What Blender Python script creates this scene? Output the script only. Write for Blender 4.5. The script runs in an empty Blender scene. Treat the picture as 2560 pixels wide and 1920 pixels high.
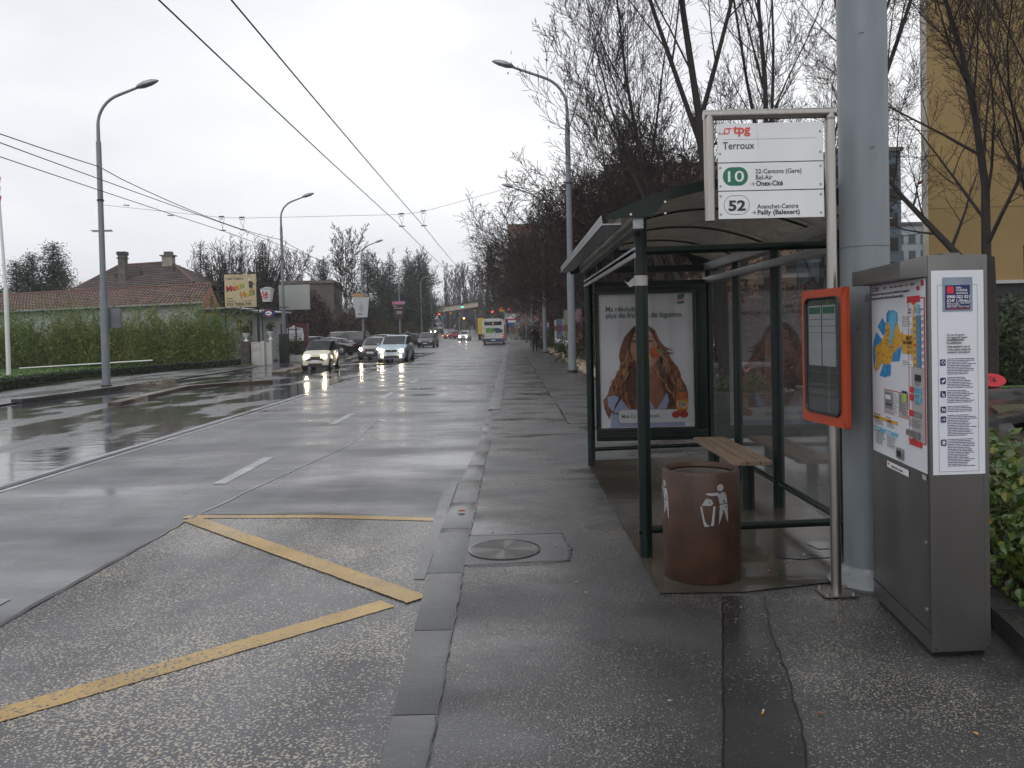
import bpy, bmesh, math, random
import numpy as np
from mathutils import Vector, Matrix
R = math.radians
SC = bpy.context.scene
COL = SC.collection

# ------------------------------------------------------------------ camera, sky, sun, exposure
cam_d = bpy.data.cameras.new('camera')
cam = bpy.data.objects.new('camera', cam_d); COL.objects.link(cam)
cam_d.lens = 28.48; cam_d.sensor_width = 36; cam_d.clip_start = .05; cam_d.clip_end = 3000
cam_d.shift_x = 0.0005; cam_d.shift_y = -0.0361
cam.matrix_world = Matrix.Translation((0, 0, 1.68)) @ Matrix.Rotation(R(90 - 1.2), 4, 'X') @ Matrix.Rotation(R(-1.3), 4, 'Z')
SC.camera = cam

SUN_EL, SUN_AZ = 38, 200
w = bpy.data.worlds.new('World'); SC.world = w; w.use_nodes = True
nt = w.node_tree; nt.nodes.clear()
N = nt.nodes.new; Lk = nt.links.new
sky = N('ShaderNodeTexSky'); sky.sky_type = 'NISHITA'; sky.sun_disc = False
sky.sun_elevation = R(SUN_EL); sky.sun_rotation = R(SUN_AZ)
tc = N('ShaderNodeTexCoord'); mp = N('ShaderNodeMapping'); mp.inputs['Scale'].default_value = (1.0, 1.0, 2.6)
n1 = N('ShaderNodeTexNoise'); n1.inputs['Scale'].default_value = 1.6; n1.inputs['Detail'].default_value = 5; n1.inputs['Roughness'].default_value = .5
cr = N('ShaderNodeValToRGB')
cr.color_ramp.elements[0].position = .33; cr.color_ramp.elements[0].color = (7.5, 7.7, 8.5, 1)
cr.color_ramp.elements[1].position = .66; cr.color_ramp.elements[1].color = (11.0, 11.05, 11.2, 1)
mx = N('ShaderNodeMixRGB'); mx.inputs[0].default_value = .96
bg = N('ShaderNodeBackground'); bg.inputs['Strength'].default_value = .1
wo = N('ShaderNodeOutputWorld')
Lk(tc.outputs['Generated'], mp.inputs['Vector']); Lk(mp.outputs[0], n1.inputs['Vector']); Lk(n1.outputs[0], cr.inputs[0])
Lk(sky.outputs[0], mx.inputs[1]); Lk(cr.outputs[0], mx.inputs[2]); Lk(mx.outputs[0], bg.inputs[0]); Lk(bg.outputs[0], wo.inputs[0])

sd = bpy.data.lights.new('sun', 'SUN'); sd.energy = .5; sd.angle = R(30); sd.color = (1, .97, .93)
sun = bpy.data.objects.new('sun', sd); COL.objects.link(sun)
sun.rotation_euler = (R(90 - SUN_EL), 0, R(180 - SUN_AZ))
SC.view_settings.view_transform = 'Standard'; SC.view_settings.look = 'None'
SC.view_settings.exposure = 0.0; SC.view_settings.gamma = 1.0; SC.view_settings.use_curve_mapping = False
SC.cycles.use_denoising = True
SC.cycles.max_bounces = 6; SC.cycles.transparent_max_bounces = 12
SC.cycles.sample_clamp_indirect = 12.0
SC.cycles.caustics_reflective = False; SC.cycles.caustics_refractive = False

# ------------------------------------------------------------------ materials
MATS = {}
HAZE = True
def nodemat(name):
    m = bpy.data.materials.new(name); m.use_nodes = True
    t = m.node_tree; b = t.nodes['Principled BSDF']
    MATS[name] = m
    return m, t, b, t.nodes.new, t.links.new
def srgb(h):
    h = h.lstrip('#'); c = [int(h[i:i+2], 16)/255 for i in (0, 2, 4)]
    return tuple((x/12.92 if x <= .04045 else ((x+.055)/1.055)**2.4) for x in c)
def pmat(name, col, rough=.6, metal=0., var=.15, scale=4., bump=0., bscale=60., emit=None, es=0., coat=0., spec=None, stretch=(1, 1, 1), world=False):
    """Plain procedural material: base colour broken up by noise, optional fine relief."""
    if name in MATS: return MATS[name]
    m, t, b, N, L = nodemat(name)
    co = N('ShaderNodeTexCoord'); mp = N('ShaderNodeMapping'); mp.inputs['Scale'].default_value = stretch
    if world:
        g = N('ShaderNodeNewGeometry'); L(g.outputs['Position'], mp.inputs[0])
    else: L(co.outputs['Object'], mp.inputs[0])
    n = N('ShaderNodeTexNoise'); n.inputs['Scale'].default_value = scale; n.inputs['Detail'].default_value = 5
    L(mp.outputs[0], n.inputs['Vector'])
    mr = N('ShaderNodeMapRange'); mr.inputs[1].default_value = .3; mr.inputs[2].default_value = .7
    mr.inputs[3].default_value = 1-var; mr.inputs[4].default_value = 1+var
    L(n.outputs[0], mr.inputs[0])
    mxn = N('ShaderNodeVectorMath'); mxn.operation = 'SCALE'; mxn.inputs[0].default_value = col[:3]
    L(mr.outputs[0], mxn.inputs['Scale']); L(mxn.outputs[0], b.inputs['Base Color'])
    b.inputs['Roughness'].default_value = rough; b.inputs['Metallic'].default_value = metal
    if spec is not None: b.inputs['Specular IOR Level'].default_value = spec
    if coat: b.inputs['Coat Weight'].default_value = coat; b.inputs['Coat Roughness'].default_value = .08
    if bump:
        n2 = N('ShaderNodeTexNoise'); n2.inputs['Scale'].default_value = bscale; n2.inputs['Detail'].default_value = 3
        L(mp.outputs[0], n2.inputs['Vector'])
        bp = N('ShaderNodeBump'); bp.inputs['Strength'].default_value = bump; bp.inputs['Distance'].default_value = .01
        L(n2.outputs[0], bp.inputs['Height']); L(bp.outputs[0], b.inputs['Normal'])
    if emit: b.inputs['Emission Color'].default_value = (*emit, 1); b.inputs['Emission Strength'].default_value = es
    return m

def wet(name, dark, light, speck=None, tracks=0, speck_thr=.62, speck_scale=70., wr=(.1, .34), pud=(1.0, .35), pud_thr=(.42, .62), bump=.25, bscale=90., metal=0., patch=None, streak=None, spec=.5):
    """Wet paving: base tone mottled, bright stone specks, smooth puddled zones against rougher damp ones."""
    m, t, b, N, L = nodemat(name)
    g = N('ShaderNodeNewGeometry'); pos = g.outputs['Position']
    def noise(scale, detail=4, vec=None, rough=.5):
        n = N('ShaderNodeTexNoise'); n.inputs['Scale'].default_value = scale; n.inputs['Detail'].default_value = detail; n.inputs['Roughness'].default_value = rough
        L(vec or pos, n.inputs['Vector']); return n.outputs[0]
    def mapr(v, a, b_, c, d):
        r = N('ShaderNodeMapRange'); r.inputs[1].default_value = a; r.inputs[2].default_value = b_; r.inputs[3].default_value = c; r.inputs[4].default_value = d
        L(v, r.inputs[0]); return r.outputs[0]
    def mix(f, a, b_):
        x = N('ShaderNodeMixRGB'); L(f, x.inputs[0])
        for i, s in ((1, a), (2, b_)):
            if isinstance(s, tuple): x.inputs[i].default_value = (*s, 1)
            else: L(s, x.inputs[i])
        return x.outputs[0]
    sm = N('ShaderNodeMapping'); sm.inputs['Scale'].default_value = (pud[0]*.8, pud[1], 1); L(pos, sm.inputs[0])
    pn = noise(.9, 6, sm.outputs[0], .55)
    wetf = mapr(pn, pud_thr[0], pud_thr[1], 0, 1)          # 1 = dry-ish, 0 = standing water
    c = mix(mapr(noise(1.7, 6), .35, .65, 0, 1), dark, light)
    c = mix(mapr(noise(220, 2), .35, .7, 0, .5), c, tuple(x*.5 for x in dark))
    if tracks:
        tm = N('ShaderNodeMapping'); tm.inputs['Scale'].default_value = (1.9, .035, 1); L(pos, tm.inputs[0]); tn = noise(1.0, 3, tm.outputs[0])
        tr_ = mapr(tn, .35, .65, 1-tracks, 1+tracks); sc_ = N('ShaderNodeVectorMath'); sc_.operation = 'SCALE'; L(c, sc_.inputs[0]); L(tr_, sc_.inputs['Scale']); c = sc_.outputs[0]
    if patch:
        c = mix(mapr(noise(.35, 3), .48, .6, 0, 1), c, patch)
    if speck:
        v = N('ShaderNodeTexNoise'); v.inputs['Scale'].default_value = speck_scale; v.inputs['Detail'].default_value = 2; v.inputs['Roughness'].default_value = .6
        L(pos, v.inputs['Vector'])
        big = mapr(noise(.9, 6), .36, .64, .07, -.045)
        ad = N('ShaderNodeMath'); ad.operation = 'SUBTRACT'; L(v.outputs[0], ad.inputs[0]); L(big, ad.inputs[1])
        c = mix(mapr(ad.outputs[0], speck_thr, speck_thr+.025, 0, 1), c, speck)
    L(c, b.inputs['Base Color'])
    r = N('ShaderNodeMapRange'); r.inputs[3].default_value = wr[0]; r.inputs[4].default_value = wr[1]; L(wetf, r.inputs[0])
    L(r.outputs[0], b.inputs['Roughness'])
    b.inputs['Specular IOR Level'].default_value = spec
    bn = noise(bscale, 3)
    bp = N('ShaderNodeBump'); bp.inputs['Distance'].default_value = .006
    bs = N('ShaderNodeMapRange'); bs.inputs[3].default_value = bump*.12; bs.inputs[4].default_value = bump; L(wetf, bs.inputs[0]); L(bs.outputs[0], bp.inputs['Strength'])
    L(bn, bp.inputs['Height'])
    bp2 = N('ShaderNodeBump'); bp2.inputs['Distance'].default_value = .02; bp2.inputs['Strength'].default_value = .2
    wm = N('ShaderNodeMapping'); wm.inputs['Scale'].default_value = (1.2, 3.2, 1); L(pos, wm.inputs[0])
    L(noise(1.6, 4, wm.outputs[0]), bp2.inputs['Height']); L(bp.outputs[0], bp2.inputs['Normal']); L(bp2.outputs[0], b.inputs['Normal'])
    return m

ASPH = wet('wet_asphalt', (.062, .063, .073), (.098, .10, .114), wr=(.13, .46), pud=(.45, .9), pud_thr=(.34, .62), bump=.34, spec=.66, tracks=.28)
ASPL = wet('flooded_asphalt', (.045, .046, .053), (.085, .087, .098), wr=(.05, .40), pud=(1.15, .36), pud_thr=(.50, .64), bump=.3, spec=.62)
PADM = wet('worn_gritty_asphalt', (.05, .052, .06), (.085, .087, .095), speck=(.38, .335, .26), speck_thr=.553, speck_scale=74., tracks=.22, wr=(.26, .5), bump=.5, bscale=60.)
SIDE = wet('wet_sidewalk_asphalt', (.040, .041, .042), (.074, .075, .077), speck=(.28, .25, .20), speck_thr=.612, speck_scale=104., wr=(.13, .46), pud=(.9, 1.5), pud_thr=(.35, .6), bump=.75, bscale=85., spec=.6)
SIDE2 = wet('smooth_sidewalk_asphalt', (.06, .058, .058), (.085, .083, .082), wr=(.3, .5), pud=(.8, 1.4), bump=.35)
TRENCH = wet('dark_patch_asphalt', (.025, .025, .026), (.043, .043, .044), speck=(.26, .22, .17), speck_thr=.645, speck_scale=88., wr=(.16, .36), bump=.35)
SLAB = wet('wet_concrete', (.05, .042, .032), (.1, .088, .07), wr=(.1, .3), pud_thr=(.4, .6), bump=.1, patch=(.04, .033, .025))
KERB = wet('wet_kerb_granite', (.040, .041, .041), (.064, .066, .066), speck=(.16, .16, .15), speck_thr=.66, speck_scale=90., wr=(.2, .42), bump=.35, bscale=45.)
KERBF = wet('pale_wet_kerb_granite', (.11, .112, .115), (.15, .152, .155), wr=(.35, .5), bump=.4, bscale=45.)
GUTT = wet('wet_gutter_concrete', (.045, .046, .052), (.075, .077, .086), wr=(.2, .4), bump=.15)
SOIL = wet('leafy_soil', (.02, .012, .007), (.045, .026, .015), speck=(.09, .045, .015), speck_thr=.6, speck_scale=18., wr=(.6, .85), bump=.9, bscale=30.)
GRASSM = pmat('grass_ground', (.05, .11, .012), .8, var=.3, scale=2, bump=.8, bscale=50, world=True)

STEEL = pmat('brushed_stainless_steel', (.36, .34, .31), .34, 1., var=.12, scale=6, stretch=(20, 20, .6), bump=.05)
GALV = pmat('grey_painted_steel', (.19, .215, .235), .42, 0., var=.12, scale=2.5, stretch=(3, 3, .8))
MACH = pmat('brown_grey_steel', (.155, .15, .143), .38, .7, var=.16, scale=2, stretch=(1.5, 1.5, .5), bump=.03)
DKGREEN = pmat('dark_green_paint', (.003, .0115, .0085), .34, 0., var=.2, scale=8, spec=.3)
ALU = pmat('dull_aluminium', (.3, .31, .32), .38, .8, var=.2, scale=5, stretch=(6, .5, 6))
BLACK = pmat('black_rubber', (.012, .012, .013), .5)
DKMET = pmat('dark_metal', (.03, .03, .032), .45, .3)
WHITE = pmat('white_enamel', (.72, .73, .73), .4, var=.05)
PAPER = pmat('paper_white', (.66, .68, .72), .45, var=.03)
WOODS = pmat('weathered_wood_slat', (.2, .135, .09), .55, var=.35, scale=5, stretch=(14, .7, 14), bump=.3, bscale=20)
CORTEN = pmat('rust_brown_concrete', (.055, .025, .014), .45, var=.38, scale=7, bump=.25, bscale=90)
BARK = pmat('wet_bark', (.02, .015, .012), .8, var=.3, scale=9, bump=.6, bscale=25)
BARKG = pmat('mossy_bark', (.026, .026, .013), .85, var=.4, scale=5, bump=.6, bscale=25)
TWIG = pmat('twig_brown', (.026, .017, .013), .8, var=.2)
WIREM = pmat('wire_black', (.02, .02, .025), .5)
STONE = pmat('pale_boulder_stone', (.22, .19, .16), .6, var=.4, scale=3, bump=.8, bscale=9)

def glass_mat(name, tint, refl=1.0, rough=.02, ior=1.5, film=0., fcol=(.4, .41, .42), thru=False):
    m = bpy.data.materials.new(name); m.use_nodes = True; t = m.node_tree; t.nodes.clear(); MATS[name] = m
    N = t.nodes.new; L = t.links.new
    tr = N('ShaderNodeBsdfTransparent'); tr.inputs[0].default_value = (*tint, 1)
    gl = N('ShaderNodeBsdfGlossy'); gl.inputs['Roughness'].default_value = rough
    fr = N('ShaderNodeFresnel'); fr.inputs[0].default_value = ior
    co = N('ShaderNodeTexCoord'); n = N('ShaderNodeTexNoise'); n.inputs['Scale'].default_value = 3; L(co.outputs['Object'], n.inputs['Vector'])
    mr = N('ShaderNodeMapRange'); mr.inputs[3].default_value = .75*refl; mr.inputs[4].default_value = 1.2*refl; L(n.outputs[0], mr.inputs[0])
    mu = N('ShaderNodeMath'); mu.operation = 'MULTIPLY'; L(fr.outputs[0], mu.inputs[0]); L(mr.outputs[0], mu.inputs[1])
    mi = N('ShaderNodeMixShader'); o = N('ShaderNodeOutputMaterial')
    L(mu.outputs[0], mi.inputs[0]); L(tr.outputs[0], mi.inputs[1]); L(gl.outputs[0], mi.inputs[2]); 
    if film:                                   # wet, dusty film that scatters a little light
        df = N('ShaderNodeBsdfTranslucent' if thru else 'ShaderNodeBsdfDiffuse'); df.inputs[0].default_value = (*fcol, 1); m2 = N('ShaderNodeMixShader'); m2.inputs[0].default_value = film
        L(mi.outputs[0], m2.inputs[1]); L(df.outputs[0], m2.inputs[2]); L(m2.outputs[0], o.inputs[0])
    else: L(mi.outputs[0], o.inputs[0])
    return m
GLASS = glass_mat('shelter_glass', (.80, .83, .83), .42, .05, film=.05)
GLASSD = pmat('dark_car_glass', (.014, .018, .021), .08, var=.1, spec=.5)
SMOKE = glass_mat('smoked_polycarbonate', (.52, .47, .39), .7, .2, film=.1, fcol=(.32, .29, .24), thru=True)

# ------------------------------------------------------------------ mesh builder
class MB:
    def __init__(s): s.v = []; s.f = []
    def add(s, vs, fs):
        o = len(s.v); s.v += [tuple(p) for p in vs]; s.f += [tuple(i+o for i in f) for f in fs]; return s
    def quad(s, a, b, c, d): return s.add([a, b, c, d], [(0, 1, 2, 3)])
    def box(s, x0, x1, y0, y1, z0, z1):
        return s.add([(x0,y0,z0),(x1,y0,z0),(x1,y1,z0),(x0,y1,z0),(x0,y0,z1),(x1,y0,z1),(x1,y1,z1),(x0,y1,z1)],
                     [(3,2,1,0),(4,5,6,7),(0,1,5,4),(1,2,6,5),(2,3,7,6),(3,0,4,7)])
    def hexa(s, lo, hi):
        return s.add(list(lo)+list(hi), [(3,2,1,0),(4,5,6,7),(0,1,5,4),(1,2,6,5),(2,3,7,6),(3,0,4,7)])
    def tube(s, pts, r, n=8, caps=True):
        pts = [Vector(p) for p in pts]; k = len(pts)
        rs = r if isinstance(r, (list, tuple)) else [r]*k
        base = len(s.v); up = None
        for i, p in enumerate(pts):
            d = (pts[min(i+1, k-1)]-pts[max(i-1, 0)])
            d = d.normalized() if d.length > 1e-9 else Vector((0, 0, 1))
            if up is None: up = Vector((0, 0, 1)) if abs(d.z) < .95 else Vector((1, 0, 0))
            a = d.cross(up).normalized(); b = a.cross(d).normalized(); up = b
            for j in range(n):
                t = 2*math.pi*j/n; q = p+a*(math.cos(t)*rs[i])+b*(math.sin(t)*rs[i]); s.v.append(tuple(q))
        for i in range(k-1):
            for j in range(n):
                a0 = base+i*n+j; a1 = base+i*n+(j+1) % n
                s.f.append((a0, a1, a1+n, a0+n))
        if caps:
            s.f.append(tuple(base+j for j in reversed(range(n)))); s.f.append(tuple(base+(k-1)*n+j for j in range(n)))
        return s
    def cyl(s, x, y, z0, z1, r, n=16, r1=None): return s.tube([(x, y, z0), (x, y, z1)], [r, r if r1 is None else r1], n)
    def lathe(s, prof, c=(0, 0, 0), n=24, caps=True):
        base = len(s.v); k = len(prof)
        for r, z in prof:
            for j in range(n):
                t = 2*math.pi*j/n; s.v.append((c[0]+r*math.cos(t), c[1]+r*math.sin(t), c[2]+z))
        for i in range(k-1):
            for j in range(n):
                a0 = base+i*n+j; a1 = base+i*n+(j+1) % n; s.f.append((a0, a1, a1+n, a0+n))
        if caps: s.f.append(tuple(base+j for j in reversed(range(n)))); s.f.append(tuple(base+(k-1)*n+j for j in range(n)))
        return s
    def prism(s, poly, fn, d0, d1):
        """poly: 2D points, fn(u, v, d) -> 3D point; extruded from d0 to d1"""
        n = len(poly)
        vs = [fn(u, v, d0) for u, v in poly]+[fn(u, v, d1) for u, v in poly]
        fs = [tuple(reversed(range(n))), tuple(range(n, 2*n))]+[(i, (i+1) % n, (i+1) % n+n, i+n) for i in range(n)]
        return s.add(vs, fs)
    def build(s, name, mat, parent=None, smooth=None, bevel=0, loc=None):
        me = bpy.data.meshes.new(name); me.from_pydata(s.v, [], s.f); 
        if bevel or smooth is not None or True:
            bm = bmesh.new(); bm.from_mesh(me)
            if len(bm.faces) < 20000: bmesh.ops.recalc_face_normals(bm, faces=bm.faces)
            if bevel:
                es = [e for e in bm.edges if len(e.link_faces) == 2 and e.calc_face_angle(0) > R(40)]
                bmesh.ops.bevel(bm, geom=es, offset=bevel, segments=2, profile=.7, affect='EDGES')
            bm.to_mesh(me); bm.free()
        me.materials.append(mat)
        if smooth is not None or bevel:
            me.polygons.foreach_set('use_smooth', [True]*len(me.polygons)); me.set_sharp_from_angle(angle=R(smooth or 35))
        o = bpy.data.objects.new(name, me); COL.objects.link(o)
        if parent: o.parent = parent
        if loc: o.location = loc
        return o

def tag(o, label=None, cat=None, group=None, kind=None):
    if label: o['label'] = label
    if cat: o['category'] = cat
    if group: o['group'] = group
    if kind: o['kind'] = kind
    return o
def thing(name, label, cat, loc=(0, 0, 0), rz=0., group=None):
    o = bpy.data.objects.new(name, None); COL.objects.link(o); o.location = loc; o.rotation_euler = (0, 0, rz)
    o.empty_display_size = .2
    return tag(o, label, cat, group)
def copy_tree(o, loc=None, rz=None, label=None, parent=None, scale=None):
    def rec(a, par):
        c = a.copy(); COL.objects.link(c)
        if par: c.parent = par
        for ch in KIDS.get(a.name, [x for x in a.children]): rec(ch, c)
        return c
    c = rec(o, parent)
    if loc is not None: c.location = loc
    if rz is not None: c.rotation_euler = (0, 0, rz)
    if scale is not None: c.scale = scale if isinstance(scale, tuple) else (scale,)*3
    if label: c['label'] = label
    return c
KIDS = {}
def npmesh(name, V, F, mat, parent=None, smooth=False):
    """V (n,3) array, F (m,k) array of equal-size faces"""
    me = bpy.data.meshes.new(name); V = np.asarray(V, dtype=np.float32); F = np.asarray(F, dtype=np.int32)
    me.vertices.add(len(V)); me.vertices.foreach_set('co', V.ravel())
    k = F.shape[1]; me.loops.add(F.size); me.loops.foreach_set('vertex_index', F.ravel())
    me.polygons.add(len(F)); me.polygons.foreach_set('loop_start', np.arange(0, F.size, k, dtype=np.int32))
    if smooth: me.polygons.foreach_set('use_smooth', np.ones(len(F), dtype=bool))
    me.update(calc_edges=True); me.materials.append(mat)
    o = bpy.data.objects.new(name, me); COL.objects.link(o)
    if parent: o.parent = parent
    return o

# text -> mesh
FONT = None
def text(s, size, mat, parent, M, align='LEFT', bold=0., xs=1., shear=0., depth=.0006, name='lettering', fit=None):
    cu = bpy.data.curves.new('t', 'FONT'); cu.body = s; cu.size = size; cu.align_x = align; cu.offset = bold*size; cu.shear = shear
    cu.extrude = depth; cu.resolution_u = 3
    if FONT: cu.font = FONT
    to = bpy.data.objects.new('t', cu)
    me = bpy.data.meshes.new_from_object(to); bpy.data.objects.remove(to); bpy.data.curves.remove(cu)
    me.name = name
    X = Matrix.Diagonal((xs, 1, 1, 1))
    if fit:
        cs = [v.co for v in me.vertices]; x0 = min(c.x for c in cs); x1 = max(c.x for c in cs); y0 = min(c.y for c in cs); y1 = max(c.y for c in cs)
        kx_ = fit[0]/(x1-x0); X = Matrix.Diagonal((kx_, fit[1]/(y1-y0), 1, 1)) @ Matrix.Translation((-x0 if align == 'LEFT' else -(x0+x1)/2 if align == 'CENTER' else -x1, 0, 0))
    me.transform(M @ X); me.materials.clear(); me.materials.append(mat)
    o = bpy.data.objects.new(name, me); COL.objects.link(o)
    if parent: o.parent = parent
    return o
def plane_M(o, ux, uz):
    """frame: text x along ux, y along uz, facing ux x uz"""
    ux = Vector(ux).normalized(); uz = Vector(uz).normalized(); n = ux.cross(uz)
    return Matrix(((ux.x, uz.x, n.x, o[0]), (ux.y, uz.y, n.y, o[1]), (ux.z, uz.z, n.z, o[2]), (0, 0, 0, 1)))

# ------------------------------------------------------------------ ground
S = .08                                  # sidewalk level
def hz(Y): return 0. if Y < 90 else (1.1e-4*(Y-90)**2 if Y < 260 else 1.1e-4*170**2+2*1.1e-4*170*(Y-260)*.6)
def kx(Y): return -.46 if Y < 120 else -.46-5e-4*(Y-120)**2
YS = [-12, 0, 2, 4, 6, 8, 10, 12, 15, 20, 25, 30, 40, 50, 60, 70, 80, 90]+list(range(95, 265, 5))+[280, 320, 400, 600]
def ribbon(name, xl, xr, y0, y1, dz, mat, nx=1):
    ys = [y0]+[y for y in YS if y0 < y < y1]+[y1]; b = MB(); vs = []; fs = []
    for y in ys:
        a = xl(y) if callable(xl) else xl; c = xr(y) if callable(xr) else xr
        for i in range(nx+1): vs.append((a+(c-a)*i/nx, y, hz(y)+dz))
    for j in range(len(ys)-1):
        for i in range(nx): o = j*(nx+1)+i; fs.append((o, o+1, o+nx+2, o+nx+1))
    b.add(vs, fs); return b.build(name, mat)
tag(ribbon('ground', -500, 500, -12, 600, -.12, SOIL, 4), kind='structure')
tag(ribbon('road', -60, lambda y: kx(y)+.02, -12, 400, 0, ASPH, 8), kind='structure')
tag(ribbon('flooded_lane', -13.0, -5.98, -6, 66, .002, ASPL, 2), kind='structure')
tag(MB().add([(-3.03, -2, .004), (-.50, -2, .004), (-.50, 3.2, .004), (-.56, 5.1, .004), (-.62, 7.22, .004), (-2.98, 7.62, .004), (-3.0, 6.2, .004), (-3.04, 4.7, .004), (-3.03, 2, .004)], [tuple(range(9))]).build('bus_bay_paving', PADM), kind='structure')
# the sidewalk on our side: coarse strip, smoother strip, near field
def sheet(name, poly, z, mat): return tag(MB().add([(x, y, z) for x, y in poly], [tuple(range(len(poly)))]).build(name, mat), kind='structure')
tag(ribbon('sidewalk', lambda y: kx(y)+.05, 2.72, -12, 230, S, SIDE), kind='structure')
tag(ribbon('sidewalk', .9, 2.6, 13.6, 150, S+.004, SIDE2), kind='structure')
sheet('paved_yard', [(2.72, 4.85), (3.2, 5.3), (4.2, 6.4), (6.4, 10), (8.0, 13.1), (10.5, 12.6), (24, 11), (24, 16), (10.6, 16.9), (8.6, 17.6), (3.0, 22), (2.72, 22)], S+.001, TRENCH)
sheet('patched_trench', [(.40, .5), (.735, 2.9), (1.18, 4.58), (1.2, 4.74), (1.46, 4.74), (1.32, 4.2), (1.23, 3.7), (1.12, 3.2), (1.03, 2.88), (.9, 1.5), (.8, .5)], S+.004, TRENCH)
sheet('shelter_slab', [(.855, 4.81), (1.35, 4.80), (1.85, 4.93), (2.5, 5.05), (2.62, 9.9), (.90, 9.75), (.885, 9.1), (.869, 7.3)], S+.008, SLAB)
sheet('concrete_patch', [(-.36, 5.50), (.36, 5.56), (.40, 5.9), (.365, 6.31), (-.36, 6.30)], S+.004, KERB)
# painted markings
YEL = wet('worn_yellow_paint', (.36, .215, .045), (.56, .36, .10), speck=(.07, .07, .075), speck_thr=.60, speck_scale=60., wr=(.3, .5), bump=.3)
WPA = wet('worn_white_paint', (.24, .25, .27), (.44, .46, .48), speck=(.06, .06, .065), speck_thr=.68, speck_scale=32., wr=(.2, .42), bump=.2)
def stripe(pts, w_, z, mat, name, parent=None, jit=0):
    b = MB(); pts = [Vector((p[0], p[1], 0)) for p in pts]; vs = []
    if jit:
        q = []
        for a, c in zip(pts, pts[1:]):
            k = max(1, int((c-a).length/.045)); q += [a.lerp(c, i/k) for i in range(k)]
        pts = q+[pts[-1]]
    for i, p in enumerate(pts):
        d = (pts[min(i+1, len(pts)-1)]-pts[max(i-1, 0)]).normalized(); n = Vector((-d.y, d.x, 0))*(1+random.uniform(-jit, jit)); p = p+n*random.uniform(-jit, jit)*w_*.3
        zz = z+hz(p.y); vs += [tuple(p+n*w_/2+Vector((0, 0, zz))), tuple(p-n*w_/2+Vector((0, 0, zz)))]
    b.add(vs, [(2*i, 2*i+1, 2*i+3, 2*i+2) for i in range(len(pts)-1)])
    return b.build(name, mat, parent)
for i, (p, wd) in enumerate([([(-3.08, 7.53), (-1.8, 7.42), (-.68, 7.19)], .12), ([(-2.98, 7.42), (-.62, 5.03)], .17), ([(-.80, 4.98), (-2.33, 3.60), (-3.0, 3.02)], .16), ([(-3.0, 2.9), (-.7, .6)], .17)]):
    tag(stripe(p, wd, .008+.004*(i % 2), YEL, 'yellow_marking', None, .035), kind='structure')
for y in range(6):
    y0 = 3.35+5.85*y if y else 3.3
    tag(stripe([(-3.37, y0), (-3.37, y0+1.95)], .15, .004, WPA, 'white_dash'), kind='structure')
tag(stripe([(-5.72, -2), (-5.76, 9), (-5.66, 15), (-5.6, 22), (-5.6, 40)], .085, .004, WPA, 'white_line'), kind='structure')
tag(stripe([(-5.95, -2), (-5.98, 9), (-5.88, 15), (-5.82, 24)], .1, .004, WPA, 'white_line'), kind='structure')
DARKS = wet('dark_joint', (.006, .006, .007), (.012, .012, .012), wr=(.15, .4))
tag(stripe([(-5.85, -2), (-5.87, 9), (-5.77, 15), (-5.7, 24), (-5.6, 60), (-5.7, 95), (-5.5, 118), (-5.2, 126), (-6.2, 133), (-8, 138)], .07, .006, DARKS, 'road_joint'), kind='structure')
random.seed(7)
def wob(pts, amp, step):
    out = []
    for a, b in zip(pts, pts[1:]):
        n = max(1, int(math.dist(a, b)/step))
        for i in range(n): t = i/n; out.append((a[0]+(b[0]-a[0])*t+random.uniform(-amp, amp), a[1]+(b[1]-a[1])*t))
    return out+[pts[-1]]
tag(stripe(wob([(-3.02, 1), (-3.06, 4.7), (-3.0, 7.6)], .015, .12), .035, .010, DARKS, 'road_joint'), kind='structure')
tag(stripe(wob([(-2.98, 7.66), (-1.8, 7.56), (-.66, 7.27)], .012, .1), .035, .010, DARKS, 'road_joint'), kind='structure')
tag(stripe(wob([(-3.0, 7.7), (-2.5, 12), (-2.6, 17), (-3.0, 30)], .02, .3), .02, .006, WPA, 'faint_line'), kind='structure')
tag(stripe(wob([(.93, 13.6), (.9, 30), (.9, 60), (.9, 110)], .015, .5), .022, S+.006, DARKS, 'sidewalk_joint'), kind='structure')
tag(stripe(wob([(.40, .5), (.735, 2.9), (1.18, 4.62)], .004, .07), .008, S+.007, DARKS, 'sidewalk_joint'), kind='structure')
tag(stripe(wob([(1.46, 4.74), (1.32, 4.2), (1.23, 3.7), (1.12, 3.2), (1.03, 2.88), (.9, 1.5)], .008, .07), .007, S+.007, DARKS, 'sidewalk_crack'), kind='structure')
for pts in ([(-.34, 5.48), (.1, 5.5), (.36, 5.55)], [(.36, 5.55), (.40, 5.9), (.36, 6.31)], [(.36, 6.31), (-.36, 6.3)]):
    tag(stripe(wob(pts, .012, .05), .014, S+.008, DARKS, 'sidewalk_crack'), kind='structure')
tag(stripe(wob([(-.2, 12.1), (.9, 12.3), (2.5, 11.9)], .02, .15), .02, S+.006, DARKS, 'sidewalk_crack'), kind='structure')
PUD = pmat('puddle_water', (.035, .036, .037), .14, var=.2, spec=.45)
def puddle(cx, cy, rx, ry, z, seed):
    rnd = random.Random(seed); n = 22; vs = []
    ph = [rnd.uniform(0, 6.28) for _ in range(4)]
    for i in range(n):
        t = 2*math.pi*i/n; k = 1+.22*math.sin(2*t+ph[0])+.16*math.sin(3*t+ph[1])+.1*math.sin(5*t+ph[2])
        vs.append((cx+rx*k*math.cos(t), cy+ry*k*math.sin(t), z))
    tag(MB().add(vs, [tuple(range(n))]).build('puddle', PUD), kind='structure')
for a in [(1.95, 5.5, .16, .07, S+.012, 7), (2.2, 5.75, .1, .1, S+.012, 9)]:
    puddle(*a)

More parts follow.
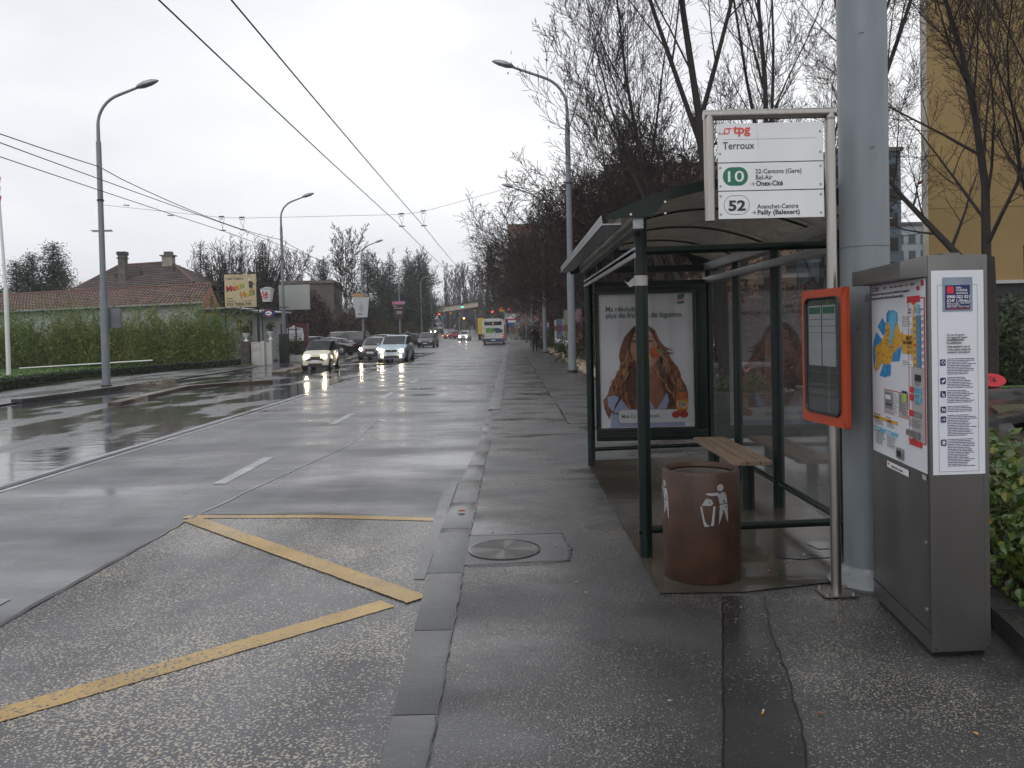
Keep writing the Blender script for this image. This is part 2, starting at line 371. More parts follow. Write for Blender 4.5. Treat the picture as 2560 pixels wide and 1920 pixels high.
# kerb of the sidewalk: granite stones one by one, dropped where the bus doors open
kerb = tag(bpy.data.objects.new('kerb', None), kind='structure'); COL.objects.link(kerb)
KX0 = lambda y: float(np.interp(y, [1, 3.1, 4.7, 6.2, 8.9, 10, 11], [-.50, -.525, -.575, -.61, -.57, -.53, -.5])); KX1 = lambda y: float(np.interp(y, [3, 4.5, 9.5, 17], [-.335, -.355, -.35, -.24]))
def stone(x0, x1, y0, y1, z, name='kerb_stone', m=None, parent=None, hz0=None):
    z0 = hz((y0+y1)/2) if hz0 is None else hz0; y0 += .003; y1 -= .003
    pl = [(x0+KX0(y0), y0), (x1+KX1(y0), y0), (x1+KX1(y1), y1), (x0+KX0(y1), y1)]
    b = MB().hexa([(a, c, z0-.1) for a, c in pl], [(a, c, z0+z) for a, c in pl])
    return b.build(name, m or KERB, parent or kerb, bevel=.004)
random.seed(3); y = 1.2
while y < 118:
    L_ = random.uniform(.95, 1.25) if y < 30 else 3.0
    if 5.48 <= y < 6.28: y0, y1 = y, y+L_
    drop = 11.2 < y < 15.6
    z = S+.004 if not drop else S-.012
    sk = random.uniform(-.004, .004)
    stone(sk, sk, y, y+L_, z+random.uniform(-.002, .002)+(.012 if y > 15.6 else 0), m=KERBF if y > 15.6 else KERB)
    y += L_
vs = []; fs = []
ys = list(range(118, 232, 3))
for i, yy in enumerate(ys):
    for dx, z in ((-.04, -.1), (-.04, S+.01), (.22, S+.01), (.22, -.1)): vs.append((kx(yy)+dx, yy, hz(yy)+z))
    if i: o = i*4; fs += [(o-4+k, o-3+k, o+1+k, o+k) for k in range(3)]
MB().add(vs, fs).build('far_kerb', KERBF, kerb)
tag(stripe(wob([(-.335, 1), (-.35, 4.5), (-.36, 5.4)], .006, .08), .007, S+.012, DARKS, 'kerb_joint', None), kind='structure')
tag(stripe(wob([(-.36, 6.3), (-.36, 9.9)], .008, .08), .008, S+.012, DARKS, 'kerb_joint', None), kind='structure')
sheet('gutter', [(-.70, 5.45), (-.625, 5.45), (-.625, 9.0), (-.76, 9.0)], .009, GUTT)
# ================================================================== bus shelter
def pole_prof(b, x, y, z0, z1, r=.044, n=28):
    """fluted round post"""
    vs = []
    for z in (z0, z1):
        for j in range(n):
            t = 2*math.pi*j/n; rr = r*(1-.1*(j % 7 == 3)-.04*(j % 7 in (2, 4))); vs.append((x+rr*math.cos(t), y+rr*math.sin(t), z))
    b.add(vs, [tuple(reversed(range(n))), tuple(range(n, 2*n))]+[(j, (j+1) % n, (j+1) % n+n, j+n) for j in range(n)])
    return b
sh = thing('bus_shelter', 'dark green bus shelter with smoked arched roof, glass wall and poster case', 'bus shelter', (1.6, 7.5, S))
def W(x, y, z): return (x-1.6, y-7.5, z-S)
class WB(MB):
    """mesh builder in world coordinates for children of the shelter"""
    def __init__(s, off): super().__init__(); s.off = off
    def build(s, *a, **k):
        ox, oy, oz = s.off; s.v = [(x-ox, y-oy, z-oz) for x, y, z in s.v]; return super().build(*a, **k)
SO = (1.6, 7.5, S)
XL, XR = .905, 2.30
YF, YB = 5.6, 9.4
posts = [(XL, YF, 2.42), (XR, YF, 2.42), (XL, YB, 2.40), (XR, YB, 2.40), (XR, 7.02, 2.40), (XR, 8.25, 2.40)]
for i, (x, y, z) in enumerate(posts): pole_prof(WB(SO), x, y, S+.008, z, .044 if i != 4 else .05).build('post', DKGREEN, sh, smooth=50)
for x, y in ((XL, 6.9), (XL, 8.2)): WB(SO).box(x-.025, x+.025, y-.03, y+.03, 2.2, 2.40).build('roof_bracket', DKGREEN, sh)
# rails
def rail(a, b_, r, m=DKGREEN, name='rail'): WB(SO).tube([a, b_], r, 12).build(name, m, sh, smooth=50)
rail((XL-.03, YF, 2.205), (XR+.1, YF, 2.225), .03); rail((XL-.05, YF, .27), (XR+.06, YF, .30), .027)
rail((XL-.02, YB, .27), (XR, YB, .30), .024); rail((XR, YF, .30), (XR, YB, .30), .027)
WB(SO).box(XL-.05, XL+.02, YF-.02, YB+.02, 2.185, 2.215).box(XL-.05, XL-.035, YF-.02, YB+.02, 2.155, 2.23).build('rain_rail', ALU, sh, bevel=.003)
WB(SO).box(XR-.06, XR-.02, YF+.02, YB+.02, 2.17, 2.235).build('rain_rail', ALU, sh, bevel=.003)
# glass wall (three panes) and end pane
for a, b_ in ((YF, 7.02), (7.02, 8.25), (8.25, YB)): WB(SO).quad((XR, a+.05, .33), (XR, b_-.05, .33), (XR, b_-.05, 2.18), (XR, a+.05, 2.18)).build('glass_pane', GLASS, sh)
# vaulted roof
def arch(x):                                   # roof height over x
    t = (x-.66)/(2.42-.66); return 2.385+.215*4*t*(1-t)*1.0
def arcs(y, xs, dz=0): return [(x, y, arch(x)+dz) for x in xs]
XS = [.66+(2.42-.66)*i/20 for i in range(21)]
b = WB(SO); n0 = 0
for k, y in enumerate((5.22, 9.5)):
    b.v += arcs(y, XS)
for i in range(20): b.f.append((i, i+1, i+22, i+21))
b.build('roof_sheet', SMOKE, sh, smooth=60)
for y in (6.25, 7.35, 8.45, 9.3): WB(SO).tube(arcs(y, XS, -.02), .012, 6).build('roof_rib', DKGREEN, sh, smooth=60)
# green fascia on the near end: thin over the arch, deeper at both ends
def fascia(y, name):
    b = WB(SO); top = [(x, arch(x)+.028) for x in XS]
    bot = []
    for x in XS:
        d = .035
        z = arch(x)-d
        if x < 1.0: z = 2.385
        if x > 2.12: z = 2.385
        bot.append((x, min(z, arch(x)-.01)))
    poly_t = [(XS[0]-.04, 2.395)]+top+[(XS[-1]+.04, 2.395)]; poly_b = [(XS[0]-.04, 2.38)]+bot+[(XS[-1]+.04, 2.38)]
    n = len(poly_t); vs = []
    for yy in (y, y+.03):
        vs += [(x, yy, z) for x, z in poly_t]+[(x, yy, z) for x, z in poly_b]
    fs = []
    for i in range(n-1):
        fs += [(i, i+1, n+i+1, n+i), (2*n+i, 3*n+i, 3*n+i+1, 2*n+i+1), (i, 2*n+i, 2*n+i+1, i+1), (n+i, n+i+1, 3*n+i+1, 3*n+i)]
    b.add(vs, fs); return b.build(name, DKGREEN, sh)
fa = fascia(5.19, 'fascia'); fascia(9.5, 'fascia')
for x, z in ((.78, 2.40), (1.0, 2.402), (1.0, 2.475), (2.14, 2.402), (2.3, 2.40)):
    WB(SO).tube([(x, 5.178, z), (x, 5.188, z)], .007, 8).build('screw', WHITE, fa)
# gutters along both eaves: folded aluminium
def gut(xo, xi, name):
    b = WB(SO); y0, y1 = 5.22, 9.52
    for (xa, za), (xb, zb) in (((xo, 2.40), (xo, 2.345)), ((xo, 2.345), (xi, 2.345)), ((xi, 2.345), (xi, 2.395))):
        d = .004
        b.hexa([(xa-d, y0, za-d), (xb+d, y0, zb-d), (xb+d, y1, zb-d), (xa-d, y1, za-d)], [(xa-d, y0, za+d), (xb+d, y0, zb+d), (xb+d, y1, zb+d), (xa-d, y1, za+d)])
    return b.build(name, ALU, sh)
gut(.60, .72, 'gutter'); gut(2.47, 2.37, 'gutter')
WB(SO).box(.80, .87, 5.24, 9.45, 2.315, 2.40).build('roof_beam', ALU, sh, bevel=.004)
WB(SO).box(2.24, 2.32, 5.24, 9.45, 2.315, 2.40).build('roof_beam', ALU, sh, bevel=.004)
WB(SO).box(.70, 2.40, 9.36, 9.44, 2.31, 2.385).build('roof_beam', DKGREEN, sh)
# paper tape round the near post
TAPE = pmat('torn_paper_tape', (.42, .41, .39), .7, var=.1, bump=.3)
b = WB(SO); b.lathe([(.046, 1.965), (.047, 2.035)], (XL, YF, 0), 20)
b.add([(XL-.047, YF-.02, 2.03), (XL-.1, YF-.045, 1.985), (XL-.125, YF-.05, 2.0), (XL-.085, YF-.05, 1.955), (XL-.046, YF-.02, 1.97)], [(0, 1, 2, 3, 4)])
b.build('paper_tape', TAPE, sh)
# poster case across the far end
px0, px1, pz0, pz1 = .965, 2.255, .37, 2.215
fx0, fx1, fz0, fz1 = 1.012, 2.098, .52, 2.065      # visible sheet
case = WB(SO)
case.box(px0, px1, YB-.07, YB-.02, fz1+.03, pz1).box(px0, px1, YB-.07, YB-.02, pz0, fz0-.03).box(px0, fx0-.03, YB-.07, YB-.02, fz0-.03, fz1+.03).box(fx1+.03, px1, YB-.07, YB-.02, fz0-.03, fz1+.03)
case = case.build('poster_case', DKGREEN, sh, bevel=.006)
BLKF = pmat('black_green_frame', (.006, .009, .008), .35)
b = WB(SO)
b.box(fx0-.03, fx1+.03, YB-.085, YB-.07, fz1, fz1+.035).box(fx0-.03, fx1+.03, YB-.085, YB-.07, fz0-.035, fz0).box(fx0-.03, fx0, YB-.085, YB-.07, fz0, fz1).box(fx1, fx1+.03, YB-.085, YB-.07, fz0, fz1)
b.box(px0+.01, px1-.01, YB-.078, YB-.07, pz1-.075, pz1-.06).box(px0+.01, px1-.01, YB-.078, YB-.07, pz0+.05, pz0+.06)
b.build('inner_frame', BLKF, sh, bevel=.002)
WB(SO).box(px0+.01, px1-.01, YB-.02, YB+.03, pz0+.01, pz1-.01).build('case_back', DKGREEN, sh)
# the printed sheet
PY = YB-.055
po = thing('advertising_poster', 'poster of laughing long haired woman biting vegetables behind shelter glass', 'poster', (1.555, PY, fz0))
def P(u, v, d=0): return (fx0+(fx1-fx0)*u-1.555, -.0012*d, (fz1-fz0)*v)
def poly(pts, mat, name, layer, par=po, fn=P): return MB().add([fn(u, v, layer) for u, v in pts], [tuple(range(len(pts)))]).build(name, mat, par)
def blob(u, v, ru, rv, n=20): return [(u+ru*math.cos(2*math.pi*i/n), v+rv*math.sin(2*math.pi*i/n)) for i in range(n)]
def hairmat(name, a, b_, sc=(14, 1, 2.2)):
    m, t, bs, N, L = nodemat(name)
    co = N('ShaderNodeTexCoord'); mp = N('ShaderNodeMapping'); mp.inputs['Scale'].default_value = sc
    L(co.outputs['Object'], mp.inputs[0]); n = N('ShaderNodeTexNoise'); n.inputs['Scale'].default_value = 2.5; n.inputs['Detail'].default_value = 6; n.inputs['Distortion'].default_value = 1.2
    L(mp.outputs[0], n.inputs[0]); r = N('ShaderNodeValToRGB'); r.color_ramp.elements[0].position = .35; r.color_ramp.elements[1].position = .68
    r.color_ramp.elements[0].color = (*a, 1); r.color_ramp.elements[1].color = (*b_, 1); L(n.outputs[0], r.inputs[0]); L(r.outputs[0], bs.inputs['Base Color'])
    bs.inputs['Roughness'].default_value = .5; return m
HAIR = hairmat('printed_auburn_hair', (.05, .016, .008), (.36, .13, .05)); HAIRD = hairmat('printed_dark_hair', (.04, .014, .008), (.15, .05, .02)); HAIRL = hairmat('printed_light_hair', (.26, .10, .04), (.62, .33, .16))
SKIN = hairmat('printed_skin', (.46, .22, .135), (.60, .32, .21), (1.2, 1, 1)); SKIND = hairmat('printed_shaded_skin', (.25, .10, .058), (.36, .16, .095), (1.2, 1, 1))
m, t, bs, N, L = nodemat('printed_striped_shirt'); co = N('ShaderNodeTexCoord'); wv = N('ShaderNodeTexWave'); wv.inputs['Scale'].default_value = 26; wv.inputs['Distortion'].default_value = 2.5
L(co.outputs['Object'], wv.inputs[0]); r = N('ShaderNodeValToRGB'); r.color_ramp.elements[0].color = (.17, .22, .42, 1); r.color_ramp.elements[1].color = (.42, .46, .6, 1); L(wv.outputs[0], r.inputs[0]); L(r.outputs[0], bs.inputs['Base Color']); SHIRT = m
PGREY = pmat('poster_grey_ground', (.70, .71, .75), .5, var=.10, scale=1.2)
def fl(name, c, r=.5, var=.12): return pmat(name, c, r, var=var, scale=14)
poly([(0, 0), (1, 0), (1, 1), (0, 1)], PGREY, 'sheet', 0)
shirt = [(.10, .003), (.90, .003), (.89, .06), (.85, .14), (.78, .22), (.66, .27), (.50, .30), (.35, .30), (.20, .26), (.13, .245), (.11, .15), (.12, .07)]
poly(shirt, SHIRT, 'shirt', 1)
hair = [(0.371,.759),(.433,.769),(.523,.767),(.599,.723),(.641,.649),(.684,.610),(.73,.59),(.794,.571),(.735,.577),(.715,.567),(.799,.549),(.737,.543),(.768,.5),(.833,.444),(.86,.397),(.864,.366),(.917,.302),(.937,.247),(.935,.19),(.90,.15),(.80,.128),(.717,.128),(.60,.137),(.379,.137),(.29,.14),(.247,.18),(.204,.227),(.138,.237),(.097,.214),(.082,.176),(.11,.129),(.187,.104),(.109,.102),(.09,.12),(.095,.063),(.06,.11),(.044,.146),(.03,.208),(.083,.253),(.102,.307),(.156,.367),(.204,.428),(.223,.482),(.209,.528),(.213,.57),(.23,.612),(.25,.65),(.272,.681),(.331,.729)]
poly(hair, HAIR, 'hair', 2)
poly([(.40, .33), (.44, .48), (.599, .488), (.617, .403), (.625, .325), (.70, .253), (.582, .14), (.50, .20), (.42, .25)], SKIND, 'neck', 3)
poly([(.325, .687), (.35, .72), (.42, .745), (.50, .742), (.564, .70), (.60, .645), (.622, .59), (.632, .534), (.60, .485), (.56, .455), (.496, .442), (.418, .465), (.354, .525), (.319, .60)], SKIN, 'face', 4)
for a in ([(.33, .73), (.39, .757), (.44, .752), (.37, .70), (.335, .62), (.325, .55), (.36, .47), (.43, .38), (.40, .27), (.36, .16), (.30, .17), (.28, .30), (.28, .45), (.29, .6)], [(.50, .762), (.56, .735), (.63, .64), (.645, .56), (.66, .48), (.72, .38), (.76, .27), (.78, .15), (.72, .14), (.69, .22), (.655, .34), (.625, .44), (.632, .54), (.605, .64), (.56, .71)]):
    poly(a, HAIRD, 'hair_shadow', 5)
rr = random.Random(5)
def lock(pts, w_, mat, lay):
    o = []; q = []
    for i, (u, v) in enumerate(pts):
        k = w_*math.sin(math.pi*(i+.25)/(len(pts)-.5)); o.append((u-k, v)); q.append((u+k, v))
    poly(o+q[::-1], mat, 'hair_lock', lay)
for u0, s_ in ((.31, -1), (.27, -1), (.35, -1), (.24, -1), (.38, -1), (.60, 1), (.64, 1), (.68, 1), (.57, 1), (.72, 1), (.76, 1)):
    for rep in range(2):
        v0 = rr.uniform(.45, .7) if abs(u0-.48) < .2 else rr.uniform(.3, .5); v0 = min(v0, .70-abs(u0-.48)*.9+.05); L0 = rr.uniform(.14, .24)
        pts = [(u0+s_*(i/7)**1.4*.13+.014*math.sin(i*1.1+rr.random()*6), v0-L0*i/7) for i in range(8)]
        lock(pts, rr.uniform(.006, .013), rr.choice([HAIRL, HAIRL, HAIRD]), 6)
for k in range(7): lock([(.66+.02*i, .59-.012*k+.006*(i-2)*((k % 3)-1)) for i in range(8)], .004, HAIRL, 6)
EYE = fl('printed_dark_eye', (.03, .018, .014)); LIPS = fl('printed_lips', (.32, .07, .05)); poly([(.07, .235), (.15, .245), (.215, .222), (.30, .14), (.215, .13), (.19, .06), (.19, .003), (.10, .003), (.115, .07), (.10, .15)], SHIRT, 'shirt_sleeve', 6)
poly([(.03, .21), (.06, .20), (.10, .15), (.15, .115), (.20, .112), (.19, .102), (.14, .104), (.11, .12), (.10, .07), (.085, .12), (.05, .16)], HAIR, 'loose_curl', 7)
poly([(.49, .275), (.53, .20), (.575, .137), (.46, .137), (.42, .24)], SHIRT, 'collar', 6); poly([(.705, .26), (.66, .20), (.60, .137), (.70, .137), (.73, .20)], SHIRT, 'collar', 6)
TEETH = fl('printed_teeth', (.62, .6, .57))
for u in (.378, .534):
    poly([(u-.04, .645), (u-.015, .653), (u+.015, .653), (u+.04, .643), (u, .638)], EYE, 'eye', 6)
    poly([(u-.05, .672), (u, .684), (u+.05, .672), (u, .678)], HAIRD, 'eyebrow', 6)
poly([(.45, .625), (.465, .595), (.44, .585), (.47, .578), (.495, .586), (.475, .60), (.468, .63)], SKIND, 'nose', 6)
poly([(.41, .572), (.45, .588), (.52, .588), (.565, .572), (.53, .535), (.45, .53)], LIPS, 'lips', 6); poly([(.43, .573), (.47, .582), (.52, .58), (.545, .57), (.49, .562)], TEETH, 'teeth', 7)
poly([(.497, .552), (.54, .56), (.558, .545), (.535, .513), (.50, .475), (.492, .52)], fl('printed_lemon', (.62, .45, .03)), 'lemon', 8)
poly([(.54, .585), (.58, .60), (.62, .59), (.641, .56), (.63, .53), (.59, .518), (.55, .525), (.535, .551)], fl('printed_pepper', (.5, .10, .02), var=.4), 'pepper', 8)
poly([(.61, .575), (.66, .585), (.69, .567), (.65, .562), (.62, .558)], fl('printed_leaf_green', (.16, .26, .05)), 'pepper_stalk', 9)
PBAN = fl('printed_white_band', (.58, .6, .61), var=.03); poly([(.215, .134), (1, .13), (1, .035), (.215, .037), (.195, .05), (.195, .12)], PBAN, 'caption_band', 10)
TXG = fl('printed_dark_green', (.03, .085, .06)); LG = fl('printed_logo_green', (.03, .10, .035)); RED = fl('printed_red', (.45, .03, .03)); WH = fl('printed_white', (.62, .62, .62), var=.03)
def ptext(s, u, v, hgt, mat, lay=11, xs=.86, bold=0, par=po, shear=0, align='LEFT', fit=None):
    o = P(u, v, lay); return text(s, hgt, mat, par, plane_M(o, (1, 0, 0), (0, 0, 1)), xs=xs, bold=bold, shear=shear, align=align, depth=.0003, fit=fit)
ptext('Ma résolution:', .076, .872, .066, TXG, bold=.008, fit=(.43, .062)); ptext('plus de fruits et de légumes.', .076, .824, .066, TXG, bold=.008, fit=(.884, .082))
ptext('Mais il y a plus simple.', .225, .074, .047, TXG, bold=.008, fit=(.443, .058))
poly([(.842, .991), (.913, .992), (.906, .92), (.833, .919)], LG, 'logo_ground', 11); poly([(.826, .955), (.87, .953), (.922, .965), (.922, .944), (.87, .935), (.826, .936)], WH, 'logo_band', 12)
ptext('Knorr', .834, .943, .021, RED, 13, bold=.03, shear=.2, fit=(.082, .022))
poly([(.807, .239), (.834, .266), (.916, .266), (.931, .24), (.930, .154), (.914, .108), (.812, .108), (.803, .157)], fl('printed_jar_orange', (.42, .10, .02), var=.35), 'jar', 12)
poly([(.833, .273), (.918, .273), (.918, .262), (.833, .262)], LG, 'jar_lid', 13); poly([(.805, .2), (.932, .205), (.928, .131), (.805, .126)], fl('printed_jar_label', (.55, .28, .03), var=.4), 'jar_label', 13)
ptext('Vie', .826, .150, .045, WH, 14, bold=.07, shear=.3, fit=(.085, .065)); ptext('Vie', .831, .153, .042, TXG, 15, shear=.3, bold=.02, fit=(.075, .055))
for u in (.80, .885): poly(blob(u, .092, .045, .026), fl('printed_tomato', (.35, .03, .015), var=.4), 'tomato', 13)
# cover glass of the case
WB(SO).quad((fx0-.01, YB-.078, fz0-.01), (fx1+.01, YB-.078, fz0-.01), (fx1+.01, YB-.078, fz1+.01), (fx0-.01, YB-.078, fz1+.01)).build('case_glass', glass_mat('case_glass', (.95, .95, .95), .6), sh)

# ================================================================== bench
be = thing('bench', 'weathered wooden slat bench on dark green legs inside the bus shelter', 'bench', (2.02, 7.62, S))
BO = (2.02, 7.62, S)
yn, yf = 6.78, 8.36
for k in range(3):
    x0 = 1.852+.111*k; x1 = x0+.103
    c = .03
    pl = [(x0, yn+(c if k == 0 else 0)), (x0+(c if k == 0 else 0), yn), (x1-(c if k == 2 else 0), yn), (x1, yn+(c if k == 2 else 0)), (x1, yf-(c if k == 2 else 0)), (x1-(c if k == 2 else 0), yf), (x0+(c if k == 0 else 0), yf), (x0, yf-(c if k == 0 else 0))]
    b = WB(BO); b.prism(pl, lambda u, v, d: (u, v, d), S+.415, S+.45); b.build('slat', WOODS, be, bevel=.006)
for y in (6.98, 8.15):
    b = WB(BO); pole_prof(b, 2.02, y, S+.008, S+.40, .052); b.box(1.88, 2.16, y-.03, y+.03, S+.395, S+.414); b.build('leg', DKGREEN, be, smooth=50)

# ================================================================== litter bin
BX, BY = 1.19, 5.165
bi = thing('litter_bin', 'round rust brown litter bin with white stencilled tidy man beside shelter', 'bin', (BX, BY, S+.008))
MB().lathe([(.235, 0), (.243, .012), (.243, .675), (.238, .688), (.215, .688), (.21, .66)], n=48, caps=False).build('drum', CORTEN, bi, smooth=40)
MB().lathe([(.212, .645), (.208, .652), (.172, .648), (.166, .60), (.16, .30), (.005, .30)], n=40, caps=False).build('liner', pmat('liner_grey', (.10, .09, .08), .5, .3), bi, smooth=40)
STEN = wet('worn_white_stencil', (.30, .30, .31), (.42, .42, .43), speck=(.07, .035, .02), speck_thr=.60, speck_scale=60, wr=(.4, .6))
def onbin(u, v, d=0, a0=0):
    a = a0+u/.243; return ((.2438+d)*math.sin(a), -(.2438+d)*math.cos(a), v)
def tidy(a0, nm):
    b = MB()
    def pp(pts):
        if len(pts) > 4: pass
        b.add([onbin(u, v, 0.0007, a0) for u, v in pts], [tuple(range(len(pts)))])
    hd = blob(.052, .60, .022, .022, 14); pp(hd)
    for q in ([(.022, .565), (.085, .573), (.096, .54), (.102, .50), (.045, .502), (.040, .535)],          # torso
              [(-.045, .562), (-.03, .569), (.035, .572), (.04, .552), (-.01, .552)],                          # arm
              [(.048, .496), (.102, .496), (.104, .44), (.104, .38), (.094, .40), (.078, .45)],              # leg right
              [(.046, .496), (.078, .496), (.066, .44), (.038, .37), (.042, .43)],                             # leg left
              [(-.075, .488), (.018, .488), (.006, .37), (-.052, .362)],                                     # basket
              [(-.062, .50), (-.045, .53), (-.03, .538), (-.005, .528), (.006, .505), (-.01, .492), (-.06, .492)]):
        pp(q)
    b.build(nm, STEN, bi)
tidy(.06, 'stencil'); tidy(-1.6, 'stencil')

# ================================================================== bus stop sign
sg = thing('bus_stop_sign', 'white bus stop sign Terroux on a tall stainless steel frame', 'sign', (1.885, 4.75, S))
GO = (1.885, 4.75, S)
zt = 2.905; xl = 1.178
b = WB(GO); b.cyl(1.885, 4.75, S+.012, zt-.03, .03, 24); b.tube([(1.885, 4.75, zt-.045), (1.885, 4.75, zt), ], .03, 24)
b.build('post', STEEL, sg, smooth=40)
# mitred header and short left tube: squarish tube look
b = WB(GO); b.tube([(xl-.028, 4.75, zt), (1.885+.028, 4.75, zt)], .03, 24); b.build('header_tube', STEEL, sg, smooth=40)
b = WB(GO); b.tube([(xl, 4.75, zt), (xl, 4.75, 2.29)], .03, 24); b.build('short_tube', STEEL, sg, smooth=40)
WB(GO).box(1.885-.1, 1.885+.1, 4.75-.09, 4.75+.09, S+.006, S+.016).build('foot_plate', STEEL, sg, bevel=.002)
for dx in (-.075, .075):
    for dy in (-.065, .065): WB(GO).cyl(1.885+dx, 4.75+dy, S+.016, S+.03, .012, 6).build('bolt', STEEL, sg)
DKB = fl('print_black_blue', (.014, .014, .028), var=.02); TPG = fl('print_coral_red', (.62, .075, .06), var=.02); GRN = fl('print_line_green', (.012, .15, .085), var=.03)
plate_x0, plate_x1 = 1.226, 1.842
zs = [(2.628, 2.852), (2.464, 2.622), (2.30, 2.458)]
YPL = 4.742
pls = []
for z0, z1 in zs:
    p = WB(GO).box(plate_x0, plate_x1, YPL-.0015, YPL+.0015, z0, z1).build('plate', WHITE, sg); pls.append(p)
def ST(s, x, z, hgt, mat, par, xs=.9, bold=0, **k): return text(s, hgt, mat, par, plane_M((x-1.885, YPL-.003-4.75, z-S), (1, 0, 0), (0, 0, 1)), xs=xs, bold=bold, depth=.0004, **k)
def sp(pts, mat, name, par, d=.0022): return WB(GO).add([(x, YPL-d, z) for x, z in pts], [tuple(range(len(pts)))]).build(name, mat, par)
ST('tpg', 1.318, 2.794, .062, TPG, pls[0], bold=.03, fit=(.100, .062))
# ring logo with two bars
b = WB(GO)
def ring2(cx, cz, ra, rb, n=28):
    o = len(b.v); b.v += [(cx+r_*math.cos(2*math.pi*i/n), YPL-.0022, cz+r_*math.sin(2*math.pi*i/n)) for r_ in (ra, rb) for i in range(n)]
    b.f += [(o+i, o+(i+1) % n, o+n+(i+1) % n, o+n+i) for i in range(n)]
ring2(1.281, 2.808, .0185, .0115)
b.add([(1.281, YPL-.0023, 2.8265), (1.312, YPL-.0023, 2.8265), (1.312, YPL-.0023, 2.8195), (1.281, YPL-.0023, 2.8195)], [(0, 1, 2, 3)]); b.add([(1.252, YPL-.0023, 2.7965), (1.281, YPL-.0023, 2.7965), (1.281, YPL-.0023, 2.7895), (1.248, YPL-.0023, 2.7895)], [(0, 1, 2, 3)])
b.build('logo', TPG, pls[0])
sp([(1.256, 2.760), (1.800, 2.760), (1.800, 2.7585), (1.256, 2.7585)], DKB, 'rule', pls[0])
ST('Terroux', 1.256, 2.704, .062, DKB, pls[0], bold=.006, fit=(.184, .042))
def pill(cx, cz, w_, h_, n=12):
    r_ = h_/2; k = w_/2-r_*.9; pts = []
    for i in range(n+1): t = -math.pi/2+math.pi*i/n; pts.append((cx+k+r_*.9*math.cos(t), cz+r_*math.sin(t)))
    for i in range(n+1): t = math.pi/2+math.pi*i/n; pts.append((cx-k+r_*.9*math.cos(t), cz+r_*math.sin(t)))
    return pts
sp(pill(1.327, 2.545, .147, .108), GRN, 'line_badge', pls[1])
text('10', .076, WHITE, pls[1], plane_M((1.330-1.885, YPL-.0040-4.75, 2.5145-S), (1, 0, 0), (0, 0, 1)), align='CENTER', bold=.008, depth=.0002, fit=(.094, .064))
ST('22-Cantons (Gare)', 1.444, 2.560, .0325, DKB, pls[1], bold=.006, fit=(.268, .034)); ST('Bel-Air', 1.446, 2.524, .0325, DKB, pls[1], bold=.006, fit=(.097, .027)); ST('Onex-Cité', 1.447, 2.488, .034, DKB, pls[1], bold=.022, fit=(.156, .031))
def arrow(x, z, mat, par):
    b = WB(GO); y = YPL-.0024
    b.add([(x, y, z-.0017), (x+.022, y, z-.0017), (x+.022, y, z+.0017), (x, y, z+.0017)], [(0, 1, 2, 3)])
    for s_ in (1, -1): b.add([(x+.012, y, z+s_*.0115), (x+.016, y, z+s_*.0115), (x+.026, y, z), (x+.0215, y, z)], [(0, 1, 2, 3)])
    b.build('arrow', mat, par)
arrow(1.413, 2.4995, GRN, pls[1]); arrow(1.418, 2.3325, DKB, pls[2])
o_ = pill(1.332, 2.379, .150, .112); i_ = pill(1.332, 2.379, .145, .1065); b = WB(GO); n = len(o_)
b.v += [(x, YPL-.0022, z) for x, z in o_+i_]; b.f += [(i, (i+1) % n, n+(i+1) % n, n+i) for i in range(n)]; b.build('line_badge', DKB, pls[2])
text('52', .078, DKB, pls[2], plane_M((1.334-1.885, YPL-.0040-4.75, 2.348-S), (1, 0, 0), (0, 0, 1)), align='CENTER', bold=.03, depth=.0002, fit=(.100, .062))
ST('Avanchet-Centre', 1.451, 2.355, .0325, DKB, pls[2], bold=.006, fit=(.240, .027)); ST('Pailly (Balexert)', 1.453, 2.321, .034, DKB, pls[2], bold=.022, fit=(.246, .036))
for pi_, (z0, z1) in enumerate(zs):
    for x in (plate_x0+.014, plate_x1-.018):
        for z in (z0+.026 if pi_ else z0+.05, z1-.026 if pi_ else z1-.055):
            WB(GO).tube([(x, YPL-.001, z), (x, YPL-.005, z)], [.0075, .0055], 10).build('screw', ALU, pls[pi_])
sp([(1.456, 2.85), (1.459, 2.80), (1.462, 2.74), (1.465, 2.70), (1.4665, 2.70), (1.461, 2.79)], fl('scratch_grey', (.3, .31, .32)), 'scratch', pls[0], .0019)
for k in range(9): WB(GO).tube([(1.34+.055*k+random.uniform(-.01, .01), YPL, 2.3), (1.34+.055*k, YPL, 2.2945)], [.0022, .001], 5).build('rain_drop', glass_mat('water_drop', (.95, .95, .95), 3) if 'water_drop' not in MATS else MATS['water_drop'], pls[2])

# ================================================================== orange timetable case
a_ = Vector((1.82, 5.07, 0)); c_ = Vector((1.874, 4.53, 0)); tl = (c_-a_).length; ux = (c_-a_).normalized(); nn = Vector((-1, -.09, 0)).normalized(); nn = Vector((ux.y, -ux.x, 0)).normalized()
tt = thing('timetable_case', 'orange timetable case with black rimmed window clamped to the sign post', 'timetable', (1.87, 4.79, 1.08))
ORG = pmat('orange_paint', (.42, .048, .008), .38, var=.08, scale=5)
def T(u, v, d=0):                          # u along the face, v up, d outwards (towards the road)
    q = a_+ux*u+nn*d; return (q.x-1.87, q.y-4.79, v)
def tb(u0, u1, v0, v1, d0, d1, name, mat, bevel=0):
    return MB().add([T(u0, v0, d0), T(u1, v0, d0), T(u1, v0, d1), T(u0, v0, d1), T(u0, v1, d0), T(u1, v1, d0), T(u1, v1, d1), T(u0, v1, d1)], [(3,2,1,0),(4,5,6,7),(0,1,5,4),(1,2,6,5),(2,3,7,6),(3,0,4,7)]).build(name, mat, tt, bevel=bevel)
H = .80
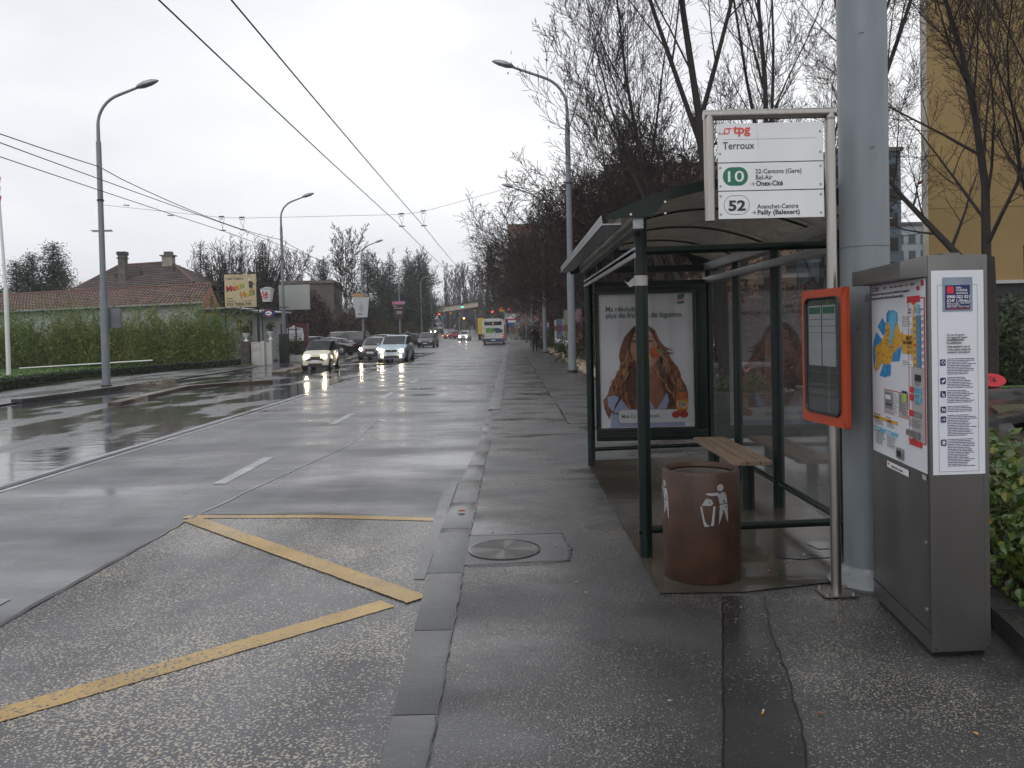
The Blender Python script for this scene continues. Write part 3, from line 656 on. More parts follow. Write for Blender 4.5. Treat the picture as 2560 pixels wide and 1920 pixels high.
def rrect(u0, u1, v0, v1, r, n=6):
    pts = []
    for cx, cy, a in ((u1-r, v0+r, -90), (u1-r, v1-r, 0), (u0+r, v1-r, 90), (u0+r, v0+r, 180)):
        for i in range(n+1): t = R(a+90*i/n); pts.append((cx+r*math.cos(t), cy+r*math.sin(t)))
    return pts
inner = rrect(.05, tl-.065, .055, H-.045, .05); no = len(inner)
# face plate with a rounded opening: bridge outer rectangle to inner loop
outer = []
for (u, v) in inner:
    cu, cv = tl/2, H/2; du, dv = u-cu, v-cv; k = min((tl/2)/abs(du) if abs(du) > 1e-6 else 9e9, (H/2)/abs(dv) if abs(dv) > 1e-6 else 9e9); outer.append((cu+du*k, cv+dv*k))
n7 = 7
for ci, (cu, cv) in enumerate(((tl, 0), (tl, H), (0, H), (0, 0))): outer[ci*n7+3] = (cu, cv)
b = MB(); vs = [T(u, v, 0) for u, v in outer]+[T(u, v, 0) for u, v in inner]+[T(u, v, -.022) for u, v in outer]
b.add(vs, [(i, (i+1) % no, no+(i+1) % no, no+i) for i in range(no)]+[(i, 2*no+i, 2*no+(i+1) % no, (i+1) % no) for i in range(no)]+[tuple(2*no+i for i in range(no))])
b.build('case', ORG, tt)
in2 = rrect(.066, tl-.081, .071, H-.061, .04)
b = MB(); vs = [T(u, v, .001) for u, v in inner]+[T(u, v, .014) for u, v in rrect(.056, tl-.071, .061, H-.051, .046)]+[T(u, v, .006) for u, v in in2]+[T(u, v, -.0035) for u, v in in2]
b.add(vs, [(k*no+i, k*no+(i+1) % no, (k+1)*no+(i+1) % no, (k+1)*no+i) for k in range(3) for i in range(no)]); b.build('window_gasket', BLACK, tt, smooth=60)
MB().add([T(u, v, -.004) for u, v in rrect(.05, tl-.065, .055, H-.045, .05)], [tuple(range(no))]).build('backing', fl('dark_backing', (.11, .12, .115), .3), tt)
for u0, u1, gv in ((.085, .243, 0), (.258, .415, 1)):
    tb(u0, u1, .345, .705, -.0038, -.0025, 'timetable_sheet', PAPER)
    tb(u0+.008, u1-.008, .655, .695, -.0024, -.0018, 'green_header', fl('timetable_green', (.03, .22, .12)))
    for q in (.62, .58, .54): tb(u0+.006, u1-.006, q, q+.003, -.0024, -.0019, 'table_rule', DKB)
    for r_ in range(22):
        vv = .525-.0078*r_
        tb(u0+.01, u1-.012, vv, vv+.0016, -.0024, -.0019, 'table_rule', fl('print_faint', (.4, .42, .46)))
MB().add([T(u, v, .002) for u, v in in2], [tuple(range(no))]).build('window_glass', glass_mat('timetable_glass', (.96, .97, .96), 1.0, film=.04), tt)

# ================================================================== big near pole
bp = thing('catenary_mast', 'thick pale grey steel mast standing right behind the ticket machine', 'mast', (2.165, 4.95, S))
MB().tube([(0, 0, .05), (0, 0, 4.2), (0, 0, 9.6)], [.142, .142, .125], 40).build('shaft', GALV, bp, smooth=40)
MB().lathe([(.1435, 2.05), (.1435, 2.052), (.1435, 2.056)], n=40, caps=False).build('weld_band', pmat('weld_grey', (.11, .13, .145), .6), bp)
for k, (a_s, z_s, w_s, h_s) in enumerate(((-2.0, 1.72, .035, .05), (-2.35, 1.55, .02, .03), (-1.75, 2.62, .03, .02), (-2.1, 3.3, .03, .012))):
    MB().add([(.1432*math.cos(a_s+dx), .1432*math.sin(a_s+dx), z_s+dz) for dx, dz in ((0, 0), (w_s/.14, .004), (w_s/.15, h_s), (.02, h_s*.8))], [(0, 1, 2, 3)]).build('sticker_residue', fl('residue_grey', (.10, .11, .115), var=.4), bp)
b = MB(); b.lathe([(.235, 0), (.245, .02), (.22, .05), (.17, .07), (.15, .10), (.143, .115)], n=32); b.build('base_collar', wet('chipped_grey_collar', (.17, .19, .2), (.26, .29, .3), speck=(.05, .05, .05), speck_thr=.66, speck_scale=22., wr=(.25, .5)), bp, smooth=50)

# ================================================================== ticket machine
mc = thing('ticket_machine', 'tall brown grey steel ticket machine with regional map panel and white notice', 'ticket machine', (2.1, 4.15, S))
A0 = Vector((2.048, 4.62, 0)); A1 = Vector((1.950, 3.785, 0)); A2 = Vector((2.236, 3.80, 0)); ml = (A1-A0).length; mu = (A1-A0).normalized(); mn = Vector((mu.y, -mu.x, 0)); mw = (A2-A1).length; mu2 = (A2-A1).normalized(); mn2 = Vector((mu2.y, -mu2.x, 0))
def M1(u, v, d=0): q = A0+mu*u*ml+mn*d; return (q.x-2.1, q.y-4.15, v-S)      # long face, u 0..1 far to near, v world z
def M2(u, v, d=0): q = A1+mu2*u*mw+mn2*d; return (q.x-2.1, q.y-4.15, v-S)
A3 = A0+(A2-A1)
ZB, ZT = .115, 1.985
def foot(q): return (q.x-2.1, q.y-4.15)
def mbox(qs, z0, z1, name, mat, bevel=0, par=None):
    return MB().add([(*foot(q), z0-S) for q in qs]+[(*foot(q), z1-S) for q in qs], [(3,2,1,0),(4,5,6,7),(0,1,5,4),(1,2,6,5),(2,3,7,6),(3,0,4,7)]).build(name, mat, par or mc, bevel=bevel)
mbox([A0, A1, A2, A3], ZB, ZT, 'cabinet', MACH, .006)
sk = [q+(Vector((2.14, 4.2, 0))-q)*.1 for q in (A0, A1, A2, A3)]; mbox(sk, S+.002, ZB, 'plinth', BLACK)
# hood over the long face, its near end cut on the slant
h0 = A0+mn*.09+mu*(-.02); h1 = A0+mu*(ml-.10)+mn*.09; h2 = A1+mu*(-.012)+mn*.002; h3 = A0+mu*(-.02)-mn*.05
hz0, hz1 = 1.885, 1.965
h4 = A1-mn*.05-mu*.012
MB().add([(*foot(q), hz0-S) for q in (h0, h1, h2, h4, h3)]+[(*foot(q), hz1-S+ (.0 if i < 2 else .022)) for i, q in enumerate((h0, h1, h2, h4, h3))], [(4,3,2,1,0),(5,6,7,8,9),(0,1,6,5),(1,2,7,6),(2,3,8,7),(3,4,9,8),(4,0,5,9)]).build('hood', MACH, mc, bevel=.004)
mbox([A0+mn*.004, A1+mn*.004, A1+mn*.001, A0+mn*.001], .205, .209, 'door_seam', BLACK)
for u in (.03, .975): MB().add([M1(u-.0018, v, .0012) for v in (.21, 1.87)][:1]+[M1(u+.0018, .21, .0012), M1(u+.0018, 1.87, .0012), M1(u-.0018, 1.87, .0012)], [(0, 1, 2, 3)]).build('panel_seam', BLACK, mc)
MB().add([M2(.90, .22, .0012), M2(.905, .22, .0012), M2(.905, 1.93, .0012), M2(.90, 1.93, .0012)], [(0, 1, 2, 3)]).build('panel_seam', pmat('dull_seam', (.05, .047, .043), .6), mc)
for v in (.62, .30): MB().tube([M1(.93, v, .0), M1(.93, v, .006)], .011, 14).build('lock', ALU, mc)
for u, v in ((.06, .13), (.94, .13)): MB().tube([M2(u, v, .0), M2(u, v, .003)], .005, 8).build('rivet', DKMET, mc)
mbox([A1+(A2-A1)*.35+mn2*(-.02)+Vector((0, .03, 0)), A1+(A2-A1)*.65+mn2*(-.02)+Vector((0, .03, 0)), A1+(A2-A1)*.65+Vector((0, .2, 0)), A1+(A2-A1)*.35+Vector((0, .2, 0))], ZT-.004, ZT+.014, 'lifting_lug', MACH, .003)
# ---- long face panel
PU0, PU1, PV0, PV1 = .045, .965, .955, 1.882
def Q1(u, v, d): return M1(PU0+(PU1-PU0)*u, PV0+(PV1-PV0)*v, .003+.0012*d)
LAY = {}
def mp_(pts, mat, name, lay, fn=Q1): 
    if len(pts) == 2: (a, b_), (c, d_) = pts; pts = [(a, b_), (c, b_), (c, d_), (a, d_)]
    return MB().add([fn(u, v, lay) for u, v in pts], [tuple(range(len(pts)))]).build(name, mat, fp if fn is Q1 else sp2)
fp = MB().add([M1(u, v, d) for d in (.0005, .003) for u, v in ((PU0, PV0), (PU1, PV0), (PU1, PV1), (PU0, PV1))], [(3,2,1,0),(4,5,6,7),(0,1,5,4),(1,2,6,5),(2,3,7,6),(3,0,4,7)]).build('map_panel', PAPER, mc)
BLU = fl('print_zone_blue', (.02, .23, .52), var=.05); LBL = fl('print_lake_blue', (.12, .42, .62), var=.04); OCH = fl('print_ochre', (.62, .34, .03), var=.05); PRED = fl('print_signal_red', (.62, .02, .03), var=.04)
GRY = fl('print_pale_grey', (.38, .38, .38), var=.03); NAV = fl('print_navy', (.012, .014, .11), var=.03); MIDG = fl('print_mid_grey', (.2, .2, .205), var=.1); FINE = fl('fine_print', (.12, .12, .13), var=.05)
LIM = fl('print_lime', (.3, .5, .08))
mp_([(.764, .813), (.995, .811), (.995, .148), (.764, .153)], GRY, 'price_column', 1)
for pl in ([(.232,.805),(.304,.769),(.289,.711),(.242,.70),(.131,.752)], [(.104,.722),(.227,.674),(.146,.636),(.072,.598),(.078,.56),(.04,.49),(.013,.589),(.039,.666)], [(.357,.845),(.451,.846),(.522,.831),(.53,.785),(.426,.768),(.312,.78),(.315,.827)], [(.61,.647),(.555,.561),(.426,.553),(.447,.603)], [(.251,.541),(.394,.536),(.382,.474),(.273,.457),(.157,.463)]):
    mp_(pl, BLU, 'map_zone', 1)
mp_([(.307,.78),(.368,.769),(.411,.739),(.43,.70),(.453,.696),(.481,.746),(.516,.778),(.548,.746),(.588,.71),(.627,.731),(.626,.71),(.611,.658),(.447,.603),(.427,.559),(.318,.531),(.237,.542),(.195,.532),(.078,.484),(.057,.502),(.098,.553),(.072,.598),(.074,.628),(.147,.647),(.227,.674),(.289,.711)], OCH, 'map_area', 2)
mp_([(.404,.846),(.522,.832),(.53,.785),(.481,.746),(.453,.696),(.40,.638),(.373,.674),(.411,.739),(.368,.769)], LBL, 'map_lake', 3)
rr = random.Random(11)
b = MB()
def insidep(x, y, P_):
    c = False; j = len(P_)-1
    for i in range(len(P_)):
        if (P_[i][1] > y) != (P_[j][1] > y) and x < (P_[j][0]-P_[i][0])*(y-P_[i][1])/(P_[j][1]-P_[i][1])+P_[i][0]: c = not c
        j = i
    return c
PG = [(.307,.78),(.368,.769),(.43,.66),(.48,.746),(.588,.71),(.611,.658),(.447,.603),(.427,.559),(.318,.531),(.078,.484),(.098,.553),(.147,.647),(.289,.711)]
for _ in range(170):
    u, v = rr.uniform(.07, .61), rr.uniform(.49, .78)
    if insidep(u, v, PG): w_ = rr.uniform(.012, .035); b.add([Q1(*p, 4) for p in ((u, v), (u+w_, v), (u+w_, v+.0035), (u, v+.0035))], [(0, 1, 2, 3)])
b.build('map_place_names', FINE, fp)['kind'] = 'stuff'
mp_([(.606,.815),(.799,.741)], WHITE, 'price_note', 2); mp_([(.614,.573),(.8,.54)], WHITE, 'price_note', 2)
mp_([(.613,.71),(.80,.606)], OCH, 'ticket_box', 2); mp_([(.806,.812),(.867,.54)], OCH, 'zone_column', 3); mp_([(.878,.811),(.937,.54)], BLU, 'zone_column', 3)
for r_ in range(8):
    v = .795-.035*r_
    for u in (.838, .908): mp_(blob(u, v, .018, .008, 10), (PRED if (r_ == 4 and u < .85) else MIDG), 'button', 4)
    mp_([(.95, v-.01), (.99, v+.004)], WHITE, 'price_label', 4)
mp_([(.697,.913),(.923,.914),(.922,.880),(.85,.880),(.82,.862),(.79,.880),(.70,.880)], PRED, 'step_flag', 3)
for q in ([(.723,.88),(.730,.155)], [(.985,.903),(1.0,.150)], [(.923,.903),(.985,.898)], [(.93,.150),(.985,.145)]): mp_(q, PRED, 'red_line', 2)
def mtext(s, u, v, hgt, mat, lay=5, xs=.8, bold=0, shear=0, align='LEFT', fit=None): 
    o = Q1(u, v, lay); return text(s, hgt, mat, fp, plane_M(o, mu, (0, 0, 1)), xs=xs, bold=bold, shear=shear, align=align, depth=.0003, fit=fit)
mtext('Train, tram, bus et bateau avec un seul et même titre de transport!', .019, .939, .020, DKB, bold=.008, fit=(.571, .019)); mtext('Train, tram, bus and boat with one and the same ticket!', .018, .914, .020, DKB, bold=.008, fit=(.488, .019))
mp_([(.028,.986),(.168,.963)], MIDG, 'logo_box', 3); mtext('unireso', .034, .970, .018, WHITE, xs=1.2)
for u, m_ in ((.27, PRED), (.40, PRED), (.49, BLU), (.585, PRED), (.68, OCH), (.78, NAV)): mp_([(u, .982), (u+.03, .970)], m_, 'partner_logo', 3); mp_([(u+.035, .978), (u+.075, .974)], FINE, 'partner_logo', 3)
mp_([(.945,.99),(.985,.962)], PRED, 'partner_logo', 3); mp_(blob(.895, .952, .022, .012), PRED, 'round_logo', 3)
mtext('A', .815, .822, .055, OCH, bold=.03, fit=(.040, .046)); mtext('B', .882, .822, .055, LBL, bold=.03, fit=(.038, .046))
mtext('TOUT', .745, .838, .015, DKB, xs=.9); mtext('GENEVE', .735, .822, .013, DKB, xs=.9); mtext('REGION', .945, .838, .010, DKB, xs=.9)
mtext('1', .706, .884, .036, WHITE, bold=.03, fit=(.012, .026)); mtext('2', .712, .279, .034, WHITE, bold=.03, fit=(.020, .026)); mtext('3', .712, .124, .034, WHITE, bold=.03, fit=(.020, .025))
lines(.735, .915, .907, .885, .0095, hh=.0045) if False else None
mtext('BILLET', .795, .683, .020, DKB, align='RIGHT', bold=.02, fit=(.075, .017)); mtext('TOUT GENEVE', .795, .658, .020, DKB, align='RIGHT', bold=.02, fit=(.125, .018))
for u, v, h_ in ((.36, .79, .05), (.205, .735, .055), (.03, .565, .05), (.5, .59, .055), (.27, .48, .06)): mtext('B', u, v, h_, LBL, lay=3, xs=.9)
for s_, v0, n in ((.70, .648, 2), (.70, .622, 2)):
    for i in range(n): mp_([(s_, v0-.008*i), (.79, v0-.008*i-.003)], FINE, 'fine_print', 4)
mp_([(.249,.388),(.703,.253)], GRY, 'diagram', 1); 
for q in ([(.249,.391),(.703,.388)], [(.249,.255),(.703,.252)], [(.695,.388),(.703,.253)]): mp_(q, PRED, 'diagram_rule', 2)
mp_([(.268,.375),(.418,.281)], MIDG, 'diagram_device', 2); mp_([(.285,.36),(.39,.335)], WHITE, 'diagram_screen', 3); mp_([(.29,.31),(.40,.302)], BLACK, 'diagram_slot', 3)
mp_([(.443,.383),(.533,.252)], WHITE, 'diagram_note', 2); mp_([(.556,.38),(.585,.28)], MIDG, 'diagram_handset', 2); mp_([(.604,.388),(.688,.343)], LIM, 'diagram_card', 3)
mp_([(.60,.402),(.69,.388)], NAV, 'diagram_tab', 3)
mp_([(.025,.219),(.51,.200)], OCH, 'tariff_bar', 2); mp_([(.02,.153),(.508,.131)], LBL, 'tariff_bar', 2)
mtext('TOUT GENEVE', .04, .203, .016, DKB, xs=.8); mtext('ALL GENEVA', .31, .203, .016, DKB, xs=.8); mtext('GENEVE - REGION', .04, .136, .015, WHITE, xs=.75); mtext('GENEVA REGION', .29, .136, .015, WHITE, xs=.75)
mtext('Quel titre de transport acheter ?', .04, .226, .010, DKB, xs=.8); mtext('What is your ticket?', .30, .226, .010, DKB, xs=.8)
b = MB()
def lines(u0, u1, v0, v1, st=.0088, fn=Q1, lay=3, rnd=rr, hh=.0034, wide=.055):
    v = v0
    while v > v1:
        u = u0; e = u1-rnd.uniform(0, (u1-u0)*.35)
        while u < e:
            w_ = rnd.uniform(.012, wide); b.add([fn(*p, lay) for p in ((u, v), (min(u+w_, e), v), (min(u+w_, e), v+hh), (u, v+hh))], [(0, 1, 2, 3)]); u += w_+.008
        v -= st
for a in ((.067, .272, .192, .170), (.31, .48, .192, .170), (.068, .266, .125, .052), (.302, .492, .12, .05), (.62, .79, .805, .745), (.625, .79, .565, .543), (.74, .91, .895, .884), (.74, .80, .30, .28), (.735, .97, .258, .215), (.735, .90, .143, .128), (.45, .525, .37, .26), (.60, .69, .33, .26), (.83, .92, .46, .435), (.83, .93, .425, .40), (.83, .92, .39, .345)): lines(*a)
b.build('fine_print', FINE, fp)['kind'] = 'stuff'
for q, m_, nm in (([(.827,.502),(.929,.467)], BLACK, 'display'), ([(.746,.433),(.81,.401)], PRED, 'red_key'), ([(.744,.394),(.808,.359)], PRED, 'red_key'), ([(.824,.432),(.935,.394)], LBL, 'key_row'), ([(.824,.385),(.935,.355)], LBL, 'key_row')): mp_(q, m_, nm, 3)
mp_([(.704,.308),(.808,.275)], PRED, 'step_flag', 3); mp_([(.815,.306),(.93,.275)], MIDG, 'banknote_slot', 3); mp_([(.706,.154),(.78,.154),(.81,.165),(.84,.154),(.933,.153),(.932,.122),(.707,.121)], PRED, 'step_flag', 3)
MB().add([Q1(u, v, d) for d in (2, 14) for u, v in ((.715, .172), (.905, .166), (.905, .200), (.715, .202))], [(3,2,1,0),(4,5,6,7),(0,1,5,4),(1,2,6,5),(2,3,7,6),(3,0,4,7)]).build('ticket_slot', ALU, fp, bevel=.002)
MB().add([Q1(u, v, d) for d in (2, 10) for u, v in ((.509, .021), (.622, .021), (.622, .078), (.509, .078))], [(3,2,1,0),(4,5,6,7),(0,1,5,4),(1,2,6,5),(2,3,7,6),(3,0,4,7)]).build('coin_return', ALU, fp, bevel=.002); mp_([(.528,.065),(.603,.032)], BLACK, 'coin_hole', 10)
for cu, cv in ((.10, .10), (.9, .9), (.10, .9)): pass
mp_([(.292,-.025),(.70,-.062)], WHITE, 'sticker', 1); mtext('Veuillez utiliser cette porte', .38, -.052, .017, DKB, lay=2, xs=.9); mp_([(.31,-.035),(.345,-.045)], PRED, 'sticker_mark', 2); mp_([(.927,-.01),(.993,-.036)], GRY, 'sticker', 1)
# ---- short face notice
SU0, SU1, SV0, SV1 = .045, .925, .955, 1.912
def Q2(u, v, d): return M2(SU0+(SU1-SU0)*u, SV0+(SV1-SV0)*v, .003+.0012*d)
sp2 = MB().add([M2(u, v, d) for d in (.0005, .003) for u, v in ((SU0, SV0), (SU1, SV0), (SU1, SV1), (SU0, SV1))], [(3,2,1,0),(4,5,6,7),(0,1,5,4),(1,2,6,5),(2,3,7,6),(3,0,4,7)]).build('notice_panel', PAPER, mc)
def n2(pts, mat, name, lay): return mp_(pts, mat, name, lay, Q2)
for q in ([(.113,.93),(.119,.015)], [(.874,.93),(.880,.015)], [(.113,.9305),(.88,.9285)], [(.113,.0165),(.88,.0145)]): n2(q, MIDG, 'frame_line', 1)
n2([(.212,.966),(.784,.80)], fl('print_blue_grey', (.22, .27, .34)), 'phone_notice', 2); n2([(.258,.928),(.732,.809)], NAV, 'phone_panel', 3)
n2(rrect(.289, .42, .887, .922, .012), PRED, 'red_square', 4)
def ntext(s, u, v, hgt, mat, lay=5, xs=.8, bold=0, shear=0, fit=None): 
    return text(s, hgt, mat, sp2, plane_M(Q2(u, v, lay), mu2, (0, 0, 1)), xs=xs, bold=bold, shear=shear, depth=.0003, fit=fit)
ntext('info', .46, .910, .017, WHITE, bold=.01, fit=(.026, .011)); ntext('mobilité', .46, .8975, .017, WHITE, bold=.01, fit=(.054, .0115)); ntext('unireso', .46, .884, .019, WHITE, bold=.01, fit=(.057, .010))
ntext('0900 022 021', .284, .864, .0245, WHITE, bold=.02, fit=(.110, .0145)); ntext('(CHF 1,19/min.)', .284, .846, .0245, WHITE, bold=.02, fit=(.110, .0175))
ntext('lundi au samedi : 7h00-20h00', .285, .836, .0105, WHITE, fit=(.107, .008)); ntext('dimanche et fêtes :', .285, .8275, .0105, WHITE, fit=(.065, .008)); ntext('8h00-12h00  12h30-17h00', .285, .819, .0105, WHITE, fit=(.106, .0075)); ntext('www.unireso.com', .285, .811, .0125, PRED, bold=.01, fit=(.110, .006))
for s_, v, w_ in (('En cas de panne', .682, .084), ("de l'appareil aviser", .669, .098), ('immédiatement', .656, .081), ('le conducteur', .642, .071)): ntext(s_, .282, v, .0165, DKB, bold=.01, fit=(w_, .0115))
for s_, v, w_ in (('If the machine is out of', .623, .110), ('order, please advise the', .610, .115), ('conductor immediately', .597, .110)): ntext(s_, .282, v, .0165, DKB, bold=.01, shear=.25, fit=(w_, .0115))
b = MB(); nr = random.Random(4)
for a in ((.285, .852, .566, .489), (.284, .79, .475, .424), (.282, .85, .411, .352), (.281, .77, .334, .306), (.28, .856, .29, .187), (.278, .853, .172, .034)): lines(*a, .0082, Q2, 1, nr, .0034, .12)
b.build('fine_print', NAV, sp2)['kind'] = 'stuff'
for i, v in enumerate((.567, .477, .412, .336, .288, .174)):
    n2(rrect(.150, .255, v-.031, v, .01), NAV, 'icon', 2)
    cu, cv = .2025, v-.0155
    if i == 0:
        n2([(cu-.04, cv), (cu, cv+.011), (cu+.04, cv), (cu, cv-.011)], WHITE, 'icon_eye', 3); n2(blob(cu, cv, .019, .0065, 14), NAV, 'icon_eye', 4)
    elif i == 1: n2([(cu-.035, cv-.003), (cu+.025, cv+.009), (cu+.035, cv+.001), (cu-.01, cv-.008)], WHITE, 'icon_camera', 3); n2([(cu-.02, cv-.004), (cu+.0, cv-.004), (cu-.004, cv-.011), (cu-.02, cv-.011)], WHITE, 'icon_camera', 3)
    elif i == 2: n2([(cu-.03, cv+.009), (cu-.022, cv+.009), (cu-.01, cv), (cu+.025, cv), (cu+.018, cv-.006), (cu-.015, cv-.006)], WHITE, 'icon_pram', 3); n2(blob(cu-.012, cv-.010, .008, .003, 10), WHITE, 'icon_wheel', 3); n2(blob(cu+.016, cv-.010, .008, .003, 10), WHITE, 'icon_wheel', 3)
    elif i == 3: n2([(cu-.035, cv+.006), (cu-.02, cv+.011), (cu-.01, cv+.003), (cu+.025, cv+.003), (cu+.033, cv+.009), (cu+.03, cv-.011), (cu+.022, cv-.011), (cu+.02, cv-.003), (cu-.012, cv-.003), (cu-.014, cv-.011), (cu-.022, cv-.011), (cu-.022, cv+.001)], WHITE, 'icon_dog', 3)
    elif i == 4:
        for s_ in (-.02, .02): n2(blob(cu+s_, cv-.003, .014, .0055, 14), WHITE, 'icon_wheel', 3); n2(blob(cu+s_, cv-.003, .008, .003, 14), NAV, 'icon_wheel', 4)
        n2([(cu-.02, cv-.002), (cu-.008, cv+.006), (cu+.015, cv+.006), (cu+.02, cv-.002), (cu+.012, cv+.003), (cu-.006, cv+.003)], WHITE, 'icon_frame', 5)
    else: n2(blob(cu, cv, .03, .011, 18), WHITE, 'icon_disc', 3); n2([(cu-.006, cv+.002), (cu+.006, cv-.008)], NAV, 'icon_i', 4); n2(blob(cu, cv+.006, .006, .002, 8), NAV, 'icon_i', 4)

# ================================================================== manhole cover
mh = thing('manhole_cover', 'round ribbed cast iron manhole cover set in the pavement', 'manhole cover', (-.085, 5.86, S+.004))
IRON = wet('wet_cast_iron', (.035, .034, .034), (.07, .068, .066), wr=(.1, .26), bump=.1)
MB().lathe([(.262, .0), (.262, .008), (.246, .010), (.246, .004)], n=56).build('frame_ring', IRON, mh, smooth=40)
prof = [(.244, 0), (.244, .006)]
k = .235
while k > .03: prof += [(k, .006), (k-.002, .010), (k-.009, .010), (k-.011, .006)]; k -= .018
prof += [(.012, .006), (.010, .012), (.001, .012)]
MB().lathe(prof, n=56).build('cover', IRON, mh, smooth=30)

# ================================================================== litter on the pavement
cg = thing('cigarette_end', 'cigarette end with orange filter lying on the dark patched strip', 'cigarette', (.995, 3.285, S+.009), R(65))
MB().tube([(-.014, 0, .004), (.008, 0, .004)], .004, 8).build('filter', fl('filter_orange', (.6, .27, .04)), cg); MB().tube([(.008, 0, .004), (.018, 0, .004)], .004, 8).build('paper', PAPER, cg)
LF = {'brown': fl('leaf_brown', (.16, .055, .02)), 'red': fl('leaf_red', (.38, .05, .025)), 'yellow': fl('leaf_yellow', (.42, .25, .05)), 'pale': fl('leaf_pale', (.33, .28, .2))}
def leafmesh(s):
    pts = [(0, -.5), (.22, -.3), (.34, 0), (.2, .32), (0, .55), (-.2, .32), (-.34, 0), (-.22, -.3)]
    return [(x*s, y_*s, .003+abs(x)*s*.35) for x, y_ in pts]+[(0, 0, .001)], [(i, (i+1) % 8, 8) for i in range(8)]
rl = MB().add(*leafmesh(.085)); rl = rl.build('fallen_leaf', LF['red']); rl.location = (-.47, 7.1, S+.013); rl.rotation_euler = (0, 0, 1.4); tag(rl, 'large coral red fallen leaf lying on the kerb stone', 'leaf')
vs = []; fs = []; lr = random.Random(21)
protos = {}
for k_ in LF:
    o = MB().add(*leafmesh(.03)).build('fallen_leaf', LF[k_]); protos[k_] = o.data; bpy.data.objects.remove(o)
for i in range(60):
    if i < 14: x, y = lr.uniform(1.3, 2.2), lr.uniform(4.85, 5.6); z = S+.012; k_ = lr.choice(['brown', 'yellow', 'pale'])
    else:
        y = 2.8+lr.random()**1.5*9; x = lr.uniform(-.25, .85 if y > 4.7 else 1.8); z = S+.008; k_ = lr.choice(['brown', 'yellow', 'pale', 'brown', 'pale'])
    o = bpy.data.objects.new('fallen_leaf', protos[k_]); COL.objects.link(o); o.location = (x, y, z); o.rotation_euler = (0, 0, lr.uniform(0, 6.3)); s_ = lr.uniform(.35, 1.0); o.scale = (s_, s_, s_)
    tag(o, {'brown': 'small brown leaf fragment fallen on the wet pavement', 'yellow': 'small yellow leaf fallen on the wet pavement', 'pale': 'tiny pale leaf scrap lying on the wet pavement'}[k_], 'leaf', 'fallen leaves on the pavement')
# ================================================================== trees and plants
def perp_frames(D):
    A = np.where(np.abs(D[:, 2:3]) < .9, np.array([[0, 0, 1.]]), np.array([[1., 0, 0]]))
    U = np.cross(D, A); U /= np.linalg.norm(U, axis=1, keepdims=True)+1e-9
    return U, np.cross(D, U)
def segs_mesh(segs, sides):
    """segs: rows x0 y0 z0 x1 y1 z1 r0 r1 -> verts, quads"""
    s = np.array(segs, dtype=np.float64); P0, P1 = s[:, :3], s[:, 3:6]; D = P1-P0; D /= np.linalg.norm(D, axis=1, keepdims=True)+1e-9
    U, V = perp_frames(D); n = len(s); vs = np.empty((n, 2*sides, 3))
    for j in range(sides):
        t = 2*math.pi*j/sides; d = U*math.cos(t)+V*math.sin(t)
        vs[:, j] = P0+d*s[:, 6:7]; vs[:, sides+j] = P1+d*s[:, 7:8]
    F = np.array([[j, (j+1) % sides, sides+(j+1) % sides, sides+j] for j in range(sides)])
    return vs.reshape(-1, 3), (F[None]+(np.arange(n)*2*sides)[:, None, None]).reshape(-1, 4)

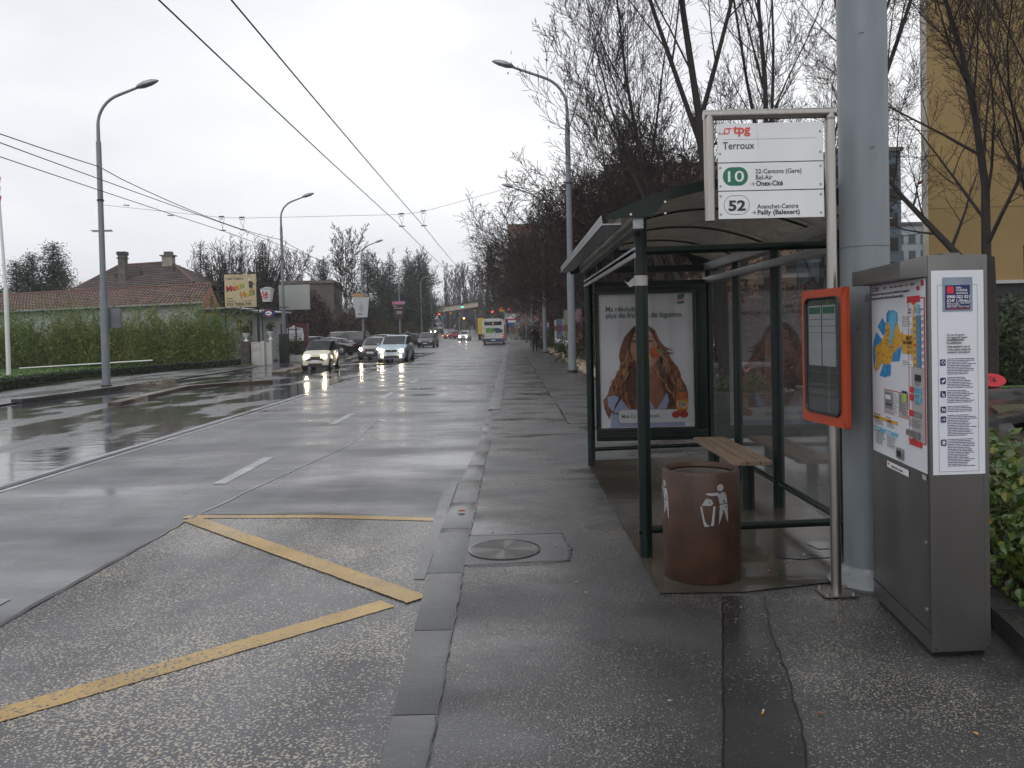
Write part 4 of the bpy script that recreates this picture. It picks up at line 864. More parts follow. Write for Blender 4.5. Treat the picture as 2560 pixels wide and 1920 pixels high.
def grow(seed, H, r0, levels, trunk=.35, lean=(0, 0), wander=.12, up=.25, tmin=.006, spread=None, stems=1, droop=0., kw_wig=.12):
    """bare tree; levels = list of (children per branch, length factor, angle deg). returns thick segs, thin segs, tips"""
    rnd = random.Random(seed); thick = []; thin = []; tips = []
    tw = kw_wig
    def branch(p, d, L, r, lev):
        n = (7, 6, 5, 4, 3, 2)[min(lev, 5)]; pts = [(p, r)]; q = p; dd = d; st = L/n
        wa = wander*(1+tw*lev)
        for i in range(n):
            u_ = up*(.35 if lev == 0 else 1)
            x = dd[0]+rnd.gauss(0, wa); y_ = dd[1]+rnd.gauss(0, wa); z = dd[2]+rnd.gauss(0, wa*.7)+u_*.35*(1 if lev < 4 else .5)-droop*(lev >= 3)
            l_ = math.sqrt(x*x+y_*y_+z*z); dd = (x/l_, y_/l_, z/l_)
            q2 = (q[0]+dd[0]*st, q[1]+dd[1]*st, q[2]+dd[2]*st)
            fk = .62 if lev == 0 and i/n >= trunk else 1; fk2 = .62 if lev == 0 and (i+1)/n > trunk+.1 else fk
            ra = max(tmin, r*fk*(1-(i/n)*.8)); rb = max(tmin*.8, r*fk2*(1-((i+1)/n)*.8))
            (thick if ra > max(.03, tmin*1.3) else thin).append((*q, *q2, ra, rb)); q = q2; pts.append((q2, rb, dd))
        if lev >= len(levels): tips.append(q); return
        nc, lf, ang = levels[lev]; s0 = trunk if lev == 0 else .15
        az = rnd.uniform(0, 6.28)
        for c in range(nc):
            t = s0+(1-s0)*((c+rnd.uniform(.1, .9))/nc); k = min(n-1, int(t*n)); f = t*n-k
            a = pts[k][0]; b_ = pts[k+1][0]; P_ = tuple(a[i]+(b_[i]-a[i])*f for i in range(3)); dr = pts[k+1][2]; rr_ = pts[k+1][1]
            az += 2.399+rnd.uniform(-.5, .5); an = R(ang*rnd.uniform(.65, 1.25))
            ux = Vector(dr).orthogonal().normalized(); uy = Vector(dr).cross(ux)
            nd = Vector(dr)*math.cos(an)+(ux*math.cos(az)+uy*math.sin(az))*math.sin(an)
            branch(P_, tuple(nd), L*lf*rnd.uniform(.7, 1.15)*(1.15-.55*t if lev == 0 else 1.05-.4*t), max(tmin, rr_*rnd.uniform(.40, .58)), lev+1)
    for s_ in range(stems):
        a = 6.28*s_/stems+rnd.random(); sp_ = .28 if stems > 1 else 0
        d = Vector((lean[0]+sp_*math.cos(a), lean[1]+sp_*math.sin(a), 1)).normalized()
        branch((0.05*math.cos(a)*stems, .05*math.sin(a)*stems, -.1), tuple(d), H*rnd.uniform(.85, 1.05) if stems > 1 else H, r0*(.7 if stems > 1 else 1), 0)
    return thick, thin, tips
def leaf_quads(C, size, rnd, flat=.0):
    """one small diamond per centre"""
    n = len(C); a = rnd.normal(size=(n, 3)); a[:, 2] *= (1-flat); a /= np.linalg.norm(a, axis=1, keepdims=True)+1e-9
    b = rnd.normal(size=(n, 3)); b = np.cross(a, b); b /= np.linalg.norm(b, axis=1, keepdims=True)+1e-9
    s = size*rnd.uniform(.6, 1.4, size=(n, 1)); V = np.stack([C-a*s, C+b*s*.45, C+a*s, C-b*s*.45], 1).reshape(-1, 3)
    return V, np.arange(4*n).reshape(-1, 4)
def leafmat(name, cols, rough=.6):
    """leaf colour varies leaf by leaf (object-space noise, fine) and clump by clump"""
    m, t, b, N, L = nodemat(name); co = N('ShaderNodeTexCoord'); n = N('ShaderNodeTexNoise'); n.inputs['Scale'].default_value = 9; n.inputs['Detail'].default_value = 8; n.inputs['Roughness'].default_value = .75
    L(co.outputs['Object'], n.inputs[0]); r = N('ShaderNodeValToRGB'); k = len(cols)
    while len(r.color_ramp.elements) < k: r.color_ramp.elements.new(.5)
    for i, c in enumerate(cols): r.color_ramp.elements[i].position = .3+.4*i/(k-1); r.color_ramp.elements[i].color = (*c, 1)
    L(n.outputs[0], r.inputs[0]); L(r.outputs[0], b.inputs['Base Color']); b.inputs['Roughness'].default_value = rough; return m
LBROWN = leafmat('dead_brown_leaves', [(.03, .012, .006), (.10, .035, .012), (.17, .065, .02)])
LORANGE = leafmat('orange_brown_leaves', [(.05, .018, .007), (.15, .05, .014), (.24, .09, .02)])
LRED = leafmat('dark_red_leaves', [(.03, .007, .006), (.09, .02, .014), (.17, .035, .02)])
LCONI = leafmat('conifer_needles', [(.006, .014, .008), (.014, .03, .014), (.026, .045, .02)], .7)
LPINE = leafmat('blue_green_needles', [(.012, .022, .016), (.022, .038, .024), (.035, .052, .03)], .7)
LBAM = leafmat('bamboo_leaves', [(.02, .045, .006), (.075, .13, .016), (.15, .21, .03), (.26, .25, .04)], .5)
LHEDGE = leafmat('hedge_leaves', [(.01, .022, .006), (.022, .045, .01), (.035, .06, .014)])
LIVY = leafmat('ivy_leaves', [(.016, .04, .008), (.045, .09, .014), (.10, .15, .02), (.28, .24, .02)], .35)
LGREEN = leafmat('shrub_green_leaves', [(.012, .025, .006), (.035, .06, .012), (.07, .09, .02)])
LOLIVE = leafmat('shrub_olive_leaves', [(.02, .022, .006), (.06, .055, .014), (.12, .09, .02)])

def tree(name, label, cat, loc, seed, H, r0, levels, group=None, leaves=None, nleaf=0, lsize=.05, bark=BARK, twig=TWIG, rz=0, zmax=None, **kw):
    th, tn, tips = grow(seed, H, r0, levels, **kw)
    o = thing(name, label, cat, loc, rz, group)
    V, F = segs_mesh(th, 7); npmesh('trunk', V, F, bark, o, True)
    V, F = segs_mesh(tn, 3); c = npmesh('crown', V, F, twig, o)
    if leaves:
        rn = np.random.default_rng(seed); T_ = np.array(tips); T_ = T_[rn.integers(0, len(T_), nleaf)]
        if zmax is not None: T_ = T_[T_[:, 2] < zmax*rn.uniform(.6, 1.2, len(T_))]
        V, F = leaf_quads(T_+rn.normal(scale=.12, size=T_.shape), lsize, rn); npmesh('foliage', V, F, leaves, o)
    return o
G_R = 'bare trees behind the shelter side of the road'
def again(o, label, loc, rz, sc): return copy_tree(o, loc=loc, rz=rz, label=label, scale=sc)
LV = [(11, .62, 48), (8, .55, 42), (6, .5, 40), (4, .55, 38)]
LVD = [(15, .74, 60), (10, .55, 42), (8, .5, 40), (5, .55, 36)]
LVB = [(11, .56, 34), (9, .48, 36), (7, .46, 36), (4, .55, 34)]
# multi-stemmed wood tree: the tall fans behind the stop sign
UPR = [(12, .70, 20), (10, .40, 36), (8, .40, 40), (5, .5, 38)]
tA = tree('bare_tree', 'tall bare tree with upright fanned stems rising behind the stop sign', 'tree', (4.2, 15.7, 0), 11, 13.5, .17, UPR, G_R, trunk=.36, wander=.045, up=.30, bark=BARK, tmin=.0055)
again(tA, 'bare upright tree rising between the stop sign and the thick mast', (6.2, 15.6, 0), 2.2, (.9, .9, .95))
again(tA, 'bare upright tree just behind the near end of the shelter roof', (6.1, 19.0, 0), 4.0, 1.0)
again(tA, 'bare upright tree seen through the arched shelter roof', (5.2, 26.5, 0), 5.4, 1.05)
tB = tree('bare_tree', 'mossy bare tree leaning over the sidewalk past the shelter roof', 'tree', (5.6, 25.5, 0), 5, 10.4, .15, LVB, G_R, leaves=LBROWN, nleaf=900, lsize=.055, bark=BARKG, lean=(-.10, .0), trunk=.26, wander=.08, up=.34, zmax=9, tmin=.008)
again(tB, 'second fine branched bare tree close behind the first lamp', (6.9, 29, 0), 3.6, 1.0)
again(tB, 'bare branched tree with a few dead leaves behind the first lamp', (4.6, 34, 0), 1.2, .92)
again(tB, 'spreading bare tree whose branches cross the second lamp', (4.4, 43, 0), 2.6, .86)
tC = tree('bare_tree', 'dense low bare tree hanging over the pedestrian walkway', 'tree', (4.0, 40, 0), 23, 8.2, .19, LVD, G_R, leaves=LBROWN, nleaf=1300, lsize=.07, bark=BARKG, lean=(-.34, -.05), trunk=.14, wander=.15, up=.13, zmax=9, tmin=.011)
for i, (x, y_, rz, sc, lb) in enumerate([(4.6, 50, 1.1, 1.0, 'bare tangled tree above the framed posters'), (4.3, 60, 2.9, 1.1, 'bare tangled tree above the person with the umbrella'), (5.2, 30, 2.2, .95, 'low tangled bare tree beside the shelter gutter'), (4.6, 72, 4.1, 1.05, 'bare tree over the third lamp of the walkway'), (4.4, 88, 5.2, 1.1, 'bare tree over the fourth lamp of the walkway'), (4.2, 106, .5, 1.1, 'bare tree beyond the person by the far lamps'), (3.9, 34, 6.0, .95, 'low bare tree reaching over the first walkway lamp'), (3.8, 46, .35, 1.0, 'low bare tree reaching over the first poster stand'), (3.7, 54.5, 5.9, 1.12, 'low bare tree reaching over the second walkway lamp'), (3.6, 66, .2, 1.15, 'low bare tree reaching over the far poster stand'), (3.4, 80, 6.1, 1.2, 'low bare tree reaching over the third walkway lamp'), (3.2, 97, .1, 1.25, 'low bare tree reaching over the fourth walkway lamp'), (3.0, 118, 0, 1.3, 'low bare tree near the parking sign'), (7.5, 36, 3.3, 1.05, 'tangled bare tree set back on the bank above the boulders'), (8.2, 52, .2, 1.2, 'bare tree set back behind the framed posters'), (8.5, 70, 1.9, 1.25, 'bare tree set back on the far part of the bank')]):
    again(tC, lb, (x, y_, 0), rz, sc)
again(tB, 'tall bare tree high above the far walkway lamps', (7.0, 56, 0), 4.4, 1.0)
# hornbeam with retained orange leaves at the right
tD = tree('leafy_beech', 'tree with orange brown leaves standing before the ochre building', 'tree', (10.3, 17.6, 0), 31, 11, .21, [(16, .52, 42), (11, .42, 42), (9, .42, 42), (5, .5, 38)], None, leaves=LORANGE, nleaf=2600, lsize=.085, trunk=.22, wander=.07, up=.28, bark=BARK, zmax=4.2, tmin=.005)
again(tD, 'thick dark tree at the edge of the lawn beside the red board', (11.9, 18.2, 0), 2.4, (.95, .95, 1.1))
again(tD, 'smaller orange leaved tree between the mast and the ochre building', (9.0, 24, 0), 4.6, .8)
# dark shrubs lining the bank
def shrub(name, label, loc, seed, rx, ry, h, mat, n=5000, ls=.07, group=None, stems=True, cat='shrub', shell=.5):
    rn = np.random.default_rng(seed); o = thing(name, label, cat, loc, 0, group)
    k = 26; cc = rn.normal(size=(k, 3)); cc /= np.linalg.norm(cc, axis=1, keepdims=True); cc *= rn.uniform(.35, .8, (k, 1)); cc[:, 2] = np.abs(cc[:, 2])*.9+.12
    idx = rn.integers(0, k, n); off = rn.normal(size=(n, 3)); off /= np.linalg.norm(off, axis=1, keepdims=True); off *= rn.uniform(.35, 1, (n, 1))**shell*.36
    C = (cc[idx]+off)*np.array([rx, ry, h*.78]); C[:, 2] = np.abs(C[:, 2])
    V, F = leaf_quads(C, ls, rn); npmesh('foliage', V, F, mat, o)
    if stems:
        sg_ = []; r_ = random.Random(seed)
        for i in range(22):
            e = cc[i % k]*np.array([rx, ry, h*.8])*.95; m_ = (e[0]*.35, e[1]*.35, e[2]*.55); sg_ += [(0, 0, 0, *m_, .025, .018), (*m_, *e, .018, .006)]
        V, F = segs_mesh(sg_, 4); npmesh('stems', V, F, BARK, o)
    return o
sB = shrub('shrub', 'dark brown shrub on the bank beside the glass wall of the shelter', (5.6, 24.5, 0), 41, 1.8, 2.2, 3.4, LBROWN, 7000, .08, 'shrubs along the bank')
sG = shrub('shrub', 'dark green shrub behind the first walkway lamp', (4.35, 33.5, 0), 42, 1.2, 2.6, 2.6, LGREEN, 6500, .07, 'shrubs along the bank')
sO = shrub('shrub', 'yellowish low shrub just past the poster case of the shelter', (3.9, 27.5, 0), 43, .9, 2.2, 1.9, LOLIVE, 6000, .06, 'shrubs along the bank')
sR = shrub('shrub', 'red leaved shrub behind the shelter glass', (7.0, 23.5, 0), 44, 1.5, 1.4, 3.6, LRED, 5000, .085, 'shrubs along the bank')
for i, (src, x, y_, sc, rz, lb) in enumerate([(sO, 3.9, 36, 1, 1, 'olive shrub behind the framed posters'), (sG, 4.3, 40, 1.1, 2, 'green shrub between the posters and the bare trees'), (sO, 3.9, 46, 1.05, 3, 'olive shrub beside the second lamp of the walkway'), (sB, 5.4, 48, 1, 4, 'brown shrub on the bank behind the second lamp'), (sB, 5.2, 58, 1.1, 5, 'brown shrub level with the person with the umbrella'), (sO, 3.8, 58, 1, 2.2, 'yellow green shrub beside the person with the umbrella'), (sB, 5.0, 68, 1.1, .3, 'brown shrub on the far bank'), (sG, 4.0, 66, 1, 4.4, 'green shrub on the far bank'), (sB, 4.6, 80, 1.2, 2, 'brown shrub level with the third lamp'), (sO, 3.6, 76, 1.1, 1.7, 'olive shrub level with the third lamp'), (sG, 3.8, 92, 1.3, 0, 'green shrub level with the fourth lamp'), (sB, 4.6, 104, 1.4, 3, 'brown shrub near the parking sign'), (sG, 3.9, 122, 1.5, 5, 'green shrub below the parking sign'), (sB, 8.0, 28.5, 1.25, 1, 'tall brown shrub set back behind the shelter'), (sR, 8.6, 22.5, 1.0, 2.6, 'second red leaved shrub behind the shelter glass'), (sB, 4.7, 38, 1.15, 2.6, 'brown shrub on the bank above the boulders'), (sG, 7.2, 25.5, 1.3, 1, 'dark green shrub set back behind the shelter posts'), (sB, 7.6, 44, 1.5, 2, 'tall brown shrub set well back on the bank'), (sB, 7.0, 62, 1.6, 3, 'tall brown shrub far back on the bank'), (sB, 6.0, 88, 1.7, 3.6, 'tall brown thicket shrub before the brick red block'), (sG, 12.6, 22.5, 1.3, 3.6, 'dark shrub behind the red board')]):
    again(src, lb, (x, y_, 0), rz, sc)
# dark evergreen hedge wall far behind the yard
sE = shrub('shrub', 'dark evergreen bush at the foot of the ochre building', (14.5, 25.5, 0), 45, 2.4, 1.6, 2.6, LCONI, 6500, .09, 'evergreen bushes under the ochre building')
again(sE, 'dark evergreen bush left of the ochre building foot', (10.4, 27.5, 0), 2, 1.1); again(sE, 'dark evergreen bush at the frame edge behind the tree trunks', (19, 25, 0), 4, 1.1)

# ivy and leafy bush in the bed at the right edge: large leaves one by one
bush = thing('leafy_bush', 'leafy green and yellow bush in the kerbed bed behind the ticket machine', 'bush', (3.05, 4.9, S))
rn = np.random.default_rng(9)
def bushC(n, lo=0.):
    C = rn.uniform(-1, 1, (n, 3)); C /= np.maximum(1, np.linalg.norm(C, axis=1, keepdims=True)); 
    C = C/np.linalg.norm(C, axis=1, keepdims=True)*rn.uniform(lo, 1, (n, 1))**.4
    C[:, 2] = np.abs(C[:, 2]); return C*np.array([.58, 1.35, .92])
V, F = leaf_quads(bushC(5500), .034, rn, .3); npmesh('foliage', V, F, LIVY, bush)
sgm = []
for i in range(60):
    e = bushC(1)[0]*.9; sgm.append((e[0]*.3, e[1]*.6, 0, *e, .006, .003))
V, F = segs_mesh(sgm, 4); npmesh('stems', V, F, BARK, bush)
def bigleaf(name, cols, seed):
    m, t, b, N, L = nodemat(name); co = N('ShaderNodeTexCoord'); n = N('ShaderNodeTexNoise'); n.inputs['Scale'].default_value = 22; L(co.outputs['Object'], n.inputs[0])
    r = N('ShaderNodeValToRGB'); r.color_ramp.elements[0].color = (*cols[0], 1); r.color_ramp.elements[1].color = (*cols[1], 1); r.color_ramp.elements[0].position = .35; r.color_ramp.elements[1].position = .65
    L(n.outputs[0], r.inputs[0]); L(r.outputs[0], b.inputs['Base Color']); b.inputs['Roughness'].default_value = .3; return m
BL = [bigleaf('leaf_mid_green', ((.035, .085, .012), (.06, .12, .02)), 1), bigleaf('leaf_variegated', ((.05, .10, .02), (.14, .16, .05)), 2), bigleaf('leaf_turning_yellow', ((.20, .17, .012), (.10, .12, .015)), 3), bigleaf('leaf_orange', ((.26, .12, .015), (.2, .16, .02)), 4), bigleaf('leaf_dark_green', ((.015, .04, .008), (.03, .06, .012)), 5)]
lm = []
for k_, m_ in enumerate(BL):
    pts = [(0, -.5), (.3, -.42), (.46, -.12), (.36, .16), (.16, .36), (0, .55), (-.16, .36), (-.36, .16), (-.46, -.12), (-.3, -.42)]
    o = MB().add([(x, y_, abs(x)*.25-.1*y_*y_) for x, y_ in pts]+[(0, -.1, 0)], [(i, (i+1) % 10, 10) for i in range(10)]).build('leaf', m_); lm.append(o.data); bpy.data.objects.remove(o)
lr = random.Random(14)
for i in range(260):
    a = bushC(1, .75)[0]
    if a[0] > .25 and lr.random() < .6: a[0] *= -1
    o = bpy.data.objects.new('leaf', lr.choices(lm, [4, 2, 2, 1, 3])[0]); COL.objects.link(o); o.parent = bush
    o.location = (a[0]*1.04-.02, a[1], a[2]*1.04+.02); s_ = lr.uniform(.03, .066); o.scale = (s_, s_, s_)
    out = Vector((a[0]/.58-.4, a[1]/1.8-.6, a[2]+.5+lr.uniform(-.2, .5))).normalized(); q = out.to_track_quat('Z', 'Y'); o.rotation_mode = 'QUATERNION'; o.rotation_quaternion = q @ Matrix.Rotation(lr.uniform(0, 6.3), 3, 'Z').to_quaternion()
# bed kerb: curved stones
bk = tag(bpy.data.objects.new('bed_kerb', None), kind='structure'); COL.objects.link(bk)
pk = [(2.02, 2.4), (2.24, 3.35), (2.36, 3.75), (2.45, 4.15), (2.52, 4.9), (2.62, 5.7), (2.75, 6.6)]
for (xa, ya), (xb, yb) in zip(pk, pk[1:]):
    d = Vector((xb-xa, yb-ya, 0)).normalized(); n_ = Vector((d.y, -d.x, 0))*.16; a = Vector((xa, ya, 0))+d*.004; c = Vector((xb, yb, 0))-d*.004
    MB().hexa([(p.x, p.y, S-.05) for p in (a, a+n_, c+n_, c)], [(p.x, p.y, S+.11) for p in (a, a+n_, c+n_, c)]).build('kerb_stone', SLAB if False else KERB, bk, bevel=.012)
sheet('bed_soil', [(2.16, 2.4), (5.0, 2.4), (5.2, 6.8), (2.9, 6.6), (2.68, 4.9), (2.56, 4.0), (2.36, 3.3)], S+.06, SOIL)

# yard kerbs, lawn, red board, planters and tables seen through the shelter
def kerbline(name, pts, w_, z0, z1, mat, kind='structure'):
    b = MB()
    for (xa, ya), (xb, yb) in zip(pts, pts[1:]):
        d = Vector((xb-xa, yb-ya, 0)).normalized(); n_ = Vector((d.y, -d.x, 0))*w_/2; a = Vector((xa, ya, 0)); c = Vector((xb, yb, 0))
        h = (hz(ya), hz(yb))
        b.hexa([(p.x, p.y, z0+h[k]) for p, k in ((a-n_, 0), (a+n_, 0), (c+n_, 1), (c-n_, 1))], [(p.x, p.y, z1+h[k]) for p, k in ((a-n_, 0), (a+n_, 0), (c+n_, 1), (c-n_, 1))])
    return tag(b.build(name, mat, bevel=.01), kind=kind)
kerbline('yard_kerb', [(7.2, 12.2), (8.3, 13.1), (24, 12.2)], .25, .05, S+.12, KERB)
kerbline('yard_kerb', [(8.2, 15.2), (9.4, 16.6), (10.6, 17.1), (24, 16.2)], .22, .05, S+.14, KERB)
sheet('mossy_strip', [(7.6, 12.5), (8.4, 13.15), (24, 12.3), (24, 14.1), (8.6, 14.6)], S+.06, wet('mossy_gravel', (.035, .04, .012), (.07, .075, .03), wr=(.5, .8), speck=(.15, .13, .1), speck_thr=.6, speck_scale=30))
sheet('lawn_strip', [(9.6, 16.8), (10.6, 17.2), (24, 16.4), (24, 18.0), (9.6, 18.2)], S+.10, GRASSM)
rb = thing('red_board', 'round coral red board on a short stake in front of the dark trees', 'sign', (10.3, 17.3, S))
fb = MB(); fb.v = [(.30*math.cos(6.283*i/28)-.04, .0, .30+.14*math.sin(6.283*i/28)-.03*math.cos(6.283*i/28)) for i in range(28)]; n = 28
fb.v += [(x, .015, z) for x, _, z in fb.v]; fb.f = [tuple(reversed(range(n))), tuple(range(n, 2*n))]+[(i, (i+1) % n, n+(i+1) % n, n+i) for i in range(n)]
fb.build('board', pmat('coral_red_board', (.72, .05, .07), .5, var=.06), rb); MB().cyl(-.04, .02, 0, .2, .02, 8).build('stake', DKMET, rb)
for q in (((-.09, .31), (.06, .28)), ((-.02, .36), (.01, .24)), ((-.07, .25), (.04, .35)), ((-.12, .35), (-.06, .37))):
    (xa, za), (xb, zb) = q; MB().tube([(xa, -.004, za), (xb, -.004, zb)], .008, 5).build('black_mark', DKMET, rb)
CONC = wet('planter_concrete', (.10, .10, .095), (.19, .185, .17), wr=(.3, .55), bump=.3)
pl_ = thing('round_planter', 'round concrete planter of red and white flowers seen through the glass wall', 'planter', (4.25, 14.6, S))
MB().lathe([(.62, 0), (.78, .38), (.80, .42), (.72, .42), (.70, .36), (.01, .36)], n=36).build('bowl', CONC, pl_, smooth=40)
o = shrub('x', 'x', (0, 0, 0), 51, .72, .72, .6, LGREEN, 1500, .035, stems=False); f_ = o.children[0]; f_.parent = pl_; f_.location = (0, 0, .34); bpy.data.objects.remove(o)
rn2 = np.random.default_rng(3); C = rn2.normal(size=(70, 3))*np.array([.33, .33, .08])+np.array([0, 0, .78]); V, F = leaf_quads(C, .035, rn2); npmesh('flowers', V, F, leafmat('pink_flowers', [(.3, .02, .02), (.5, .1, .1), (.5, .4, .4)]), pl_)
again(pl_, 'second round planter with green plants behind the timetable case', (6.6, 13.6, S), 1, .9)
def ctable(label, loc, rz):
    t_ = thing('concrete_table', label, 'table', loc, rz)
    MB().box(-.8, .8, -.4, .4, .68, .76).build('table_top', CONC, t_, bevel=.02); MB().box(-.5, -.35, -.25, .25, 0, .68).build('leg', CONC, t_, bevel=.02); MB().box(.35, .5, -.25, .25, 0, .68).build('leg', CONC, t_, bevel=.02)
    return t_
ctable('low concrete table on the wet yard behind the shelter', (4.9, 17.8, S), .2)
lb_ = thing('concrete_block', 'pale concrete block with a folded cover beside the round planter', 'block', (5.35, 13.2, S)); MB().box(-.55, .55, -.35, .35, 0, .52).build('block', CONC, lb_, bevel=.05)
MB().box(-.60, .60, -.39, .39, .52, .56).build('slab', CONC, lb_, bevel=.015)
# ================================================================== street lamps and catenary masts
def lamp(label, x, y, side, h=8.45, arm=2.05, rise=2.1, group='curved street lamps on the left', flange=True, z0=None, base=.135):
    """side +1: arm reaches towards +X"""
    z0 = hz(y) if z0 is None else z0
    o = thing('street_lamp', label, 'street lamp', (x, y, z0), 0 if side > 0 else math.pi, group)
    MB().tube([(0, 0, .02), (0, 0, h*.395), (0, 0, h*.40), (0, 0, h*.40+.001), (0, 0, h)], [base, base*.93, base*.93, base*.74, base*.62], 16, True).build('mast', GALV, o, smooth=40)
    MB().cyl(0, 0, 0, .10, base*1.35, 16).build('foot', DKMET, o, smooth=40)
    pts = [(0, 0, h), (0, 0, h+.55)]
    for i in range(1, 9):
        t = R(90*i/8*.80); rr_ = rise*.52; pts.append((rr_*(1-math.cos(t)), 0, h+.55+rr_*math.sin(t)))
    e = pts[-1]; tx = arm-.62; pts.append((tx, 0, e[2]+(tx-e[0])*.36))
    MB().tube(pts, [.062, .058]+[.05]*8+[.042], 10).build('arm', GALV, o, smooth=60)
    tz = e[2]+(tx-e[0])*.36
    hd = MB(); prof = [(0, .045), (.08, .075), (.25, .105), (.5, .095), (.68, .05), (.76, .012)]
    ring = []
    for (l_, r_) in prof:
        for j in range(10):
            t = 2*math.pi*j/10; zz = math.sin(t)*r_*.8*(1 if math.sin(t) > 0 else .75); hd.v.append((tx-.06+l_, math.cos(t)*r_*1.5, tz+l_*.28+zz*1.6))
    for i in range(5):
        for j in range(10): a_ = i*10+j; b_ = i*10+(j+1) % 10; hd.f.append((a_, b_, b_+10, a_+10))
    hd.f += [tuple(range(9, -1, -1)), tuple(range(50, 60))]
    hd.build('lamp_head', ALU, o, smooth=60)
    if flange:
        MB().box(-.36, .36, -.03, .03, h*.64, h*.64+.03).box(-.3, .38, -.02, .02, h*.64-.035, h*.64-.01).build('cross_arm', GALV, o)
    MB().lathe([(base*.85, h*.76), (base*.85, h*.76+.06)], n=12).build('wire_clamp', DKMET, o)
    return o
L1 = lamp('nearest left lamp with a curved arm beside the clipped hedge', -14.0, 27.93, 1)
MB().box(.10, .52, .10, .16, 2.05, 2.75).build('sign_back', pmat('sign_back_grey', (.13, .14, .155), .5), L1, bevel=.05)
lefts = [('left lamp beside the white gate wall and blank board', -14.23, 50.8), ('left lamp carrying the tapered white banner', -14.05, 77), ('left lamp carrying the pink topped brown banner', -13.7, 100), ('left lamp rising behind the dark people carrier', -13.9, 126), ('farthest clear left lamp before the canopy', -14.5, 149)]
for lb, x, y in lefts: lamp(lb, x, y, 1, flange=(y in (77, 126)))
GR = 'street lamps along the right sidewalk'
rights = [('nearest right lamp rising past the shelter gutter', 2.2, 29.45), ('second right lamp beside the posters and boulders', 2.26, 54.2), ('third right lamp behind the person with the umbrella', 2.03, 78), ('fourth right lamp down the sidewalk', 1.92, 103), ('fifth right lamp down the sidewalk', 1.8, 128), ('sixth right lamp where the kerb bends', 1.1, 152), ('right lamp with its arm clear against the poplars', -1.25, 160)]
for lb, x, y in rights: lamp(lb, x, y, -1, h=9.0, arm=2.6, rise=2.3, group=GR, flange=False, z0=hz(y)+(S if y < 140 else 0), base=.145 if y < 60 else .12)
# wires
def sag(a, b_, s, n=14):
    a = Vector(a); b_ = Vector(b_); return [tuple(a.lerp(b_, i/n)-Vector((0, 0, s*4*(i/n)*(1-i/n)))) for i in range(n+1)]
def wire(name, pts, r, label, cat='wire', group=None): return tag(MB().tube(pts, r, 5).build(name, WIREM, None), label, cat, group)
ct = 'trolleybus contact wires'
for x, lb in ((-3.68, 'left wire of the pair above our side of the road'), (-2.92, 'right wire of the pair above our side of the road'), (-9.15, 'right wire of the pair above the far lanes'), (-9.85, 'left wire of the pair above the far lanes')):
    pts = []
    for a, b_ in zip([4, 28, 51, 77, 101, 126, 150], [28, 51, 77, 101, 126, 150, 190]):
        dx = lambda y: (-5e-4*(y-120)**2 if y > 120 else 0)
        pts += sag((x+dx(a), a, 5.32+hz(a)), (x+dx(b_), b_, 5.32+hz(b_)), .05, 6)[:-1]
    wire('contact_wire', [(x, -6, 5.3)]+pts+[(x-2.4, 190, 6.3)], .0105, lb, group=ct)
wire('feeder_cable', sag((-14.1, 3, 7.9), (-14.0, 27.9, 7.6), .35)+sag((-14.0, 27.9, 7.55), (-14.23, 50.8, 7.65), .3)[1:]+sag((-14.23, 50.8, 7.65), (-14.05, 77, 7.6), .45)[1:]+sag((-14.05, 77, 7.6), (-13.7, 100, 5.6), .5)[1:]+sag((-13.7, 100, 5.6), (-13.9, 126, 5.2), .5)[1:], .017, 'thick feeder cable strung along the left lamps', 'cable')
for dx in (0, .22): wire('supply_cable', sag((2.2+dx, 5.2, 8.95), (2.2, 29.45, 8.75), .12), .013, 'one of two cables from the near mast to the first right lamp', 'cable', 'supply cables above the shelter')
def span(y, zl, zm, zr, lb, xr=2.2, hang=True):
    o = thing('span_wire', lb, 'span wire', (0, y, 0)); xs = [-14, -9.85, -9.15, -3.68, -2.92, xr]
    zs_ = [zl, zm+.12, zm+.08, zm+.08, zm+.16, zr]; MB().tube([(x, 0, z+hz(y)) for x, z in zip(xs, zs_)], .006, 5).build('cable', WIREM, o)
    if hang:
        for x, z in list(zip(xs, zs_))[1:5]:
            MB().tube([(x-.09, 0, z+.03), (x+.09, 0, z+.03)], .022, 6).tube([(x-.05, 0, z-.05), (x+.05, 0, z-.05)], .015, 6).tube([(x-.1, 0, z), (x+.02, .1, 5.35)], .006, 4).tube([(x+.1, 0, z), (x-.02, .1, 5.35)], .006, 4).tube([(x-.1, .1, 5.34), (x+.1, .1, 5.34)], .018, 5).build('hanger', DKMET, o)
    for x, z in ((-13.1, zs_[0]-.03), (-11.6, zs_[1]+.12), (.3, zr-.35)): MB().tube([(x-.10, 0, z), (x+.10, 0, z-.02)], .018, 6).build('insulator', DKMET, o)
    return o
span(27.9, 6.3, 5.65, 7.1, 'nearest wire span between the first lamps with four hangers'); span(51, 6.35, 5.7, 7.0, 'second wire span across the road further away'); span(77, 6.2, 5.75, 6.6, 'third thin wire span across the road', hang=False)

